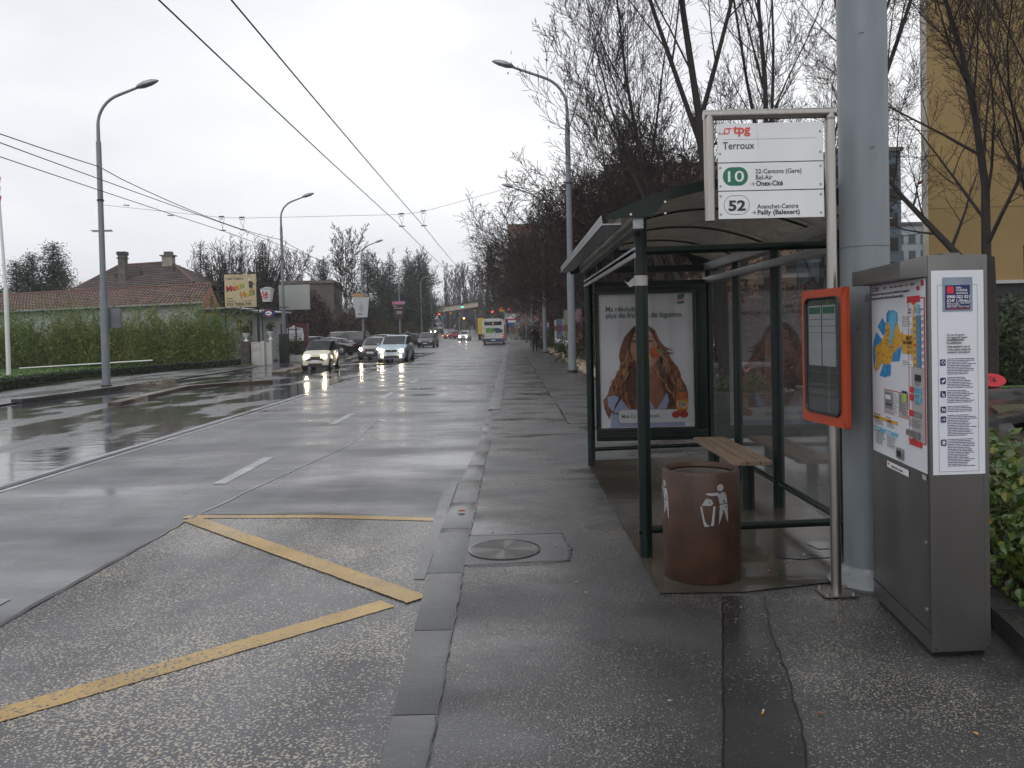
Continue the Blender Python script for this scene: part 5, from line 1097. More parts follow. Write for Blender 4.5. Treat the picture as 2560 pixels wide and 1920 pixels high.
# ================================================================== left verge: pavement, hedge, lawn, bamboo
LPAV = wet('wet_left_pavement', (.06, .06, .062), (.10, .10, .104), wr=(.18, .4), bump=.3)
def sheetz(name, poly, z, mat): return tag(MB().add([(x, y, z) for x, y in poly], [tuple(range(len(poly)))]).build(name, mat), kind='structure')
sheetz('left_pavement', [(-13.2, 22.3), (-12.95, 30.6), (-13.3, 33), (-13.2, 40), (-13.6, 43), (-14.2, 45.5), (-16.5, 46.2), (-17.6, 36), (-16.8, 26), (-15.5, 22), (-14.2, 16), (-17, 8), (-30, 8), (-30, 2), (-15, 2), (-13.6, 12)], .05, LPAV)
kerbline('island_kerb', [(-13.25, 21.6), (-13.1, 24), (-12.95, 30.9)], .3, -.02, .14, KERB)
BRK = wet('mossy_brown_kerb', (.045, .03, .018), (.09, .06, .04), wr=(.3, .6), bump=.6, bscale=30)
kerbline('mossy_island_kerb', [(-10.0, 20.3), (-10.3, 22.5), (-10.75, 26.6), (-9.6, 28.2), (-8.6, 28.9)], .32, -.02, .10, BRK)
kerbline('mossy_island_kerb', [(-10.1, 34.9), (-10.35, 36.2), (-10.75, 41.2), (-11.6, 43)], .5, -.02, .12, BRK)
kerbline('mossy_island_kerb', [(-10.2, 50.4), (-10.5, 52), (-10.9, 56), (-11.4, 60)], .4, -.02, .12, BRK)
kerbline('left_kerb', [(-11.4, 70), (-11.7, 84), (-12, 96), (-13, 118), (-15, 150), (-18, 200)], .3, -.02, .12, KERB)
sheetz('lawn', [(-14.6, 45), (-17, 40), (-17.4, 33), (-16.8, 26), (-15.6, 20), (-60, 12), (-60, 62), (-16, 60)], .07, GRASSM)
rnl = np.random.default_rng(2)
def scatter_grass(name, poly, n, size):
    P = np.array(poly); lo, hi = P.min(0), P.max(0); C = []
    r_ = random.Random(6)
    while len(C) < n:
        x, y = r_.uniform(lo[0], hi[0]), r_.uniform(lo[1], hi[1])
        if insidep(x, y, poly): C.append((x, y, .09))
    V, F = leaf_quads(np.array(C), size, rnl); o = npmesh(name, V, F, leafmat('grass_blades', [(.03, .08, .008), (.06, .13, .012), (.09, .17, .02)])); return tag(o, 'bright green mown grass behind the clipped hedge', 'grass', kind='stuff')
scatter_grass('grass', [(-17.5, 44), (-18.2, 33), (-17.6, 26), (-30, 22), (-40, 50), (-17.5, 52)], 9000, .06)
hp = [(-13.2, 14), (-15.6, 22), (-16.9, 27), (-17.75, 33.5), (-16.9, 39), (-15.9, 42.5), (-15.15, 45.3)]
hd_ = thing('clipped_hedge', 'long low clipped dark green hedge curving along the lawn edge', 'hedge', (-16, 33, 0))
Cs = []; b = MB(); rr = random.Random(8)
for (xa, ya), (xb, yb) in zip(hp, hp[1:]):
    d = Vector((xb-xa, yb-ya, 0)); n_ = Vector((-d.y, d.x, 0)).normalized(); L_ = d.length
    lo = [Vector((xa, ya, .03)), Vector((xa, ya, .03))+n_*.85, Vector((xb, yb, .03))+n_*.85, Vector((xb, yb, .03))]; hi = [p+Vector((0, 0, .34)) for p in lo]
    b.hexa([(p.x+16, p.y-33, p.z) for p in lo], [(p.x+16, p.y-33, p.z) for p in hi])
    for _ in range(int(L_*520)):
        t, s_, h_ = rr.random(), rr.random(), rr.random()
        p = Vector((xa, ya, 0))+d*t
        if rr.random() < .62: p = p-n_*rr.uniform(-.02, .03); z = .03+.37*h_
        else: p = p+n_*.88*s_; z = .385+rr.uniform(-.02, .025)
        Cs.append((p.x+16, p.y-33, z))
b.build('core', pmat('hedge_core', (.008, .014, .005), .9), hd_); V, F = leaf_quads(np.array(Cs), .042, rnl); npmesh('leaves', V, F, LHEDGE, hd_)
# bamboo clumps
LBAM2 = leafmat('bamboo_leaves_yellowed', [(.045, .07, .012), (.13, .16, .022), (.24, .25, .04), (.34, .28, .05)], .5)
def bamboo(seed, n=2600):
    rn = np.random.default_rng(seed); o = thing('bamboo_clump', 'x', 'bamboo', (0, 0, 0), 0, 'bamboo clumps before the tiled building')
    sg_ = []; C = []
    for i in range(26):
        bx, by = rn.normal(scale=.38, size=2); h = rn.uniform(1.8, 3.7)+.5*(i < 6) if i else 4.6; lx, ly = rn.normal(scale=.75, size=2); px = None
        for k in range(7):
            t = (k+1)/7; q = (bx+lx*t*t, by+ly*t*t, h*(t-.08*t*t)); 
            if px: sg_.append((*px, *q, .014, .010))
            else: sg_.append((bx, by, 0, *q, .016, .014))
            px = q
            if t > .12:
                m = int(n/26/6*(1.7 if t < .5 else 1.0 if t < .8 else .45)); sg = .30 if t < .6 else .17; c = np.array(q)+rn.normal(size=(m, 3))*np.array([sg, sg, .22]); C.append(c)
    C = np.concatenate(C); C = C[C[:, 2] > .05]
    nn_ = len(C); a = rn.normal(size=(nn_, 3))*np.array([1, 1, .8])+np.array([0, 0, -.55]); a /= np.linalg.norm(a, axis=1, keepdims=True)
    bb = np.cross(a, rn.normal(size=(nn_, 3))); bb /= np.linalg.norm(bb, axis=1, keepdims=True); s = rn.uniform(.05, .11, (nn_, 1))
    V = np.stack([C-a*s, C+bb*s*.22, C+a*s, C-bb*s*.22], 1).reshape(-1, 3); npmesh('foliage', V, np.arange(4*nn_).reshape(-1, 4), LBAM2 if seed == 2 else LBAM, o)
    V, F = segs_mesh(sg_, 4); npmesh('canes', V, F, LBAM, o)['kind'] = 'stuff'; return o
bams = [bamboo(s_, 5200) for s_ in (1, 2, 3)]
rr = random.Random(12); i = 0
xs = np.linspace(-33.5, -17.9, 21)
blab = ['bamboo clump at the left frame edge', 'bamboo clump near the flagpole', 'bamboo clump left of the nearest lamp', 'bamboo clump behind the nearest lamp', 'bamboo clump just right of the nearest lamp', 'bamboo clump before the white wall', 'bamboo clump below the orange gable', 'bamboo clump beside the white café wall']
for k, x in enumerate(xs):
    y_ = 48.3+1.6*(x+33.5)/15.6+rr.uniform(-.5, .5)
    lb = ['leftmost', 'second', 'third', 'fourth', 'fifth', 'sixth', 'seventh', 'eighth', 'ninth', 'tenth', 'eleventh', 'twelfth', 'thirteenth', 'fourteenth', 'fifteenth', 'sixteenth', 'seventeenth', 'eighteenth', 'nineteenth', 'twentieth', 'twenty first'][k]+' bamboo clump from the left, '+['at the frame edge', 'near the flagpole', 'left of the nearest lamp', 'behind the nearest lamp', 'just right of the nearest lamp', 'before the white wall', 'below the orange gable', 'beside the white café wall'][min(7, int(k/21*8))]
    sc = (rr.uniform(.95, 1.25), rr.uniform(.95, 1.2), rr.uniform(.84, 1.16) if k not in (6, 11, 13, 17) else 1.02)
    if k < 3: o = bams[k]; o.location = (x, y_, .05); o['label'] = lb; o.scale = sc; o.rotation_euler = (0, 0, rr.uniform(0, 6))
    else: copy_tree(bams[k % 3], (x, y_, .05), rr.uniform(0, 6), lb, scale=sc)
fp_ = thing('flagpole', 'white flagpole standing on the lawn with the tip of a red and white flag', 'flagpole', (-24.24, 39, .07))
MB().tube([(0, 0, 0), (0, 0, 4.1), (0, 0, 4.11), (-.25, 0, 10.5)], [.10, .10, .075, .05], 12).build('pole', WHITE, fp_, smooth=40)
FR = fl('flag_red', (.5, .02, .08)); 
for k, m_ in enumerate((FR, WHITE, FR)): MB().add([(-.1-.25*k*0-.02, -.02, 8.15+.45*k), (-.55, -.1, 8.1+.45*k), (-.55, -.1, 8.55+.45*k), (-.02, -.02, 8.6+.45*k)], [(0, 1, 2, 3)]).build('flag_panel', m_, fp_)
tag(MB().tube([(-27.0, 44.4, .2), (-18.9, 42.6, .52)], .032, 8).build('white_rail', WHITE), 'thin white rail lying along the lawn before the bamboo', 'rail')

# ================================================================== buildings on the left
TILE1 = pmat('weathered_clay_tile', (.15, .118, .10), .42, var=.5, scale=1.4, bump=.2, bscale=8)
TILE2 = pmat('red_clay_tile', (.24, .13, .11), .36, var=.45, scale=1.2)
RIDGE = pmat('dark_red_ridge', (.11, .045, .034), .6)
PLAST = pmat('white_plaster', (.42, .43, .43), .8, var=.12, scale=.8); PEACH = pmat('peach_plaster', (.40, .17, .10), .8, var=.12, scale=.8)
LIP = pmat('shade_toned_tile_lip', (.035, .027, .024), .8, var=.4)  # riser faces coloured dark, standing in for the shade under each lap
def tiled(parent, org, p00, p10, p11, p01, nr, nc, mat, name='roof', step=.05):
    """courses of tiles, each its own slab with a wavy lower lip: one part"""
    p00, p10, p11, p01 = (Vector(p)-Vector(org) for p in (p00, p10, p11, p01)); nrm = (p10-p00).cross(p01-p00).normalized()
    if nrm.z < 0: nrm = -nrm
    vs = []; fs = []
    for r_ in range(nr):
        t0, t1 = r_/nr, min(1, (r_+1.12)/nr)
        for c in range(nc+1):
            for s_ in ((0,) if c == nc else (0, .5)):
                u = (c+s_)/nc; lift = step*(1 if s_ else .35)
                a = p00.lerp(p01, t0); b_ = p10.lerp(p11, t0); q0 = a.lerp(b_, u)+nrm*lift; a = p00.lerp(p01, t1); b_ = p10.lerp(p11, t1); q1 = a.lerp(b_, u)+nrm*.002
                vs += [tuple(q0-nrm*lift*.95), tuple(q0), tuple(q1)]
        k = 2*nc+1; base = r_*k*3
        for i in range(k-1): o = base+i*3; fs += [(o, o+3, o+4, o+1), (o+1, o+4, o+5, o+2)]
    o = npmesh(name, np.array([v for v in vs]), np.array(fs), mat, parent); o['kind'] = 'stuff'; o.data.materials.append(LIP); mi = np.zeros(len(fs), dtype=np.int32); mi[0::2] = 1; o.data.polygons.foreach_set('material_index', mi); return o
def wallq(parent, org, pts, th, mat, name='wall'):
    """vertical wall through ground points with top heights: pts [(x,y,z0,z1),...]"""
    b = MB()
    for (xa, ya, a0, a1), (xb, yb, b0, b1) in zip(pts, pts[1:]):
        d = Vector((xb-xa, yb-ya, 0)).normalized(); n_ = Vector((-d.y, d.x, 0))*th
        A = [Vector((xa, ya, a0)), Vector((xb, yb, b0)), Vector((xb, yb, b0))+n_, Vector((xa, ya, a0))+n_]; B = [Vector((xa, ya, a1)), Vector((xb, yb, b1)), Vector((xb, yb, b1))+n_, Vector((xa, ya, a1))+n_]
        b.hexa([tuple(p-Vector(org)) for p in A], [tuple(p-Vector(org)) for p in B])
    return b.build(name, mat, parent)
lb0 = (-30, 57, 0); lbd = thing('long_building', 'long low building with red tiled roof and peach gable behind the bamboo', 'building', lb0)
er, el = (-20.75, 54.6, 3.98), (-42.5, 59.0, 3.7); rr_r, rr_l = (-21.3, 58.0, 5.43), (-42, 63.5, 5.2); br = (-21.7, 61.0, 4.0)
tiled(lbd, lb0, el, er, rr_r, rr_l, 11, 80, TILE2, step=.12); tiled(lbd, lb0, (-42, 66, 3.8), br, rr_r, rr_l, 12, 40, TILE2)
wallq(lbd, lb0, [(-42, 59.6, 0, 3.6), (-21.0, 55.1, 0, 3.9)], .2, PLAST)
MB().add([tuple(Vector(p)-Vector(lb0)) for p in ((-20.9, 54.9, 0), (-21.8, 60.8, 0), (-21.8, 60.8, 3.9), (-21.35, 58.0, 5.3), (-20.9, 54.9, 3.9))], [(0, 1, 2, 3, 4)]).build('gable', PEACH, lbd)
MB().add([tuple(Vector(p)-Vector(lb0)) for p in ((-21.33, 57.6, 3.5), (-21.42, 58.3, 3.5), (-21.42, 58.3, 4.6), (-21.33, 57.6, 4.6))], [(0, 1, 2, 3)]).build('window', GLASSD, lbd, loc=(.03, 0, 0))
MB().tube([tuple(Vector(rr_r)-Vector(lb0)+Vector((0, 0, .05))), tuple(Vector(rr_l)-Vector(lb0)+Vector((0, 0, .05)))], .11, 8).build('ridge', RIDGE, lbd)
MB().tube([tuple(Vector(er)-Vector(lb0)), tuple(Vector(el)-Vector(lb0))], .07, 6).build('gutter', GALV, lbd)
h0_ = (-33, 72, 0); hs = thing('hipped_house', 'house with hipped brown tiled roof and two chimneys behind the long building', 'house', h0_)
Rl, Rr = (-34.6, 72, 8.15), (-30.0, 72, 8.35); FL, FR_, BR_, BL_ = (-36.4, 67.5, 5.8), (-26.3, 67.5, 6.2), (-26.3, 77, 6.2), (-36.4, 77, 5.9)
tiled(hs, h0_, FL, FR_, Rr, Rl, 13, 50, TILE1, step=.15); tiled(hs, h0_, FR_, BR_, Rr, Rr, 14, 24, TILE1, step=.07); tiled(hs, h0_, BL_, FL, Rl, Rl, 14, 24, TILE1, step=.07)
wallq(hs, h0_, [(-36, 68.2, 0, 5.7), (-26.8, 68.2, 0, 5.9), (-26.8, 76.5, 0, 5.9)], .2, PLAST)
for a, b_ in ((Rl, Rr), (FR_, Rr), (FL, Rl)): MB().tube([tuple(Vector(a)-Vector(h0_)+Vector((0, 0, .05))), tuple(Vector(b_)-Vector(h0_)+Vector((0, 0, .05)))], .12, 6).build('ridge', RIDGE, hs)
CHIM = pmat('sooty_render', (.13, .12, .105), .85, var=.35, scale=2)
c1 = MB().box(-.05, .52, -3.5, -2.9, 5.9, 8.75).build('chimney', CHIM, hs); MB().box(-.12, .59, -3.56, -2.84, 8.45, 8.55).box(-.12, .59, -3.56, -2.84, 8.75, 9.05).build('chimney_cap', DKMET, hs)
c2 = MB().box(2.55, 3.45, -.9, -.2, 7.2, 8.85).build('chimney', pmat('pale_render', (.3, .28, .23), .8, var=.2), hs); MB().box(2.4, 3.6, -1.0, -.1, 8.85, 8.95).box(2.7, 3.35, -.8, -.3, 8.95, 9.25).build('chimney_cap', CHIM, hs)
for x, y_, z in (Rl, Rr): MB().lathe([(.14, 0), (.08, .25), (.03, .45), (.09, .55), (.07, .65), (.02, .72)], (x+33, y_-72, z), 8).build('finial', DKMET, hs)
for x, z in ((-.8, 7.0), (1.4, 7.2), (4.2, 7.5)): MB().box(x, x+.12, -2.6, -2.4, z-.1, z+.25).build('roof_vent', DKMET, hs)
# café: white house with flat dark canopy
c0 = (-18, 53, 0); cf = thing('cafe_building', 'low white café building with dark flat canopy edge beside the signs', 'building', c0)
wallq(cf, c0, [(-20.0, 53.2, 0, 3.15), (-16.35, 52.2, 0, 3.05), (-15.9, 56.5, 0, 3.05)], .2, PLAST)
MB().add([tuple(Vector(p)-Vector(c0)) for p in ((-20.3, 52.2, 3.45), (-17.6, 51.6, 3.48), (-15.8, 51.2, 3.12), (-15.4, 57, 3.2), (-20, 58, 3.5), (-20.3, 52.2, 3.53), (-17.6, 51.6, 3.56), (-15.8, 51.2, 3.2), (-15.4, 57, 3.28), (-20, 58, 3.58))], [(4,3,2,1,0), (5,6,7,8,9), (0,1,6,5), (1,2,7,6), (2,3,8,7)]).build('canopy', pmat('pale_canopy', (.35, .36, .37), .6), cf)
MB().add([tuple(Vector(p)-Vector(c0)) for p in ((-20.2, 52.3, 3.2), (-17.6, 51.75, 3.2), (-15.9, 51.35, 3.0), (-15.9, 51.35, 3.12), (-17.6, 51.75, 3.47), (-20.2, 52.3, 3.44))], [(0,1,2,3,4,5)]).build('canopy_edge_board', BLKF, cf)  # black roof edge in its own colour below the pale canopy
for x0, x1, z0, z1 in ((-17.75, -17.45, 2.05, 2.75), (-17.0, -16.7, 1.75, 2.7)):
    f_ = MB().add([(x0+18, -.42-.27*(x0+18)*.0-.05*(0), z) for z in (0,)]+[], []) if False else None
    yy = 53.2-1.0*(x0+20)/3.65-.06
    q = [(x0+18, yy-53, z0), (x1+18, yy-53-.08, z0), (x1+18, yy-53-.08, z1), (x0+18, yy-53, z1)]
    pp = MB().add(q, [(0, 1, 2, 3)]).build('poster', fl('poster_purple', (.08, .03, .06), var=.3), cf)
    zc = (z0+z1)/2; xc = (x0+x1)/2+18; MB().add([(xc+.08*math.cos(6.28*i/10), yy-53-.06, zc+.22*math.sin(6.28*i/10)) for i in range(10)], [tuple(range(10))]).build('poster_figure', fl('poster_yellow', (.55, .38, .03), var=.3), cf)
MB().box(1.05, 1.3, -.95, -.92, .5, 1.7).build('notice', fl('notice_grey', (.2, .2, .2), var=.6), cf)
MB().box(2.0, 2.12, -1.9, -1.78, 0, 3.1).build('downpipe', DKMET, cf)
# gate wall, pillar, urns
g0 = (-14.5, 46.5, 0); gw = thing('gate_wall', 'white rendered panelled gate wall beside a dark stone pier', 'wall', g0)
WPL = pmat('weathered_white_render', (.46, .45, .43), .75, var=.14, scale=1.5)
MB().box(-.42, .20, -.12, .12, 0, 1.25).box(-.42, .22, -.14, .14, 1.25, 1.32).box(.20, .36, -.17, .17, 0, 1.38).box(.36, .62, .0, .2, 0, 1.28).box(.60, .74, -.02, .24, 0, 1.45).build('render', WPL, gw, bevel=.02)
MB().box(-.36, .14, -.135, -.12, .15, .75).build('panel', WPL, gw, bevel=.01); MB().box(-.36, .14, -.135, -.12, .85, 1.18).build('panel', WPL, gw, bevel=.01)
pi_ = tag(MB().box(-15.42, -14.95, 46.2, 46.65, 0, 1.38).build('stone_pier', pmat('dark_stone', (.06, .05, .045), .85, var=.4, scale=4, bump=.8, bscale=8), bevel=.03), 'dark rough stone gate pier carrying a white urn', 'pier')
def urn(x, y, z, lb):
    o = thing('urn', lb, 'urn', (x, y, z), 0, 'white urns at the gate'); MB().lathe([(.13, 0), (.13, .05), (.05, .10), (.05, .2), (.15, .3), (.2, .42), (.22, .46), (.19, .47), (.17, .42), (.01, .42)], n=16).build('bowl', WHITE, o, smooth=40)
    rn = np.random.default_rng(int(abs(x)*10)); C = rn.normal(size=(260, 3))*np.array([.12, .12, .14])+np.array([0, 0, .72]); V, F = leaf_quads(C, .06, rn); npmesh('plant', V, F, LGREEN, o); return o
urn(-15.18, 46.4, 1.38, 'white urn with a small plant on the dark stone pier'); urn(-13.84, 46.6, 1.45, 'white urn with a plant at the right end of the gate wall')
dr = thing('gate_leaf', 'tall dark gate leaf standing open behind the white gate wall', 'gate', (-13.5, 48, 0)); MB().box(-.25, .25, -.05, .05, 0, 1.75).build('leaf_panel', BLKF, dr); MB().tube([(.3, 0, 0), (.3, 0, 3.0)], .04, 8).build('gate_post', DKMET, dr)
# signs
def board(name, label, c, w_, h_, mat, th=.12, cat='sign', rz=0, legs=True, z0=0.):
    o = thing(name, label, cat, c, rz); b = MB().box(-w_/2, w_/2, 0, th, z0, z0+h_).build('board', mat, o, bevel=.01); return o
BEI = fl('sign_beige', (.52, .42, .26), var=.06)
ms = board('theatre_sign', 'beige café theatre sign Music Hohl raised on a black frame', (-16.63, 50, 3.47), 1.93, 2.02, BEI)
fr = MB(); 
for x in (-1.02, 1.02, 1.25): fr.tube([(x, .2, -3.4), (x, .2, 2.2)], .035, 6)
for z in (-.15, 1.0, 2.15): fr.tube([(-1.4, .2, z), (1.9, .2, z)], .03, 6)
fr.tube([(1.25, .2, 1.4), (2.2, .2, 1.45)], .03, 6).tube([(1.25, .2, -.1), (2.9, .2, -.05)], .03, 6); fr.build('frame', DKMET, ms)
for x in (-.5, .0, .5): MB().box(x-.07, x+.07, -.35, -.1, 2.08, 2.16).build('floodlight', ALU, ms)
def btext(s, x, z, h_, mat, par, xs=1, bold=0, shear=0, y=-.008, align='LEFT', rot=0):
    M_ = plane_M((x, y, z), (math.cos(rot), 0, math.sin(rot)), (-math.sin(rot), 0, math.cos(rot))); return text(s, h_, mat, par, M_, align=align, xs=xs, bold=bold, shear=shear, depth=.002)
btext('Café-Théâtre', -.88, 1.70, .20, DKB, ms, xs=1.0, bold=.01)
cols = [fl('sign_crimson', (.5, .02, .05)), fl('sign_red', (.55, .06, .02)), fl('sign_orange', (.6, .22, .02)), fl('sign_yellow', (.6, .45, .03)), fl('sign_lime', (.3, .4, .03)), fl('sign_green', (.06, .25, .05))]
for i, ch in enumerate('Music'): btext(ch, -.87+[0, .36, .58, .79, .90][i], .98+.035*i+[0, .03, .05, .06, .08][i], .46, cols[i], ms, bold=.035, y=-.01, rot=.12); btext(ch, -.855+[0, .36, .58, .79, .90][i], .965+.035*i+[0, .03, .05, .06, .08][i], .47, DKB, ms, bold=.05, y=-.006, rot=.12)
for i, ch in enumerate('Hohl'): btext(ch, -.02+[0, .33, .56, .80][i], .62+.05*i, .44, cols[[2, 3, 4, 5][i]], ms, bold=.035, y=-.01, rot=.12); btext(ch, -.005+[0, .33, .56, .80][i], .605+.05*i, .45, DKB, ms, bold=.05, y=-.006, rot=.12)
btext("'", .30, 1.22, .4, cols[3], ms, bold=.03)
btext("P'tit", -.45, 1.44, .09, DKB, ms, shear=.2)
btext('Dîner', -.82, .52, .13, DKB, ms); btext('Spectacle', -.82, .36, .13, DKB, ms); btext('www.musichohl.ch', .15, .37, .08, DKB, ms); btext('022 798 8 798', -.83, .11, .245, DKB, ms, xs=1.03, bold=.012)
# small jester figure: hat, coat, legs
for q, m_ in (([(.50, 1.50), (.62, 1.62), (.80, 1.52), (.84, 1.40), (.60, 1.36)], DKB), ([(.52, 1.38), (.74, 1.38), (.80, 1.22), (.70, 1.15), (.56, 1.18)], DKB), ([(.58, 1.20), (.72, 1.20), (.74, 1.0), (.64, .98)], fl('sign_pink', (.5, .2, .2))), ([(.56, .98), (.76, 1.0), (.74, .94), (.58, .93)], cols[0]), (blob(.56, 1.70, .05, .05, 10), WHITE), ([(.80, 1.45), (.92, 1.36), (.90, 1.32), (.80, 1.38)], DKB)):
    MB().add([(x, -.012, z) for x, z in q], [tuple(range(len(q)))]).build('jester_figure', m_, ms)
l5 = thing('number_lantern', 'white tapered lantern sign with a red 54 on a black bracket', 'sign', (-14.67, 49, 3.72))
b = MB(); 
def hexring(r_, z): return [(r_*math.cos(R(60*i+15)), r_*math.sin(R(60*i+15)), z) for i in range(6)]
b.add(hexring(.27, 0)+hexring(.42, .76), [tuple(range(5, -1, -1)), tuple(range(6, 12))]+[(i, (i+1) % 6, 6+(i+1) % 6, 6+i) for i in range(6)]).build('lantern', WHITE, l5)
MB().add(hexring(.46, .76)+hexring(.12, .90), [tuple(range(5, -1, -1)), tuple(range(6, 12))]+[(i, (i+1) % 6, 6+(i+1) % 6, 6+i) for i in range(6)]).build('roof', GALV, l5)
btext('54', -.24, .30, .44, fl('sign_red_54', (.5, .02, .02), var=.02), l5, xs=.85, bold=.03, y=-.40); MB().add([(-.22, -.395, .17), (.14, -.395, .21), (.14, -.395, .27), (-.22, -.395, .23)], [(0, 1, 2, 3)]).build('underline', MATS['sign_red_54'], l5)
l6 = thing('oval_sign', 'blue oval sign with white number disc below the lantern', 'sign', (-14.63, 49, 3.03))
b = MB(); pts = [(.36*math.copysign(abs(math.cos(t))**.7, math.cos(t)), .24*math.copysign(abs(math.sin(t))**.8, math.sin(t))) for t in [2*math.pi*i/24 for i in range(24)]]
b.prism(pts, lambda u, v, d: (u, d, v), 0, .15).build('body', fl('sign_navy', (.012, .02, .12), var=.1), l6)
MB().add([(x, -.006, z) for x, z in blob(0, 0, .2, .13)], [tuple(range(20))]).build('disc', WHITE, l6); btext('1664', -.17, -.05, .13, MATS['sign_navy'], l6, y=-.012, xs=1, bold=.02)
for s_ in (1, -1): MB().add([(x, -.005, z*s_) for x, z in ((-.2, .17), (.2, .17), (.12, .215), (-.12, .215))], [(0, 1, 2, 3)]).build('red_flash', cols[0], l6)
MB().tube([(.32, .1, -.3), (.32, .1, 2.2)], .03, 6).build('bracket', DKMET, l6)
bb_ = board('blank_board', 'large blank pale grey board behind the second left lamp', (-13.85, 52, 3.33), 1.97, 1.55, fl('blank_grey', (.34, .36, .34), var=.06)); MB().tube([(.0, .2, -3.3), (.0, .2, .4)], .05, 8).build('post', DKMET, bb_)
MB().box(-1.0, 1.0, -.01, .13, -.03, 0).box(-1.0, 1.0, -.01, .13, 1.55, 1.58).build('trim', ALU, bb_)
pb = thing('restaurant_sign', 'white house shaped restaurant sign on a dark red panel with a phone number', 'sign', (-14.05, 52.6, 0))
MB().box(-.92, .82, .1, .16, .5, 2.42).build('red_panel', fl('panel_wine', (.10, .012, .018), var=.2), pb)
for x in (-.93, .84): MB().tube([(x, .13, 0), (x, .13, 2.45)], .03, 6).build('post', ALU, pb)
MB().prism([(-.50, 1.30), (.54, 1.30), (.58, 1.6), (.5, 2.12), (.2, 2.16), (-.05, 2.32), (-.3, 2.18), (-.52, 2.12)], lambda u, v, d: (u, d, v), .04, .09).build('white_board', WHITE, pb)
btext("P'tit Music Hohl", -.47, 2.0, .15, DKB, pb, y=.03, xs=.85, bold=.03, shear=.2); btext('Pizzeria Cabaret', -.45, 1.70, .15, fl('sign_script_blue', (.10, .18, .4)), pb, y=.03, xs=.85, shear=.35); btext('022 798 8 798', -.43, 1.35, .15, DKB, pb, y=.03, xs=.95, bold=.03)
for k in range(3): MB().box(-.42, .45, .036, .04, 1.62-.045*k, 1.635-.045*k).build('fine_print', FINE, pb)
pt = thing('planter_box', 'low concrete planter box with dark shrubs below the restaurant sign', 'planter', (-14.1, 51.9, 0)); MB().box(-.75, .75, -.3, .3, 0, .4).build('box', PLAST, pt, bevel=.02)
for x, m_, s_ in ((-.35, LOLIVE, 1), (.35, LGREEN, 2)):
    rn = np.random.default_rng(s_); C = rn.normal(size=(900, 3))*np.array([.24, .2, .3])+np.array([x, 0, .85]); V, F = leaf_quads(C, .06, rn); npmesh('shrub_foliage', V, F, m_, pt)
# banners on lamps 3 and 4
def banner(lbl, x, y, z0, wt, wb, h_, cols_, txt):
    o = thing('lamp_banner', lbl, 'banner', (x, y, 0)); zt_ = z0+h_
    MB().add([(-wb/2, 0, z0), (wb/2, 0, z0), (wt/2, 0, zt_), (-wt/2, 0, zt_), (-wb/2, .05, z0), (wb/2, .05, z0), (wt/2, .05, zt_), (-wt/2, .05, zt_)], [(0,1,2,3),(7,6,5,4),(4,5,1,0),(5,6,2,1),(6,7,3,2),(7,4,0,3)]).build('panel', cols_[0], o)
    k = 1-.17; wm = wb+(wt-wb)*k
    MB().add([(-wm/2, -.006, z0+h_*k), (wm/2, -.006, z0+h_*k), (wt/2, -.006, zt_), (-wt/2, -.006, zt_)], [(0, 1, 2, 3)]).build('top_band', cols_[1], o); txt(o); return o
def t3(o):
    G_ = fl('banner_faint_grey', (.35, .37, .39)); D_ = DKMET
    MB().add([(x, -.008, z) for x, z in ((-.10, 4.35), (.0, 4.75), (.1, 4.35), (.22, 4.0), (.16, 3.75), (-.16, 3.75), (-.22, 4.0))], [tuple(range(7))]).build('faint_figure', G_, o)
    for x in (-.28, -.08): MB().box(x, x+.13, -.008, -.004, 3.45, 3.58).build('mark', D_, o)
    MB().add([(.3, -.01, 5.12), (.76, -.01, 5.14), (.78, -.01, 5.46), (.3, -.01, 5.46)], [(0, 1, 2, 3)]).build('dark_corner', DKMET, o); btext('M', .36, 5.16, .33, WHITE, o, y=-.014)
banner('tapered white banner with a tan band on the third left lamp', -14.08, 76.5, 3.2, 1.58, 1.1, 2.28, (fl('banner_white', (.48, .5, .52), var=.05), fl('banner_tan', (.42, .25, .13), var=.05)), t3)
def t4(o):
    MB().add([(x, -.012, z) for x, z in blob(-.52, 5.34, .17, .15, 14)], [tuple(range(14))]).build('red_disc', fl('banner_red', (.7, .05, .05), var=.02), o)  # flat red disc, plain colour without emission
    btext('Rive', -.6, 4.85, .22, WHITE, o); btext('en Vieille Ville', -.6, 4.62, .22, WHITE, o, xs=.8)
    for k in range(3): MB().box(-.3, .35, -.01, -.006, 4.25-.13*k, 4.29-.13*k).build('fine_print', WHITE, o)
banner('dark brown banner with a pink band on the fourth left lamp', -13.75, 99.6, 3.32, 1.6, 1.06, 2.2, (fl('banner_brown', (.045, .015, .018), var=.1), fl('banner_pink', (.48, .2, .36), var=.05)), t4)
# ================================================================== vehicles
def cmat(name, col, rough=.22, metal=.0): return pmat(name, col, rough, metal, var=.05, scale=3, coat=.5)
TYRE = pmat('tyre_rubber', (.015, .015, .016), .7); RIM = pmat('wheel_alloy', (.3, .31, .32), .35, .8); TRIM = pmat('black_plastic_trim', (.018, .018, .02), .45)
def emat(name, col, s):
    m = bpy.data.materials.new(name); m.use_nodes = True; t = m.node_tree; t.nodes.clear(); MATS[name] = m
    e = t.nodes.new('ShaderNodeEmission'); e.inputs[0].default_value = (*col, 1); e.inputs[1].default_value = s; o = t.nodes.new('ShaderNodeOutputMaterial'); t.links.new(e.outputs[0], o.inputs[0]); return m
HEAD = emat('headlight_glow', (1, .82, .55), 80); FOG = emat('fog_light_glow', (1, .65, .32), 50); TAILR = emat('tail_light_glow', (1, .05, .03), 3.5); TURN = emat('indicator_glow', (1, .35, .06), 8)
LENS = pmat('clear_lamp_lens', (.35, .37, .4), .12, .3, spec=.8); TAIL = pmat('red_tail_lens', (.25, .012, .012), .2)
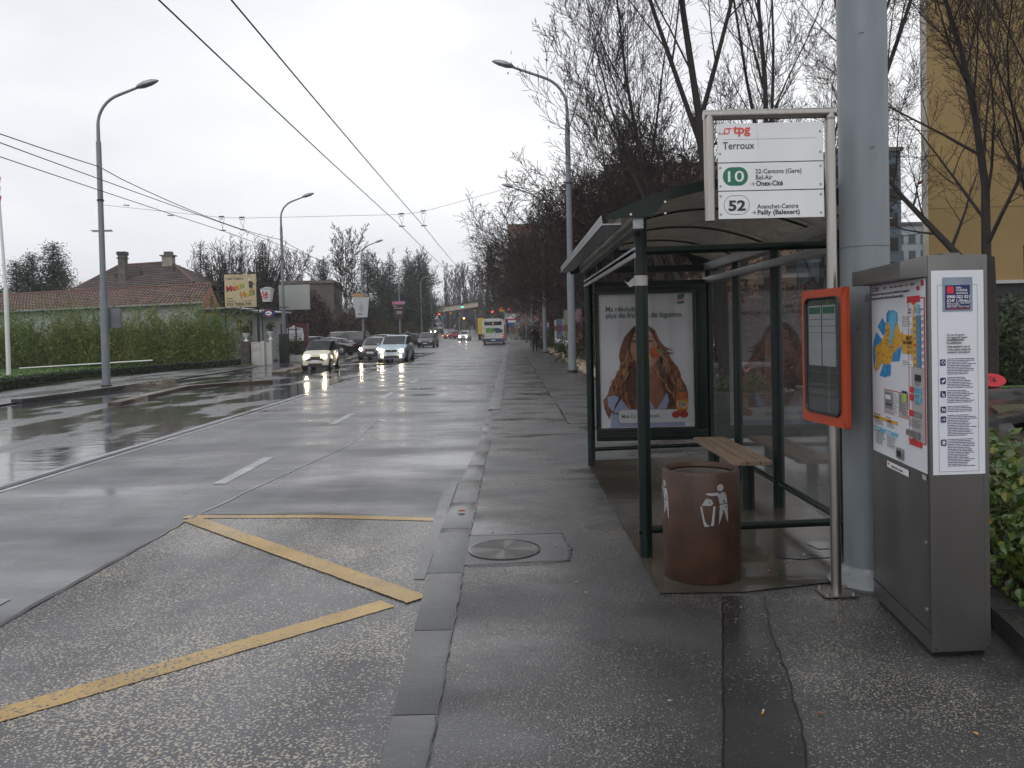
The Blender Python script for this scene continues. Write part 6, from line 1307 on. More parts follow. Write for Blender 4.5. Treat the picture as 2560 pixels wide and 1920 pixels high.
def car(name, label, cat, loc, rz, L, W, H, st, paint, belt=.92, lights=True, fog=False, group=None, roof=None, wr=.31, wy=None, gl=None, plate=True, turn=False, skirt=None, grille=True, rails=None):
    """st: stations (t along length 1 front..0 rear, zbelt, ztop or 0 if no cabin, width factor). Faces +Y at rz=0 (front)."""
    o = thing(name, label, cat, loc, rz, group); hw = W/2; ring = []
    for t, zb_, zt_, wf in st:
        y = (t-.5)*L; w_ = hw*wf; top = zt_ if zt_ else zb_
        if zt_: s = [(w_*.93, .20), (w_, .40), (w_, .62), (w_*.97, zb_), (w_*.80, zt_-.05), (w_*.62, zt_)]
        else: s = [(w_*.93, .20), (w_, .40), (w_*.99, min(.62, zb_*.8)), (w_*.95, zb_-.04), (w_*.80, zb_+.0), (w_*.5, zb_+.02)]
        ring.append([(x, y, z) for x, z in s]+[(-x, y, z) for x, z in reversed(s)])
    b = MB(); k = 12
    for r_ in ring: b.v += r_
    for i in range(len(ring)-1):
        for j in range(k-1): a_ = i*k+j; b.f.append((a_, a_+1, a_+1+k, a_+k))
        b.f.append((i*k+k-1, i*k, i*k+k, i*k+2*k-1))
    b.f.append(tuple(range(k))); b.f.append(tuple((len(ring)-1)*k+j for j in reversed(range(k))))
    body = b.build('body', paint, o, smooth=40)
    # glazing: from cabin stations
    cab = [i for i, s_ in enumerate(st) if s_[2]]
    def qd(name, pts, mat, off, par=None): 
        p = [Vector(q) for q in pts]; c = sum(p, Vector())/len(p); n_ = (p[1]-p[0]).cross(p[2]-p[0]).normalized()
        if n_.dot(c-Vector((0, c.y*.6, .6))) < 0: n_ = -n_
        p = [c+(q-c)*.90+n_*off for q in p]; return MB().add([tuple(q) for q in p], [tuple(range(len(p)))]).build(name, mat, par or o)
    f0, f1 = cab[0], cab[-1]
    def P_(i, j): return ring[i][j]
    def mid(a_, b_, t): return tuple(a_[q]+(b_[q]-a_[q])*t for q in range(3))
    pre, post = f0-1, f1+1
    if roof:
        rb_ = MB(); vs = []; ci = [pre]+cab
        for i in ci: vs += [(x*1.008, y+.006, z+.008) for x, y, z in (P_(i, 3), P_(i, 4), P_(i, 5), P_(i, 6), P_(i, 7), P_(i, 8))]
        rb_.add(vs, [(i*6+j, i*6+j+1, i*6+j+7, i*6+j+6) for i in range(len(ci)-1) for j in range(5)]); rb_.build('cabin_shell', roof, o, smooth=40)
    # windscreen spans station pre (no cabin) and f0; rear window f1 -> post
    def strip(name, ia, ib, js, ta, tb, out):
        pa = [Vector(P_(ia, j)) for j in js]; pb = [Vector(P_(ib, j)) for j in js]
        lo = [a_.lerp(b_, ta)+out for a_, b_ in zip(pa, pb)]; hi = [a_.lerp(b_, tb)+out for a_, b_ in zip(pa, pb)]
        lo[0] = lo[0].lerp(lo[-1], .03); lo[-1] = lo[-1].lerp(lo[0], .03); hi[0] = hi[0].lerp(hi[-1], .03); hi[-1] = hi[-1].lerp(hi[0], .03); n_ = len(js)
        return MB().add([tuple(q) for q in lo+hi], [(i, i+1, n_+i+1, n_+i) for i in range(n_-1)]).build(name, GLASSD, o)
    strip('windscreen', pre, f0, (4, 5, 6, 7), .05, .93, Vector((0, .02, .02)))
    if post < len(st): strip('rear_window', post, f1, (4, 5, 6, 7), .12, .92, Vector((0, -.02, .02)))
    for sd_ in (0, 1):
        ja, jb = (3, 4) if not sd_ else (8, 7)
        for a_, c_ in zip([pre]+cab, cab+([post] if post < len(st) else [])):
            q = [P_(a_, ja), P_(c_, ja), P_(c_, jb), P_(a_, jb)]
            if a_ == pre: q = [P_(a_, ja), P_(c_, ja), P_(c_, jb)]
            if c_ == post: q = [P_(a_, ja), P_(c_, ja), P_(a_, jb)]
            if abs(P_(a_, 0)[1]-P_(c_, 0)[1]) > .2: qd('side_window', q, GLASSD, .014)
    wy = wy or (L*.31, -L*.29)
    for y in wy:
        for s_ in (1, -1):
            wc = thing('wheel', None, None); wc.parent = o; wc.location = (s_*(hw-.10), y, wr)
            MB().tube([(-s_*.09, 0, 0), (s_*.09, 0, 0), (s_*.115, 0, 0)], [wr, wr, wr*.90], 20).build('tyre', TYRE, wc, smooth=40)
            MB().tube([(s_*.105, 0, 0), (s_*.12, 0, 0)], [wr*.66, wr*.6], 14).build('rim', RIM, wc, smooth=40)
            n = 16; MB().add([(s_*(hw*1.002-.004), y+(wr*1.14)*math.cos(math.pi*i/n), .20 if i in (0, n) else wr+(wr*1.14)*math.sin(math.pi*i/n)) for i in range(n+1)], [tuple(range(n+1))]).build('wheel_arch', TRIM, o)
    yf = (st[0][0]-.5)*L; wf = hw*st[0][3]
    zl = .62
    for s_ in (1, -1):
        b = MB(); b.add([(s_*(wf*.62), yf+.012, zl), (s_*(wf*.98), yf-.03, zl+.02), (s_*(wf*.96), yf-.05, zl+.15), (s_*(wf*.62), yf-.015, zl+.12)], [(0, 1, 2, 3)]); hl = b.build('headlight', LENS, o)
        if lights: MB().tube([(s_*(wf*.78), yf-.01, zl+.07), (s_*(wf*.78), yf+.04, zl+.068)], .085, 12).build('lamp_bulb', HEAD, hl)
        if fog: MB().tube([(s_*(wf*.74), yf-.02, .36), (s_*(wf*.74), yf+.045, .36)], .05, 10).build('fog_light', FOG, o)
        mr = MB().add([(s_*(hw+.02), yf-L*.30, belt-.02), (s_*(hw+.17), yf-L*.30-.02, belt), (s_*(hw+.16), yf-L*.30-.02, belt+.13), (s_*(hw+.02), yf-L*.30, belt+.10), (s_*(hw+.02), yf-L*.30-.09, belt), (s_*(hw+.13), yf-L*.30-.1, belt+.01), (s_*(hw+.12), yf-L*.30-.1, belt+.12), (s_*(hw+.02), yf-L*.30-.09, belt+.10)], [(0,1,2,3),(7,6,5,4),(0,4,5,1),(1,5,6,2),(2,6,7,3),(3,7,4,0)]); mr.build('mirror', paint if not roof else TRIM, o)
        yr = (st[-1][0]-.5)*L; wb_ = hw*st[-1][3]; MB().box(min(s_*wb_*.98, s_*wb_*.72), max(s_*wb_*.98, s_*wb_*.72), yr-.02, yr+.06, .66, .90).build('tail_light', TAIL, o)
        if turn: MB().box(min(s_*wf*.99, s_*wf*.8), max(s_*wf*.99, s_*wf*.8), yf-.06, yf+.03, .5, .6).build('indicator', TURN, o)
    if grille: MB().box(-wf*.42, wf*.42, yf-.02, yf+.014, .60, .69).build('grille', TRIM, o); 
    MB().box(-wf*.62, wf*.62, yf-.02, yf+.02, .24, .36).build('air_intake', TRIM, o)
    if plate: MB().box(-.22, .22, yf, yf+.03, .42, .53).build('number_plate', PAPER, o)
    for s_ in (-1, 1): MB().tube([(s_*wf*.1-.1, yf-L*.16, belt+.06), (s_*wf*.1+.38, yf-L*.175, belt+.09)], .012, 4).build('wiper', TRIM, o)
    return o
PI = math.pi
def ang(x, y, k=1.0): return PI
# (1) small two-seater
smart = [(1, .62, 0, .80), (.985, .80, 0, .93), (.87, .93, 0, .97), (.76, 1.0, 0, .98), (.56, 1.02, 1.50, .97), (.25, 1.02, 1.54, .96), (.08, 1.0, 1.46, .92), (.0, .9, 0, .85)]
CREAM = cmat('cream_paint', (.62, .60, .47)); 
c = car('small_car', 'cream and black two seat city car with its headlights on', 'car', (-9.0, 39.3, 0), PI-.02, 2.55, 1.52, 1.54, smart, CREAM, belt=1.0, roof=TRIM, wr=.29, wy=(.88, -.86))
MB().box(-.5, .5, 1.25, 1.292, .50, .60).build('grin_grille', TRIM, c); 
for s_ in (1, -1): MB().add([(s_*.765, -.15, .35), (s_*.765, .35, .35), (s_*.77, .30, 1.0), (s_*.765, -.15, 1.0)], [(0, 1, 2, 3)]).build('door_shell', CREAM, c)
MB().box(-.66, .66, 1.18, 1.28, .2, .27).build('lower_lip', TRIM, c)
c.scale = (.88, .88, .92); c.location = (-9.15, 38.9, 0)
# (2) dark saloon
sal = [(1, .58, 0, .84), (.985, .72, 0, .92), (.90, .80, 0, .96), (.73, .90, 0, .99), (.56, .93, 1.38, .98), (.34, .95, 1.42, .98), (.16, .95, 1.28, .97), (.04, .93, 0, .95), (0, .8, 0, .9)]
car('dark_hatchback', 'dark maroon hatchback with amber glowing headlights', 'car', (-8.75, 52.6, 0), PI-.03, 4.4, 1.70, 1.43, sal, cmat('maroon_black_paint', (.022, .012, .014)), belt=.92)
# (3) silver blue compact
jz = [(1, .56, 0, .84), (.985, .74, 0, .93), (.91, .88, 0, .97), (.78, 1.0, 0, .99), (.60, 1.02, 1.50, .98), (.35, 1.02, 1.54, .98), (.10, 1.02, 1.48, .96), (.0, .95, 0, .92)]
SILB = cmat('silver_blue_paint', (.33, .42, .48), .25, .3)
c = car('compact_car', 'silver blue compact car with bright headlights and fog lamps', 'car', (-6.75, 47.6, 0), PI-.02, 3.85, 1.68, 1.54, jz, SILB, belt=.98, fog=True)
MB().box(-.36, .36, 1.91, 1.945, .66, .72).build('grille_bar', TRIM, c); MB().tube([(0, 1.93, .70), (0, 1.965, .70)], .05, 10).build('badge', ALU, c)
# (4) people carrier
c4 = [(1, .58, 0, .84), (.985, .78, 0, .93), (.93, .92, 0, .97), (.83, 1.05, 0, .99), (.60, 1.08, 1.62, .98), (.32, 1.08, 1.66, .98), (.08, 1.05, 1.58, .97), (0, .98, 0, .92)]
car('people_carrier', 'dark people carrier with white lamp lenses driving past the kerb', 'car', (-9.1, 88.8, 0), PI-.06, 4.4, 1.80, 1.66, c4, cmat('near_black_paint', (.02, .021, .024)), belt=1.05, lights=False)
car('white_hatchback', 'white hatchback coming towards us behind the road bend with headlights on', 'car', (-7.5, 131, .17), PI-.1, 3.9, 1.65, 1.48, jz, cmat('white_paint', (.6, .61, .62)), belt=.98)
car('grey_hatchback', 'grey car following close behind the distant white hatchback', 'car', (-8.15, 143, .3), PI-.1, 4.0, 1.66, 1.5, jz, cmat('mid_grey_paint', (.22, .23, .24)), belt=.98, lights=False)
car('red_car', 'red car with an orange indicator turning in the distance', 'car', (-10.7, 149, .38), PI-.75, 3.9, 1.62, 1.42, sal, cmat('dark_red_paint', (.30, .02, .025)), belt=.92, lights=False, turn=True)
car('dark_far_car', 'dark car with headlights on by the far left kerb', 'car', (-17.0, 186, 1.05), PI-.4, 4.0, 1.7, 1.45, sal, cmat('dark_grey_paint', (.05, .05, .055)), belt=.92)
car('pale_far_car', 'pale car beside the far dark car at the left bend', 'car', (-19.2, 198, 1.27), PI-.3, 4.0, 1.7, 1.45, jz, MATS['mid_grey_paint'], belt=.98, lights=False)
car('blue_far_car', 'dark blue car crossing beyond the trolleybus', 'car', (-9.5, 225, 2.0), PI/2, 4.2, 1.7, 1.45, sal, cmat('navy_paint', (.02, .03, .08)), belt=.92, lights=False)
# parked row
PK = 'cars parked by the restaurant'
car('black_saloon', 'glossy black saloon parked side on behind the city car', 'car', (-14.6, 65.0, 0), PI/2-.22, 4.9, 1.82, 1.45, [(1, .6, 0, .84), (.985, .74, 0, .92), (.90, .84, 0, .97), (.72, .94, 0, .99), (.58, .97, 1.38, .98), (.40, .99, 1.45, .98), (.24, .99, 1.33, .97), (.10, .97, 0, .96), (0, .9, 0, .9)], cmat('glossy_black_paint', (.014, .015, .02), .12), belt=.98, lights=False, group=PK, wr=.34)
car('blue_grey_estate', 'blue grey car nose in at the left end of the parked row', 'car', (-16.9, 66.2, 0), PI-.5, 4.4, 1.75, 1.5, jz, cmat('steel_blue_paint', (.08, .11, .15)), belt=.98, lights=False, group=PK)
car('black_minibus', 'long black minibus with dark windows parked behind the saloon', 'van', (-15.2, 72.5, 0), PI/2-.1, 4.9, 1.9, 1.92, [(1, .7, 0, .84), (.98, .95, 0, .93), (.90, 1.08, 0, .97), (.80, 1.12, 0, .99), (.66, 1.14, 1.86, .98), (.34, 1.14, 1.92, .98), (.03, 1.12, 1.88, .97), (0, 1.0, 0, .95)], cmat('black_minibus_paint', (.012, .012, .014), .15), belt=1.1, lights=False, wr=.34)
car('grey_parked_car', 'dark green grey car parked right of the minibus', 'car', (-14.0, 80, 0), PI/2-.5, 4.3, 1.72, 1.46, sal, cmat('grey_green_paint', (.06, .075, .075)), belt=.92, lights=False, group=PK)
car('white_parked_car', 'white hatchback parked beneath the tapered banner', 'car', (-14.3, 89, 0), PI/2-.6, 4.1, 1.7, 1.48, jz, MATS['white_paint'], belt=.98, lights=False, group=PK)
car('dark_parked_car', 'dark estate parked beside the white hatchback', 'car', (-12.3, 95, 0), -.5, 4.4, 1.74, 1.5, jz, MATS['near_black_paint'], belt=.98, lights=False, group=PK)
car('pale_parked_car', 'pale silver hatchback parked second from the right', 'car', (-12.8, 106, 0), -.4, 4.1, 1.7, 1.5, jz, MATS['silver_blue_paint'], belt=.98, lights=False, group=PK)
car('olive_parked_car', 'dark olive car parked beneath the brown banner', 'car', (-12.5, 116, 0), PI-.3, 4.3, 1.75, 1.6, c4, cmat('olive_grey_paint', (.05, .055, .045)), belt=1.05, lights=False, group=PK)

# ------------------------------------------------------------------ trolleybus seen from behind
bu = thing('trolleybus', 'white trolleybus seen from behind with green advert and roof poles', 'bus', (-2.1, 94.5, .0), -.02)
BW = cmat('bus_white', (.58, .58, .57)); BN = cmat('bus_navy', (.02, .03, .09))
MB().prism([(-1.25, .75), (1.25, .75), (1.27, 1.5), (1.24, 2.7), (1.12, 2.98), (.8, 3.08), (-.8, 3.08), (-1.12, 2.98), (-1.24, 2.7), (-1.27, 1.5)], lambda u, v, d: (u, d, v), 0, 11.5).build('body', BW, bu, smooth=30)
MB().prism([(-1.25, .28), (1.25, .28), (1.28, .5), (1.255, .75), (-1.255, .75), (-1.28, .5)], lambda u, v, d: (u, d, v), -.03, 11.5).build('skirt', BN, bu, smooth=30)
MB().box(-1.02, 1.02, -.012, 0, 2.28, 2.72).build('rear_window', GLASSD, bu, bevel=.004); btext('10', -.12, 2.4, .2, emat('bus_number_glow', (1, .55, .3), 1.2), bu, y=-.02)
MB().box(-.85, .12, -.01, 0, 1.42, 1.98).build('advert_green', fl('advert_green', (.09, .28, .03), var=.15), bu)
for cx, cz, rx, rz_ in ((.45, 1.78, .42, .2), (.78, 1.62, .36, .22), (.5, 1.52, .3, .15)): MB().add([(x, -.014-.002*cz, z) for x, z in blob(cx, cz, rx, rz_)], [tuple(range(20))]).build('advert_car_shape', fl('advert_blue_grey', (.035, .05, .10), var=.5), bu)
btext('1.149.-', -.6, 1.6, .16, WHITE, bu, y=-.015); btext('tpg', -.95, .98, .2, fl('bus_red_text', (.5, .03, .03)), bu, y=-.01, bold=.02)
MB().box(-1.08, -.98, -.01, 0, 1.75, 2.15).build('warning_strip', fl('advert_orange', (.5, .3, .03), var=.4), bu)
for x in (-.3, .3): MB().box(x-.02, x+.02, -.04, 0, .95, 1.2).build('hatch_handle', DKMET, bu)
MB().box(-1.2, 1.2, -.006, 0, 1.32, 1.335).build('panel_seam', DKMET, bu)
for s_ in (1, -1):
    MB().box(min(s_*1.24, s_*1.06), max(s_*1.24, s_*1.06), -.03, 0, .82, 1.25).build('tail_light', TAIL, bu); MB().box(min(s_*1.21, s_*1.11), max(s_*1.21, s_*1.11), -.045, -.03, .98, 1.10).build('lit_lamp', TAILR if s_ > 0 else TAIL, bu)
    MB().box(min(s_*.98, s_*.82), max(s_*.98, s_*.82), -.012, 0, 2.82, 2.9).build('high_lamp', TAIL, bu)
    MB().tube([(s_*1.02, 2.4, .48), (s_*1.24, 2.4, .48)], .48, 16).build('wheel', TYRE, bu); MB().box(min(s_*1.3, s_*1.55), max(s_*1.3, s_*1.55), 11.2, 11.4, 2.0, 2.5).build('mirror', TRIM, bu)
    MB().tube([(s_*.35, 5, 3.35), (s_*.32, -.6, 3.75), (s_*.30, -4.5, 5.2)] if False else [(s_*.35, 6.2, 3.45), (s_*.33, -.2, 4.9), (-1.05+s_*.35, -.7, 5.25)], .03, 6).build('trolley_pole', DKMET, bu)
MB().box(-.25, .25, -.04, -.03, .5, .6).build('number_plate', PAPER, bu)
rg = MB()
for x in (-.95, -.7, -.4, .2, .5, .85): rg.box(x-.1, x+.12, .3, 1.1, 3.08, 3.24+.05*math.sin(x*9))
rg.box(-1.05, 1.05, .1, .2, 3.06, 3.14).tube([(-.6, 1.5, 3.1), (-.35, 2.5, 3.7)], .04, 6).tube([(.6, 1.5, 3.1), (.35, 2.5, 3.7)], .04, 6).tube([(-.7, .6, 3.2), (-.5, .2, 3.5), (-.2, .4, 3.35)], .035, 6).tube([(.8, .6, 3.2), (.6, .2, 3.5), (.3, .4, 3.35)], .035, 6); rg.build('roof_gear', DKMET, bu)
# yellow lorry beyond
tk = thing('yellow_lorry', 'yellow box lorry partly hidden beyond the trolleybus', 'lorry', (-4.35, 135, hz(135))); MB().box(-1.2, 1.2, 0, 6, .9, 3.6).build('cargo_box', cmat('lorry_yellow', (.55, .38, .02)), tk); MB().box(-1.1, 1.1, 6.1, 8, .5, 2.6).build('cab', MATS['lorry_yellow'], tk); MB().box(-1.15, 1.15, -.03, 0, .5, .9).build('rear_bar', DKMET, tk)
for s_ in (-.9, .9):
    for y in (1.2, 6.8): MB().tube([(s_, y, .48), (s_+math.copysign(.25, s_), y, .48)], .48, 14).build('wheel', TYRE, tk)
vn = car('white_van', 'white van standing under the far canopy', 'van', (-15.2, 235, 2.2), PI-.2, 4.8, 1.9, 1.95, [(1, .7, 0, .84), (.98, .95, 0, .93), (.88, 1.1, 0, .97), (.80, 1.14, 0, .99), (.66, 1.16, 1.88, .98), (.03, 1.15, 1.92, .97), (0, 1.0, 0, .95)], MATS['white_paint'], belt=1.1, lights=False)

# ================================================================== person with umbrella
pe = thing('person', 'person in a dark coat under a black umbrella carrying a dark bag', 'person', (1.66, 57, S+.004), -.1)
COAT = pmat('black_wool_coat', (.012, .012, .014), .8, var=.3, scale=20); SKN = pmat('skin', (.3, .17, .12), .5)
def skinned(name, verts, edges, radii, mat, parent, sub=1):
    me = bpy.data.meshes.new(name); me.from_pydata(verts, edges, []); o = bpy.data.objects.new(name, me); COL.objects.link(o); o.parent = parent
    m = o.modifiers.new('skin', 'SKIN'); me.skin_vertices[0].data[0].use_root = True
    for i, r_ in enumerate(radii): me.skin_vertices[0].data[i].radius = (r_[0], r_[1]) if isinstance(r_, tuple) else (r_, r_)
    s_ = o.modifiers.new('sub', 'SUBSURF'); s_.levels = sub; s_.render_levels = sub; m.use_smooth_shade = True; me.materials.append(mat); return o
v = [(0, 0, .93), (0, 0, 1.15), (0, -.01, 1.38), (0, -.02, 1.50), (0, -.03, 1.60), (0, -.03, 1.70),
     (-.10, 0, .88), (-.11, -.10, .50), (-.11, -.16, .10), (-.11, -.30, .03),
     (.10, 0, .88), (.11, .05, .50), (.11, .20, .12), (.11, .08, .04),
     (-.20, -.01, 1.40), (-.27, -.05, 1.15), (-.15, -.22, 1.22), (-.13, -.24, 1.27),
     (.20, -.01, 1.40), (.26, .02, 1.12), (.27, -.02, .86), (.27, -.03, .78)]
e = [(0, 1), (1, 2), (2, 3), (3, 4), (4, 5), (0, 6), (6, 7), (7, 8), (8, 9), (0, 10), (10, 11), (11, 12), (12, 13), (2, 14), (14, 15), (15, 16), (16, 17), (2, 18), (18, 19), (19, 20), (20, 21)]
r_ = [(.17, .13), (.17, .13), (.19, .12), (.06, .06), (.085, .095), (.075, .085), .10, .07, .05, .045, .10, .07, .05, .045, .08, .06, .05, .04, .08, .06, .05, .04]
skinned('body', v, e, r_, COAT, pe, 2)
MB().lathe([(.01, 0), (.07, .02), (.088, .1), (.085, .17), (.05, .235), (.01, .25)], (0, -.04, 1.54), 14).build('head', SKN, pe, smooth=60)
MB().lathe([(.09, .10), (.095, .18), (.07, .24), (.01, .27)], (0, -.02, 1.54), 14).build('hair', pmat('dark_hair', (.02, .012, .008), .6), pe, smooth=60)
MB().tube([(0, -.125, 1.66), (0, -.15, 1.63), (0, -.13, 1.62)], [.012, .016, .012], 6).build('nose', SKN, pe)
b = MB()
for sx, sy, sz in ((-.13, -.25, 1.27), (.27, -.03, .74)):
    for k in range(5): b.tube([(sx-.03+.015*k, sy, sz), (sx-.03+.015*k, sy-.03, sz-.02-.004*(k % 3)), (sx-.03+.015*k, sy-.015, sz-.05)], .009, 5)
b.build('fingers', SKN, pe)
MB().lathe([(.20, .0), (.24, -.02), (.25, -.35), (.17, -.36)], (0, 0, 1.18), 16).build('coat_hem', COAT, pe, smooth=50)
um = thing('umbrella', 'black umbrella held over the walking person', 'umbrella', (1.54, 56.78, 1.36)); UM = pmat('umbrella_cloth', (.014, .015, .019), .6, spec=.25)
b = MB(); n = 16; prof = [(.02, .60), (.20, .57), (.40, .47), (.56, .33)]
vs = []; fs = []
for rr_, z in prof:
    for j in range(n): k = 1 if j % 2 == 0 else .94; t = 2*math.pi*j/n; vs.append((rr_*k*math.cos(t), rr_*k*math.sin(t), z+(.0 if j % 2 == 0 else -.0)))
for i in range(3):
    for j in range(n): fs.append((i*n+j, i*n+(j+1) % n, (i+1)*n+(j+1) % n, (i+1)*n+j))
b.add(vs, fs).build('canopy', UM, um, smooth=25); MB().tube([(0, 0, -.1), (0, 0, .68)], .008, 6).build('shaft', DKMET, um)
bg_ = thing('shoulder_bag', 'dark bag hanging from the hand of the person', 'bag', (1.98, 56.9, .30+S)); MB().prism([(-.15, 0), (.15, 0), (.18, .24), (.1, .3), (-.1, .3), (-.18, .24)], lambda u, v_, d: (u, d, v_), -.07, .07).build('pouch', COAT, bg_, bevel=.02); MB().tube([(-.08, 0, .28), (-.03, 0, .42), (.03, 0, .42), (.08, 0, .28)], .012, 6).build('strap', COAT, bg_)

# ================================================================== framed posters and boulders along the bank
def pposter(x, y, w_, lbl, cols_, z0=.75, z1=2.15):
    o = thing('poster_stand', lbl, 'billboard', (x, y, S), 0, 'framed posters along the bank'); d = Vector((.30, -1, 0)).normalized()    # runs back along the walk
    def q(u, z, off=0): p = d*u; return (p.x-off*1, p.y-off*.3, z)
    for u in (0, w_/2, w_): MB().tube([q(u, 0), q(u, z1+.08)], .035, 6).build('post', DKGREEN, o)
    def pan(u0, u1, za, zb, off, m_, nm): MB().add([q(u0, za, off), q(u1, za, off), q(u1, zb, off), q(u0, zb, off), q(u0, za, off-.03), q(u1, za, off-.03), q(u1, zb, off-.03), q(u0, zb, off-.03)], [(0,1,2,3),(7,6,5,4),(4,5,1,0),(5,6,2,1),(6,7,3,2),(7,4,0,3)]).build(nm, m_, o)
    pan(-.05, w_+.05, z0-.05, z1+.05, .04, BLKF, 'frame')
    for k, c_ in enumerate(cols_):
        u0 = .03+(w_-.03)*k/len(cols_); u1 = (w_-.03)*(k+1)/len(cols_); pan(u0, u1, z0, z1, .055, c_, 'poster_sheet')
        pan(u0+.06, u1-.06, z0+.75, z0+1.05, .062, MATS['poster_purple'] if k % 2 else MATS['panel_wine'], 'poster_block'); pan(u0+.1, u1-.12, z0+.1, z0+.28, .062, WHITE, 'poster_block')
    return o
PC = [fl('poster_mauve', (.2, .09, .13), var=.4), fl('poster_olive', (.16, .15, .10), var=.4), fl('poster_pale', (.36, .37, .38), var=.2), fl('poster_blue', (.07, .09, .15), var=.3)]
pposter(2.62, 39.5, 2.4, 'nearest framed poster stand on the bank with mauve and olive sheets', (PC[1], PC[0]), z1=2.5)
pposter(2.66, 46.5, 2.0, 'second framed poster stand with pale sheets', (PC[3], PC[2])); pposter(2.7, 49.6, 1.2, 'narrow pale framed poster stand next to the second one', (PC[2],))
pposter(2.55, 70, 2.4, 'far framed poster stand level with the umbrella', (PC[0], PC[2])); pposter(2.5, 96, 2.4, 'farthest framed poster stand down the sidewalk', (PC[2], PC[3]))
bx_ = tag(MB().box(2.5, 2.78, 44.2, 44.6, S, .75).build('green_utility_box', DKGREEN, bevel=.02), 'small dark green box at the foot of the poster stands', 'box')
rs = random.Random(19); meshes = []
for s_ in range(5):
    bm = bmesh.new(); bmesh.ops.create_icosphere(bm, subdivisions=2, radius=.5)
    for v_ in bm.verts: v_.co *= 1+rs.uniform(-.22, .22); v_.co.z *= .72
    me = bpy.data.meshes.new('boulder'); bm.to_mesh(me); bm.free(); me.materials.append(STONE if s_ % 2 else pmat('ochre_boulder', (.26, .20, .13), .6, var=.4, scale=3, bump=.7, bscale=9)); meshes.append(me)
y = 24.6; i = 0
while y < 62:
    o = bpy.data.objects.new('boulder', meshes[i % 5]); COL.objects.link(o); s_ = rs.uniform(.28, .55); o.scale = (s_, s_*rs.uniform(.8, 1.3), s_); o.location = (2.68+rs.uniform(-.06, .25), y, S+s_*.25); o.rotation_euler = (0, 0, rs.uniform(0, 6))
    w1 = 'larger' if s_ > .42 else 'smaller'; w2 = 'grey' if (i % 5) % 2 else 'ochre'
    w3 = 'near the shelter' if y < 30 else 'before the poster stands' if y < 37 else 'under the poster stands' if y < 50 else 'beyond the second lamp'
    nd = i+1; od = f"{nd}{'th' if 10 < nd % 100 < 14 else {1: 'st', 2: 'nd', 3: 'rd'}.get(nd % 10, 'th')}"
    tag(o, f'{w1} {w2} boulder {w3}, {od} from the shelter', 'boulder', 'boulders edging the bank'); y += s_*rs.uniform(.9, 1.5); i += 1
tag(ribbon('bank_soil', 2.72, 60, 22, 230, S+.02, SOIL, 3), kind='structure')

# ================================================================== right side buildings
def facade(name, label, loc, w_, d_, h_, rz, wall, nx, nz, win, ww, wh, z0=1.2, cat='apartment block', balc=None, side=True):
    o = thing(name, label, cat, loc, rz); MB().box(-w_/2, w_/2, 0, d_, 0, h_).build('wall', wall, o); MB().box(-w_/2-.2, w_/2+.2, -.2, d_+.2, h_, h_+.35).build('roof', CHIM, o)
    wm = MB().box(-ww/2, ww/2, -.03, .02, 0, wh); wproto = wm.build('window', win, o); me = wproto.data; first = True
    fm = MB().box(-ww/2-.1, ww/2+.1, -.07, -.0, -.12, -.0).build('sill', CHIM, wproto); fme = fm.data
    bal = None
    for j in range(nz):
        for i in range(nx):
            x = -w_/2+(i+.5)*w_/nx; z = z0+j*(h_-z0-.4)/nz+.2
            if first: q = wproto; first = False
            else:
                q = bpy.data.objects.new('window', me); COL.objects.link(q); q.parent = o; sl = bpy.data.objects.new('sill', fme); COL.objects.link(sl); sl.parent = q
            q.location = (x, 0, z)
            if balc and i % 2 == 0: MB().box(x-ww*.8, x+ww*.8, -1.0, 0, z-.35, z+.55).build('balcony', balc, o)
    if side:
        for j in range(nz):
            for i in range(3):
                q = bpy.data.objects.new('window', me); COL.objects.link(q); q.parent = o; q.location = (-w_/2, (i+.5)*d_/3, z0+j*(h_-z0-.4)/nz+.2); q.rotation_euler = (0, 0, -PI/2)
    return o
OCHW = pmat('ochre_render', (.27, .185, .072), .85, var=.16, scale=.3, bump=.1, bscale=4)
DWIN = pmat('dark_window', (.03, .035, .04), .15, var=.3, scale=.6); BWIN = pmat('bluish_window', (.14, .19, .24), .2, var=.3, scale=.6)
yo = thing('ochre_building', 'tall windowless ochre end wall rising behind the right hand trees', 'building', (27.5, 29.8, 0), -.05)
MB().prism([(-12, 0), (12, 0), (24, 22), (.5, 22)], lambda u, v_, d: (u, v_, d), 3.05, 34).build('wall', OCHW, yo); MB().box(-12.05, -11.85, -.08, 0, 3.05, 34).build('corner_strip', pmat('pale_corner', (.36, .33, .28), .7), yo); MB().box(-12, 12, -.12, .05, 3.0, 3.12).build('ledge', PLAST, yo);
for k in range(1, 11): MB().box(-11.85, 12, -.012, .0, 3.05+2.8*k, 3.075+2.8*k).build('floor_joint', pmat('joint_ochre_dark', (.17, .105, .04), .9), yo)
for x in (-6.5, -1.0, 4.5): MB().box(x, x+.03, -.014, .0, 3.2, 34).build('panel_joint', MATS['joint_ochre_dark'], yo)
MB().prism([(-11.6, .6), (11.6, .6), (23, 21), (.8, 21)], lambda u, v_, d: (u, v_, d), 0, 3.05).build('ground_floor', BLKF, yo)
facade('blue_grey_block', 'blue grey tower glimpsed between the stop sign and the mast', (34.4, 78, 0), 6.6, 12, 18, 0, pmat('blue_grey_cladding', (.10, .15, .20), .5, var=.1, scale=.5), 4, 7, DWIN, 1.0, 1.3)
facade('pale_block', 'pale blue block with rows of windows left of the ochre wall', (54, 96, 0), 17, 12, 13, 0, pmat('pale_blue_cladding', (.30, .36, .40), .6, var=.1, scale=.5), 12, 6, DWIN, .8, 1.0)
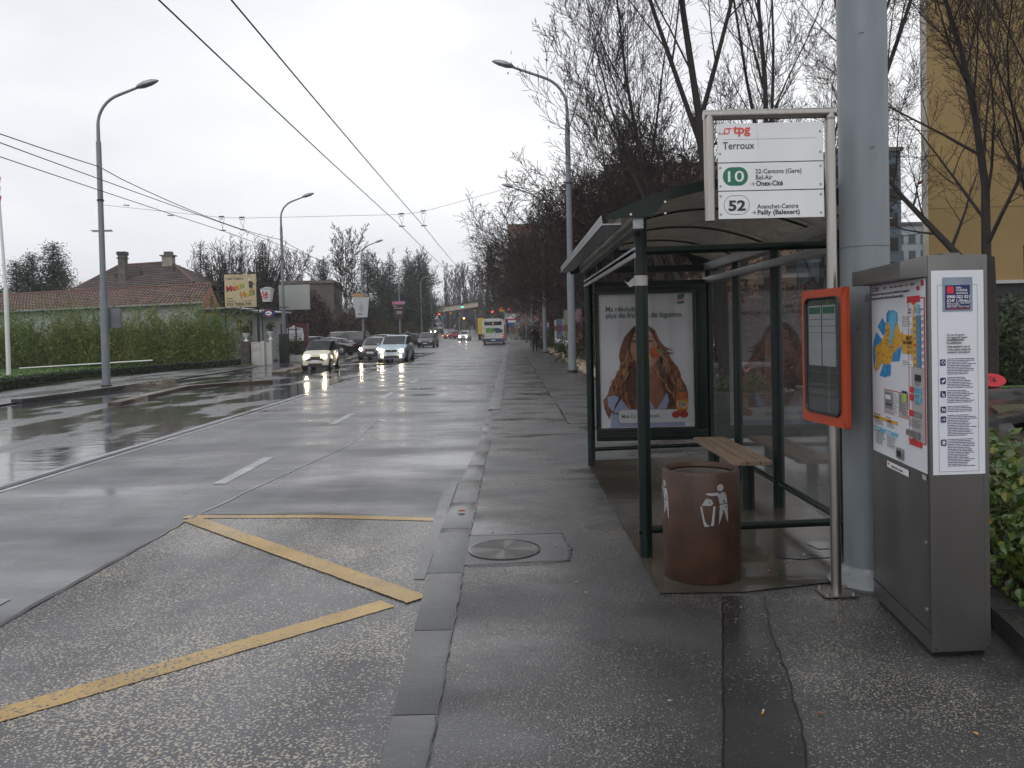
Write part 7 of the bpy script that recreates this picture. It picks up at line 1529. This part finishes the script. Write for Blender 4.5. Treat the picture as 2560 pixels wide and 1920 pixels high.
facade('brick_red_block', 'brick red apartment block behind the bare trees along the walkway', (11, 178, 1), 22, 30, 23.5, 0, pmat('brick_red_render', (.25, .10, .065), .8, var=.2, scale=.3), 7, 8, BWIN, 1.3, 1.5, balc=pmat('balcony_cream', (.34, .29, .22), .7))
facade('cream_block', 'cream apartment block at the left of the brick red one', (-.6, 196, 1), 5, 14, 17, 0, pmat('cream_render', (.40, .34, .23), .8, var=.15, scale=.3), 3, 6, BWIN, .9, 1.3)
facade('tan_block', 'tan and pink building glimpsed through the trees above the shelter roof', (24, 88, 0), 26, 12, 19, 0, pmat('tan_render', (.36, .24, .15), .8, var=.2, scale=.3), 10, 6, DWIN, 1.2, 1.4)
facade('beige_hall', 'low beige building behind the blank board and red shrubs', (-31, 98, 0), 19, 12, 7.9, .12, pmat('beige_render', (.12, .10, .08), .85, var=.2, scale=.3), 6, 1, DWIN, 1.2, 1.4, z0=4)

# ================================================================== left and far trees
GL_ = 'conifers on the left'
def conifer(name, label, loc, seed, H, Rr, n, mat, shape='spruce', group=GL_):
    rn = np.random.default_rng(seed); rnd = random.Random(seed); o = thing(name, label, 'tree', loc, 0, group); sg_ = [(0, 0, 0, 0, 0, H, .03*H*.5+.05, .02)]; C = []
    nb = int(H*9)
    for i in range(nb):
        t = (i+.5)/nb; z = H*(.12+.88*t); 
        if shape == 'spruce': r_ = Rr*(1-t)**.8*rnd.uniform(.78, 1.08)+.08
        elif shape == 'cedar': r_ = Rr*(1.0 if t < .75 else (1-t)*3.4)*rnd.uniform(.45, 1.05)*(.55+.6*math.sin(min(1, t*1.25)*PI))
        else: r_ = Rr*(1-t*.85)*rnd.uniform(.3, 1.15)
        a = rnd.uniform(0, 6.283); dz = (-.25 if shape == 'spruce' else .1)*r_; e = (r_*math.cos(a), r_*math.sin(a), z+dz); sg_.append((0, 0, z, *e, .03, .008))
        m = max(6, int(2.1*n/nb*(r_/Rr+.15))); u = rn.uniform(.1, 1, (m, 1))**.7; base = np.array([[0, 0, z]])+(np.array([e])-np.array([[0, 0, z]]))*u
        C.append(base+rn.normal(size=(m, 3))*np.array([.09*Rr+.06, .09*Rr+.06, .05*Rr+.05])*(1 if shape != 'cedar' else 1.3))
    V, F = segs_mesh(sg_, 5); npmesh('trunk', V, F, BARK, o); C = np.concatenate(C); V, F = leaf_quads(C, .068*H/9, rn, .5 if shape == 'cedar' else .2); npmesh('crown', V, F, mat, o); return o
sp1 = conifer('conifer', 'dark conifer at the left frame edge above the tiled roof', (-43.5, 74, 0), 61, 9.6, 3.4, 15000, LCONI)
again(sp1, 'dark spruce with a spiky top left of the hipped house', (-41.0, 73, 0), 2, (1.1, 1.1, 1.08)); again(sp1, 'dark conifer mass at the far left edge', (-46.2, 76, 0), 4, (1.2, 1.2, .95)); again(sp1, 'conifer between the two spiky dark ones', (-42.6, 76, 0), 5, (1.15, 1.15, .93)); again(sp1, 'low dark conifer right of the spiky one', (-39.4, 75, 0), 5, (.9, .9, .72))
la = conifer('larch', 'thin crowned larch to the right of the hipped house', (-31.2, 82, 0), 62, 11.3, 2.4, 1800, LPINE, 'open', None)
again(la, 'ragged larch standing behind the pollard', (-24.3, 80, 0), 2, (1, 1, .98))
spr = conifer('conifer', 'pointed spruce rising over the red brown shrubs', (-24.3, 106, 0), 63, 11.4, 3.2, 7000, LCONI)
ced = conifer('conifer', 'tall dark conifer behind the third lamp', (-18.6, 106, 0), 64, 12.4, 3.4, 10000, LCONI, 'cedar')
again(ced, 'flat topped dark cedar between the banners', (-17.9, 121, 0), 2.2, (1.35, 1.35, .98)); again(spr, 'left one of the twin dark pines behind the fourth lamp', (-16.4, 128, 0), 3, (1.0, 1.0, 1.18)); again(ced, 'right one of the twin dark pines with broad crown', (-15.4, 138, 0), 5, (1.25, 1.25, 1.2)); again(ced, 'dark evergreen filling the gap below the twin pines', (-19.5, 136, 0), 1, (1.6, 1.6, .8)); again(ced, 'dark evergreen behind the far left lamps', (-17.6, 160, .3), 4, (1.5, 1.5, .85))
# pollard
def pollard(seed):
    rnd = random.Random(seed); o = thing('pollard_tree', 'broad pollarded tree with fanned upright shoots behind the café signs', 'tree', (-25.3, 76, 0)); tk_ = [(0, 0, 0, 0, 0, 2.6, .38, .3)]; th = []
    for i in range(12):
        a = 6.28*i/12+rnd.uniform(-.2, .2); l_ = rnd.uniform(1.0, 3.0); e = (l_*math.cos(a), l_*math.sin(a), 2.6+rnd.uniform(.9, 2.0)); tk_.append((0, 0, 2.5, *e, .2, .13))
        for k in range(26):
            b_ = rnd.uniform(0, 6.28); d = [e[0]*.16+.30*math.cos(b_), e[1]*.16+.30*math.sin(b_), 1]; p = e; L_ = rnd.uniform(3.6, 6.6); r_ = rnd.uniform(.045, .065)
            for s_ in range(5):
                n_ = math.sqrt(sum(q*q for q in d)); q2 = tuple(p[j]+d[j]/n_*L_/5 for j in range(3)); th.append((*p, *q2, r_*(1-s_*.17), r_*(1-(s_+1)*.17)))
                if s_ > 0:
                    for _ in range(2): t_ = (rnd.gauss(0, .3), rnd.gauss(0, .3), rnd.uniform(.3, .7)); th.append((*q2, q2[0]+t_[0], q2[1]+t_[1], q2[2]+t_[2], .024, .014))
                p = q2; d[0] *= .86; d[1] *= .86; d[0] += rnd.gauss(0, .05); d[1] += rnd.gauss(0, .05)
    V, F = segs_mesh(tk_, 8); npmesh('trunk', V, F, BARK, o, True); V, F = segs_mesh(th, 3); npmesh('shoots', V, F, TWIG, o)
pollard(3)
FB = 'bare trees in the distance'
FAR = [(12, .6, 32), (9, .45, 35), (6, .45, 35), (3, .5, 35)]
tE = tree('bare_tree', 'round bare tree beside the spruce above the red brown shrubs', 'tree', (-20.3, 100, 0), 71, 11.6, .2, FAR, FB, trunk=.2, wander=.1, up=.3, tmin=.03)
tP = tree('poplar', 'tall narrow bare poplar at the end of the row', 'tree', (-2.6, 172, .5), 72, 17, .26, [(26, .28, 16), (7, .5, 20), (5, .5, 22)], FB, trunk=.08, wander=.05, up=.5, tmin=.045)
for x, y_, sc, lb in ((-5.6, 196, .95, 'second narrow poplar left of the tallest'), (-12.4, 232, .95, 'poplar above the canopy right of centre'), (-15.5, 236, .82, 'short poplar above the canopy'), (-9.7, 236, .9, 'poplar above the trolleybus roof'), (-1.0, 168, .92, 'poplar close before the cream block'), (-18.5, 240, .85, 'slim poplar above the canopy centre')): again(tP, lb, (x, y_, hz(y_)), x, sc)
for x, y_, sc, lb in ((-17.2, 150, 1.12, 'bare birch right of the twin pines'), (-25.5, 245, 1.25, 'bare tree over the left end of the canopy'), (-24.5, 226, 1.15, 'bare tree far behind the canopy on the left'), (-16.5, 248, 1.35, 'broad bare tree over the canopy middle'), (-10.6, 250, 1.3, 'broad bare tree over the canopy right end'), (-31.5, 118, .95, 'small fuzzy bare tree behind the beige hall'), (-28.5, 122, .9, 'small bare tree right of the blank board'), (-6.2, 252, 1.2, 'bare tree behind the poplars'), (-20.0, 172, 1.1, 'bare tree between the pines and the canopy'), (-26, 160, 1.15, 'bare tree behind the cedar')): again(tE, lb, (x, y_, hz(y_)), x, sc)
# red brown and green shrub masses on the left beyond the car park
sL = shrub('shrub', 'large red brown twiggy shrub behind the parked minibus', (-20.6, 82, 0), 81, 3.4, 2.4, 8.1, leafmat('red_brown_twigs', [(.022, .011, .009), (.055, .025, .018), (.10, .045, .03)]), 24000, .12, 'shrubs behind the car park')
sM = shrub('shrub', 'olive green shrub behind the minibus roof', (-19.4, 83, 0), 82, 2.6, 1.6, 3.0, LOLIVE, 7000, .09, 'shrubs behind the car park')
for src, x, y_, sc, rz, lb in ((sL, -24.6, 82, (1.1, 1, 1.12), 1, 'red brown shrub behind the blank board'), (sL, -17.6, 88, (.9, 1, .72), 2, 'red brown shrub under the third lamp'), (sL, -19.6, 104, (1, 1, .8), 3, 'dark brown shrub between the banners'), (sL, -29.8, 84, (.9, .9, .62), .5, 'red brown shrub behind the lantern'), (sL, -27.4, 89, (1, 1, 1.08), 4, 'tall red brown shrub left of the second lamp'), (sL, -22.6, 91, (1, 1, 1.12), 5, 'tall red brown shrub behind the minibus windscreen'), (sM, -16.2, 104, (1.1, 1, 1.3), 1, 'green shrub beneath the brown banner'), (sM, -14.8, 118, (1.1, 1, 1.25), 2, 'green hedge like shrub left of the people carrier'), (sL, -17.0, 122, (.9, 1, .7), 5, 'dark shrub behind the brown banner'), (sM, -15.2, 134, (1, 1.6, 1.0), 4, 'rounded shrub above the people carrier'), (sL, -18.0, 145, (1, 1, .75), .3, 'brown shrub below the twin pines'), (sL, -20.5, 168, (1.2, 1.2, .8), 1.3, 'brown shrub left of the canopy'), (sM, -13.5, 226, (1.6, 1, 1.1), 1, 'green bank shrub under the canopy'), (sL, -6.5, 205, (1.4, 1, .7), 4, 'brown thicket behind the trolleybus'), (sL, -24, 232, (2.2, 1, .6), 2, 'brown thicket behind the canopy left part'), (sL, -14, 246, (2.4, 1, .55), 3, 'brown thicket behind the canopy right part'), (sL, -1.5, 186, (1.2, 1, .75), 2, 'brown thicket right of the poplars'), (sL, -35, 92, (1, 1, .6), 2, 'brown shrub far behind the gate'), (sM, -23.2, 79, (1.2, 1, 1.0), 3, 'olive shrub behind the restaurant sign')):
    again(src, lb, (x, y_, hz(y_)), rz, sc)
tag(MB().box(-19.5, -12.9, 110, 110.25, 0, 1.25).build('garden_wall', pmat('brown_garden_wall', (.09, .07, .06), .8, var=.3)), 'low brown garden wall behind the parked cars', 'wall')
far_wood = []
rn = np.random.default_rng(77); 
for k in range(150):
    x = rn.uniform(-110, 110); y_ = 300+rn.uniform(0, 40); h_ = rn.uniform(7, 13); 
    for _ in range(70): 
        a = rn.normal(scale=.16, size=2); far_wood.append((x+a[0], y_, 5, x+a[0]*22, y_+a[1]*8, 5+h_*rn.uniform(.55, 1), .09, .03))
V, F = segs_mesh(far_wood, 3); tag(npmesh('distant_wood', V, F, TWIG), 'far off grey brown wood closing the end of the road', 'wood', kind='stuff')

# ================================================================== far junction: canopy, signals, signs
cp = thing('road_canopy', 'long beige flat footbridge canopy spanning the road beyond the bus', 'footbridge', (-13.1, 198, hz(198)+.55))
CAN = pmat('beige_fascia', (.52, .45, .36), .7, var=.15, scale=.6)
MB().add([(-6.2, 0, 4.3), (5.2, -2, 5.7), (5.2, 2, 5.7), (-6.2, 4, 4.3), (-6.2, 0, 5.5), (5.2, -2, 6.9), (5.2, 2, 6.9), (-6.2, 4, 5.5)], [(3,2,1,0),(4,5,6,7),(0,1,5,4),(1,2,6,5),(2,3,7,6),(3,0,4,7)]).build('deck', CAN, cp)
MB().add([(-6.6, -.3, 5.5), (5.6, -2.3, 6.95), (5.6, 2.3, 6.95), (-6.6, 4.3, 5.5), (-6.6, -.3, 5.65), (5.6, -2.3, 7.1), (5.6, 2.3, 7.1), (-6.6, 4.3, 5.65)], [(3,2,1,0),(4,5,6,7),(0,1,5,4),(1,2,6,5),(2,3,7,6),(3,0,4,7)]).build('roof_edge', DKMET, cp)
for x in (-3.6, .5, 4.6): MB().cyl(x, 1, -.5, 4.9, .16, 8).build('column', GALV, cp)
REDL = emat('signal_red', (1, .03, .03), 12); GRNL = emat('signal_green', (.05, 1, .55), 12); AMB = emat('signal_amber', (1, .5, .05), 12)
def signal(label, x, y, z, col, k=0, pole=True):
    o = thing('traffic_light', label, 'traffic light', (x, y, 0), 0, 'traffic lights at the far junction'); MB().box(-.17, .17, 0, .2, z-.55, z+.45).build('housing', BLKF, o)
    for i, (c_, zz) in enumerate(((REDL, z+.28), (AMB, z-.03), (GRNL, z-.34))):
        on = (col == i) or (col == 3 and i == 1); MB().tube([(0, -.05, zz), (0, 0, zz)], .12 if not on else .15, 12).build('lamp', c_ if on else DKMET, o)
    if pole: MB().cyl(0, .2, hz(y)-.2, z-.5, .06, 8).build('pole', GALV, o)
def atp(x, y, Y): return None
for lb, px, py, Y, c_ in (('green traffic light above the canopy', 1000, 663, 190, 2), ('red traffic light left of the canopy', 949.6, 678.8, 150, 0), ('small red traffic light under the canopy', 993.6, 677, 200, 0), ('red traffic light above the trolleybus', 1064.4, 673.6, 150, 0), ('red traffic light right of the flame emblem', 1100.5, 668.5, 150, 0), ('upper amber lamp under the canopy', 1002.6, 687.5, 185, 3)):
    xx = (px-1104)*Y/1750; zz = 1.68+(713+.0227*(1104-px)-py)*Y/1750; signal(lb, xx, Y, zz+(-.28 if c_ == 0 else .34 if c_ == 2 else .03), c_)
def fboard(name, label, px, py, Y, w_, h_, mat, cat='sign', post=True):
    xx = (px-1104)*Y/1750; zz = 1.68+(713+.0227*(1104-px)-py)*Y/1750; o = thing(name, label, cat, (xx, Y, zz)); MB().box(-w_/2, w_/2, 0, .1, -h_/2, h_/2).build('panel', mat, o)
    if post: MB().cyl(0, .15, hz(Y)-zz-.1, 0, .05, 8).build('post', GALV, o)
    return o
SBL = fl('road_sign_blue', (.02, .07, .30), var=.1); SYE = fl('road_sign_yellow', (.6, .35, .03), var=.1)
fboard('direction_sign', 'blue direction sign under the canopy middle', 1005, 682.5, 205, 1.4, 1.1, SBL); fboard('direction_sign', 'blue direction sign left of the red car', 956.5, 689.5, 205, 1.6, 1.0, SBL)
fboard('small_sign', 'small yellow sign under the left of the canopy', 974, 677, 205, .6, .5, SYE); fboard('small_sign', 'small yellow sign hanging at the canopy centre', 1027.5, 670.5, 205, .5, .25, SYE, post=False); fboard('small_sign', 'yellow and white sign near the canopy right end', 1038, 673, 200, .7, .7, SYE)
ps = fboard('parking_sign', 'white parking direction sign with a large P and arrow', 1102.5, 683, 130, 1.45, .85, WHITE)
MB().prism([(.72, -.42), (.95, 0), (.72, .42)], lambda u, v_, d: (u, d, v_), 0, .1).build('pointed_end', WHITE, ps)
btext('P', -.62, -.3, .85, DKB, ps, y=-.01, xs=.9, bold=.02); MB().add([(x, -.012, z) for x, z in ((.0, .14), (.4, -.08), (.38, -.16), (.62, -.18), (.5, .02), (.46, -.04), (.03, .2))], [tuple(range(7))]).build('arrow', DKB, ps)
fboard('shop_sign', 'narrow dark red sign below the parking sign', 1105, 690.2, 130, 1.15, .3, cols[0], post=False); fboard('shop_sign', 'white sign strip below the red one', 1106, 694.2, 130, 1.25, .35, WHITE, post=False); fboard('shop_sign', 'blue panel lowest below the parking sign', 1104, 701, 130, .95, .65, SBL, post=False)
fe = thing('flame_emblem', 'orange flame shaped festive light on the far lamp post', 'decoration', ((1083.3-1104)*150/1750, 150, 1.68+(713.5-668)*150/1750))
for dx, hh in ((-.28, .65), (0, 1.0), (.28, .7)): MB().prism([(dx-.18, -.4), (dx+.18, -.4), (dx+.16, .0), (dx, hh-.4), (dx-.16, 0)], lambda u, v_, d: (u, d, v_), 0, .06).build('flame', emat('flame_glow', (1, .35, .03), .55) if 'flame_glow' not in MATS else MATS['flame_glow'], fe)
ib = thing('info_pillar', 'grey framed info panel on the pavement left of the people carrier', 'sign', (-11.9, 93, 0)); MB().box(-.32, .32, 0, .08, .3, 1.75).build('frame', GALV, ib); MB().box(-.25, .25, -.01, 0, .45, 1.6).build('panel', BLKF, ib); MB().box(-.05, .05, 0, .05, 1.75, 1.95).build('finial', GALV, ib)
for x, y_ in ((-12.3, 90), (-11.8, 100)): tag(MB().cyl(x, y_, 0, .9, .09, 8).build('bollard', pmat('concrete_bollard', (.2, .19, .17), .8)), 'short concrete bollard '+('left' if y_ < 95 else 'right')+' of the grey info panel', 'bollard')
# thin rain haze
hm = bpy.data.materials.new('haze'); hm.use_nodes = True; t = hm.node_tree; t.nodes.clear(); pv = t.nodes.new('ShaderNodeVolumePrincipled'); pv.inputs['Color'].default_value = (.97, .975, 1, 1); pv.inputs['Density'].default_value = .0006; pv.inputs['Anisotropy'].default_value = 0; oo = t.nodes.new('ShaderNodeOutputMaterial'); t.links.new(pv.outputs[0], oo.inputs['Volume'])
if HAZE: tag(MB().box(-520, 520, -14, 620, -1.4, 36).build('haze', hm), 'thin grey rain haze over the whole street', 'haze', kind='stuff')
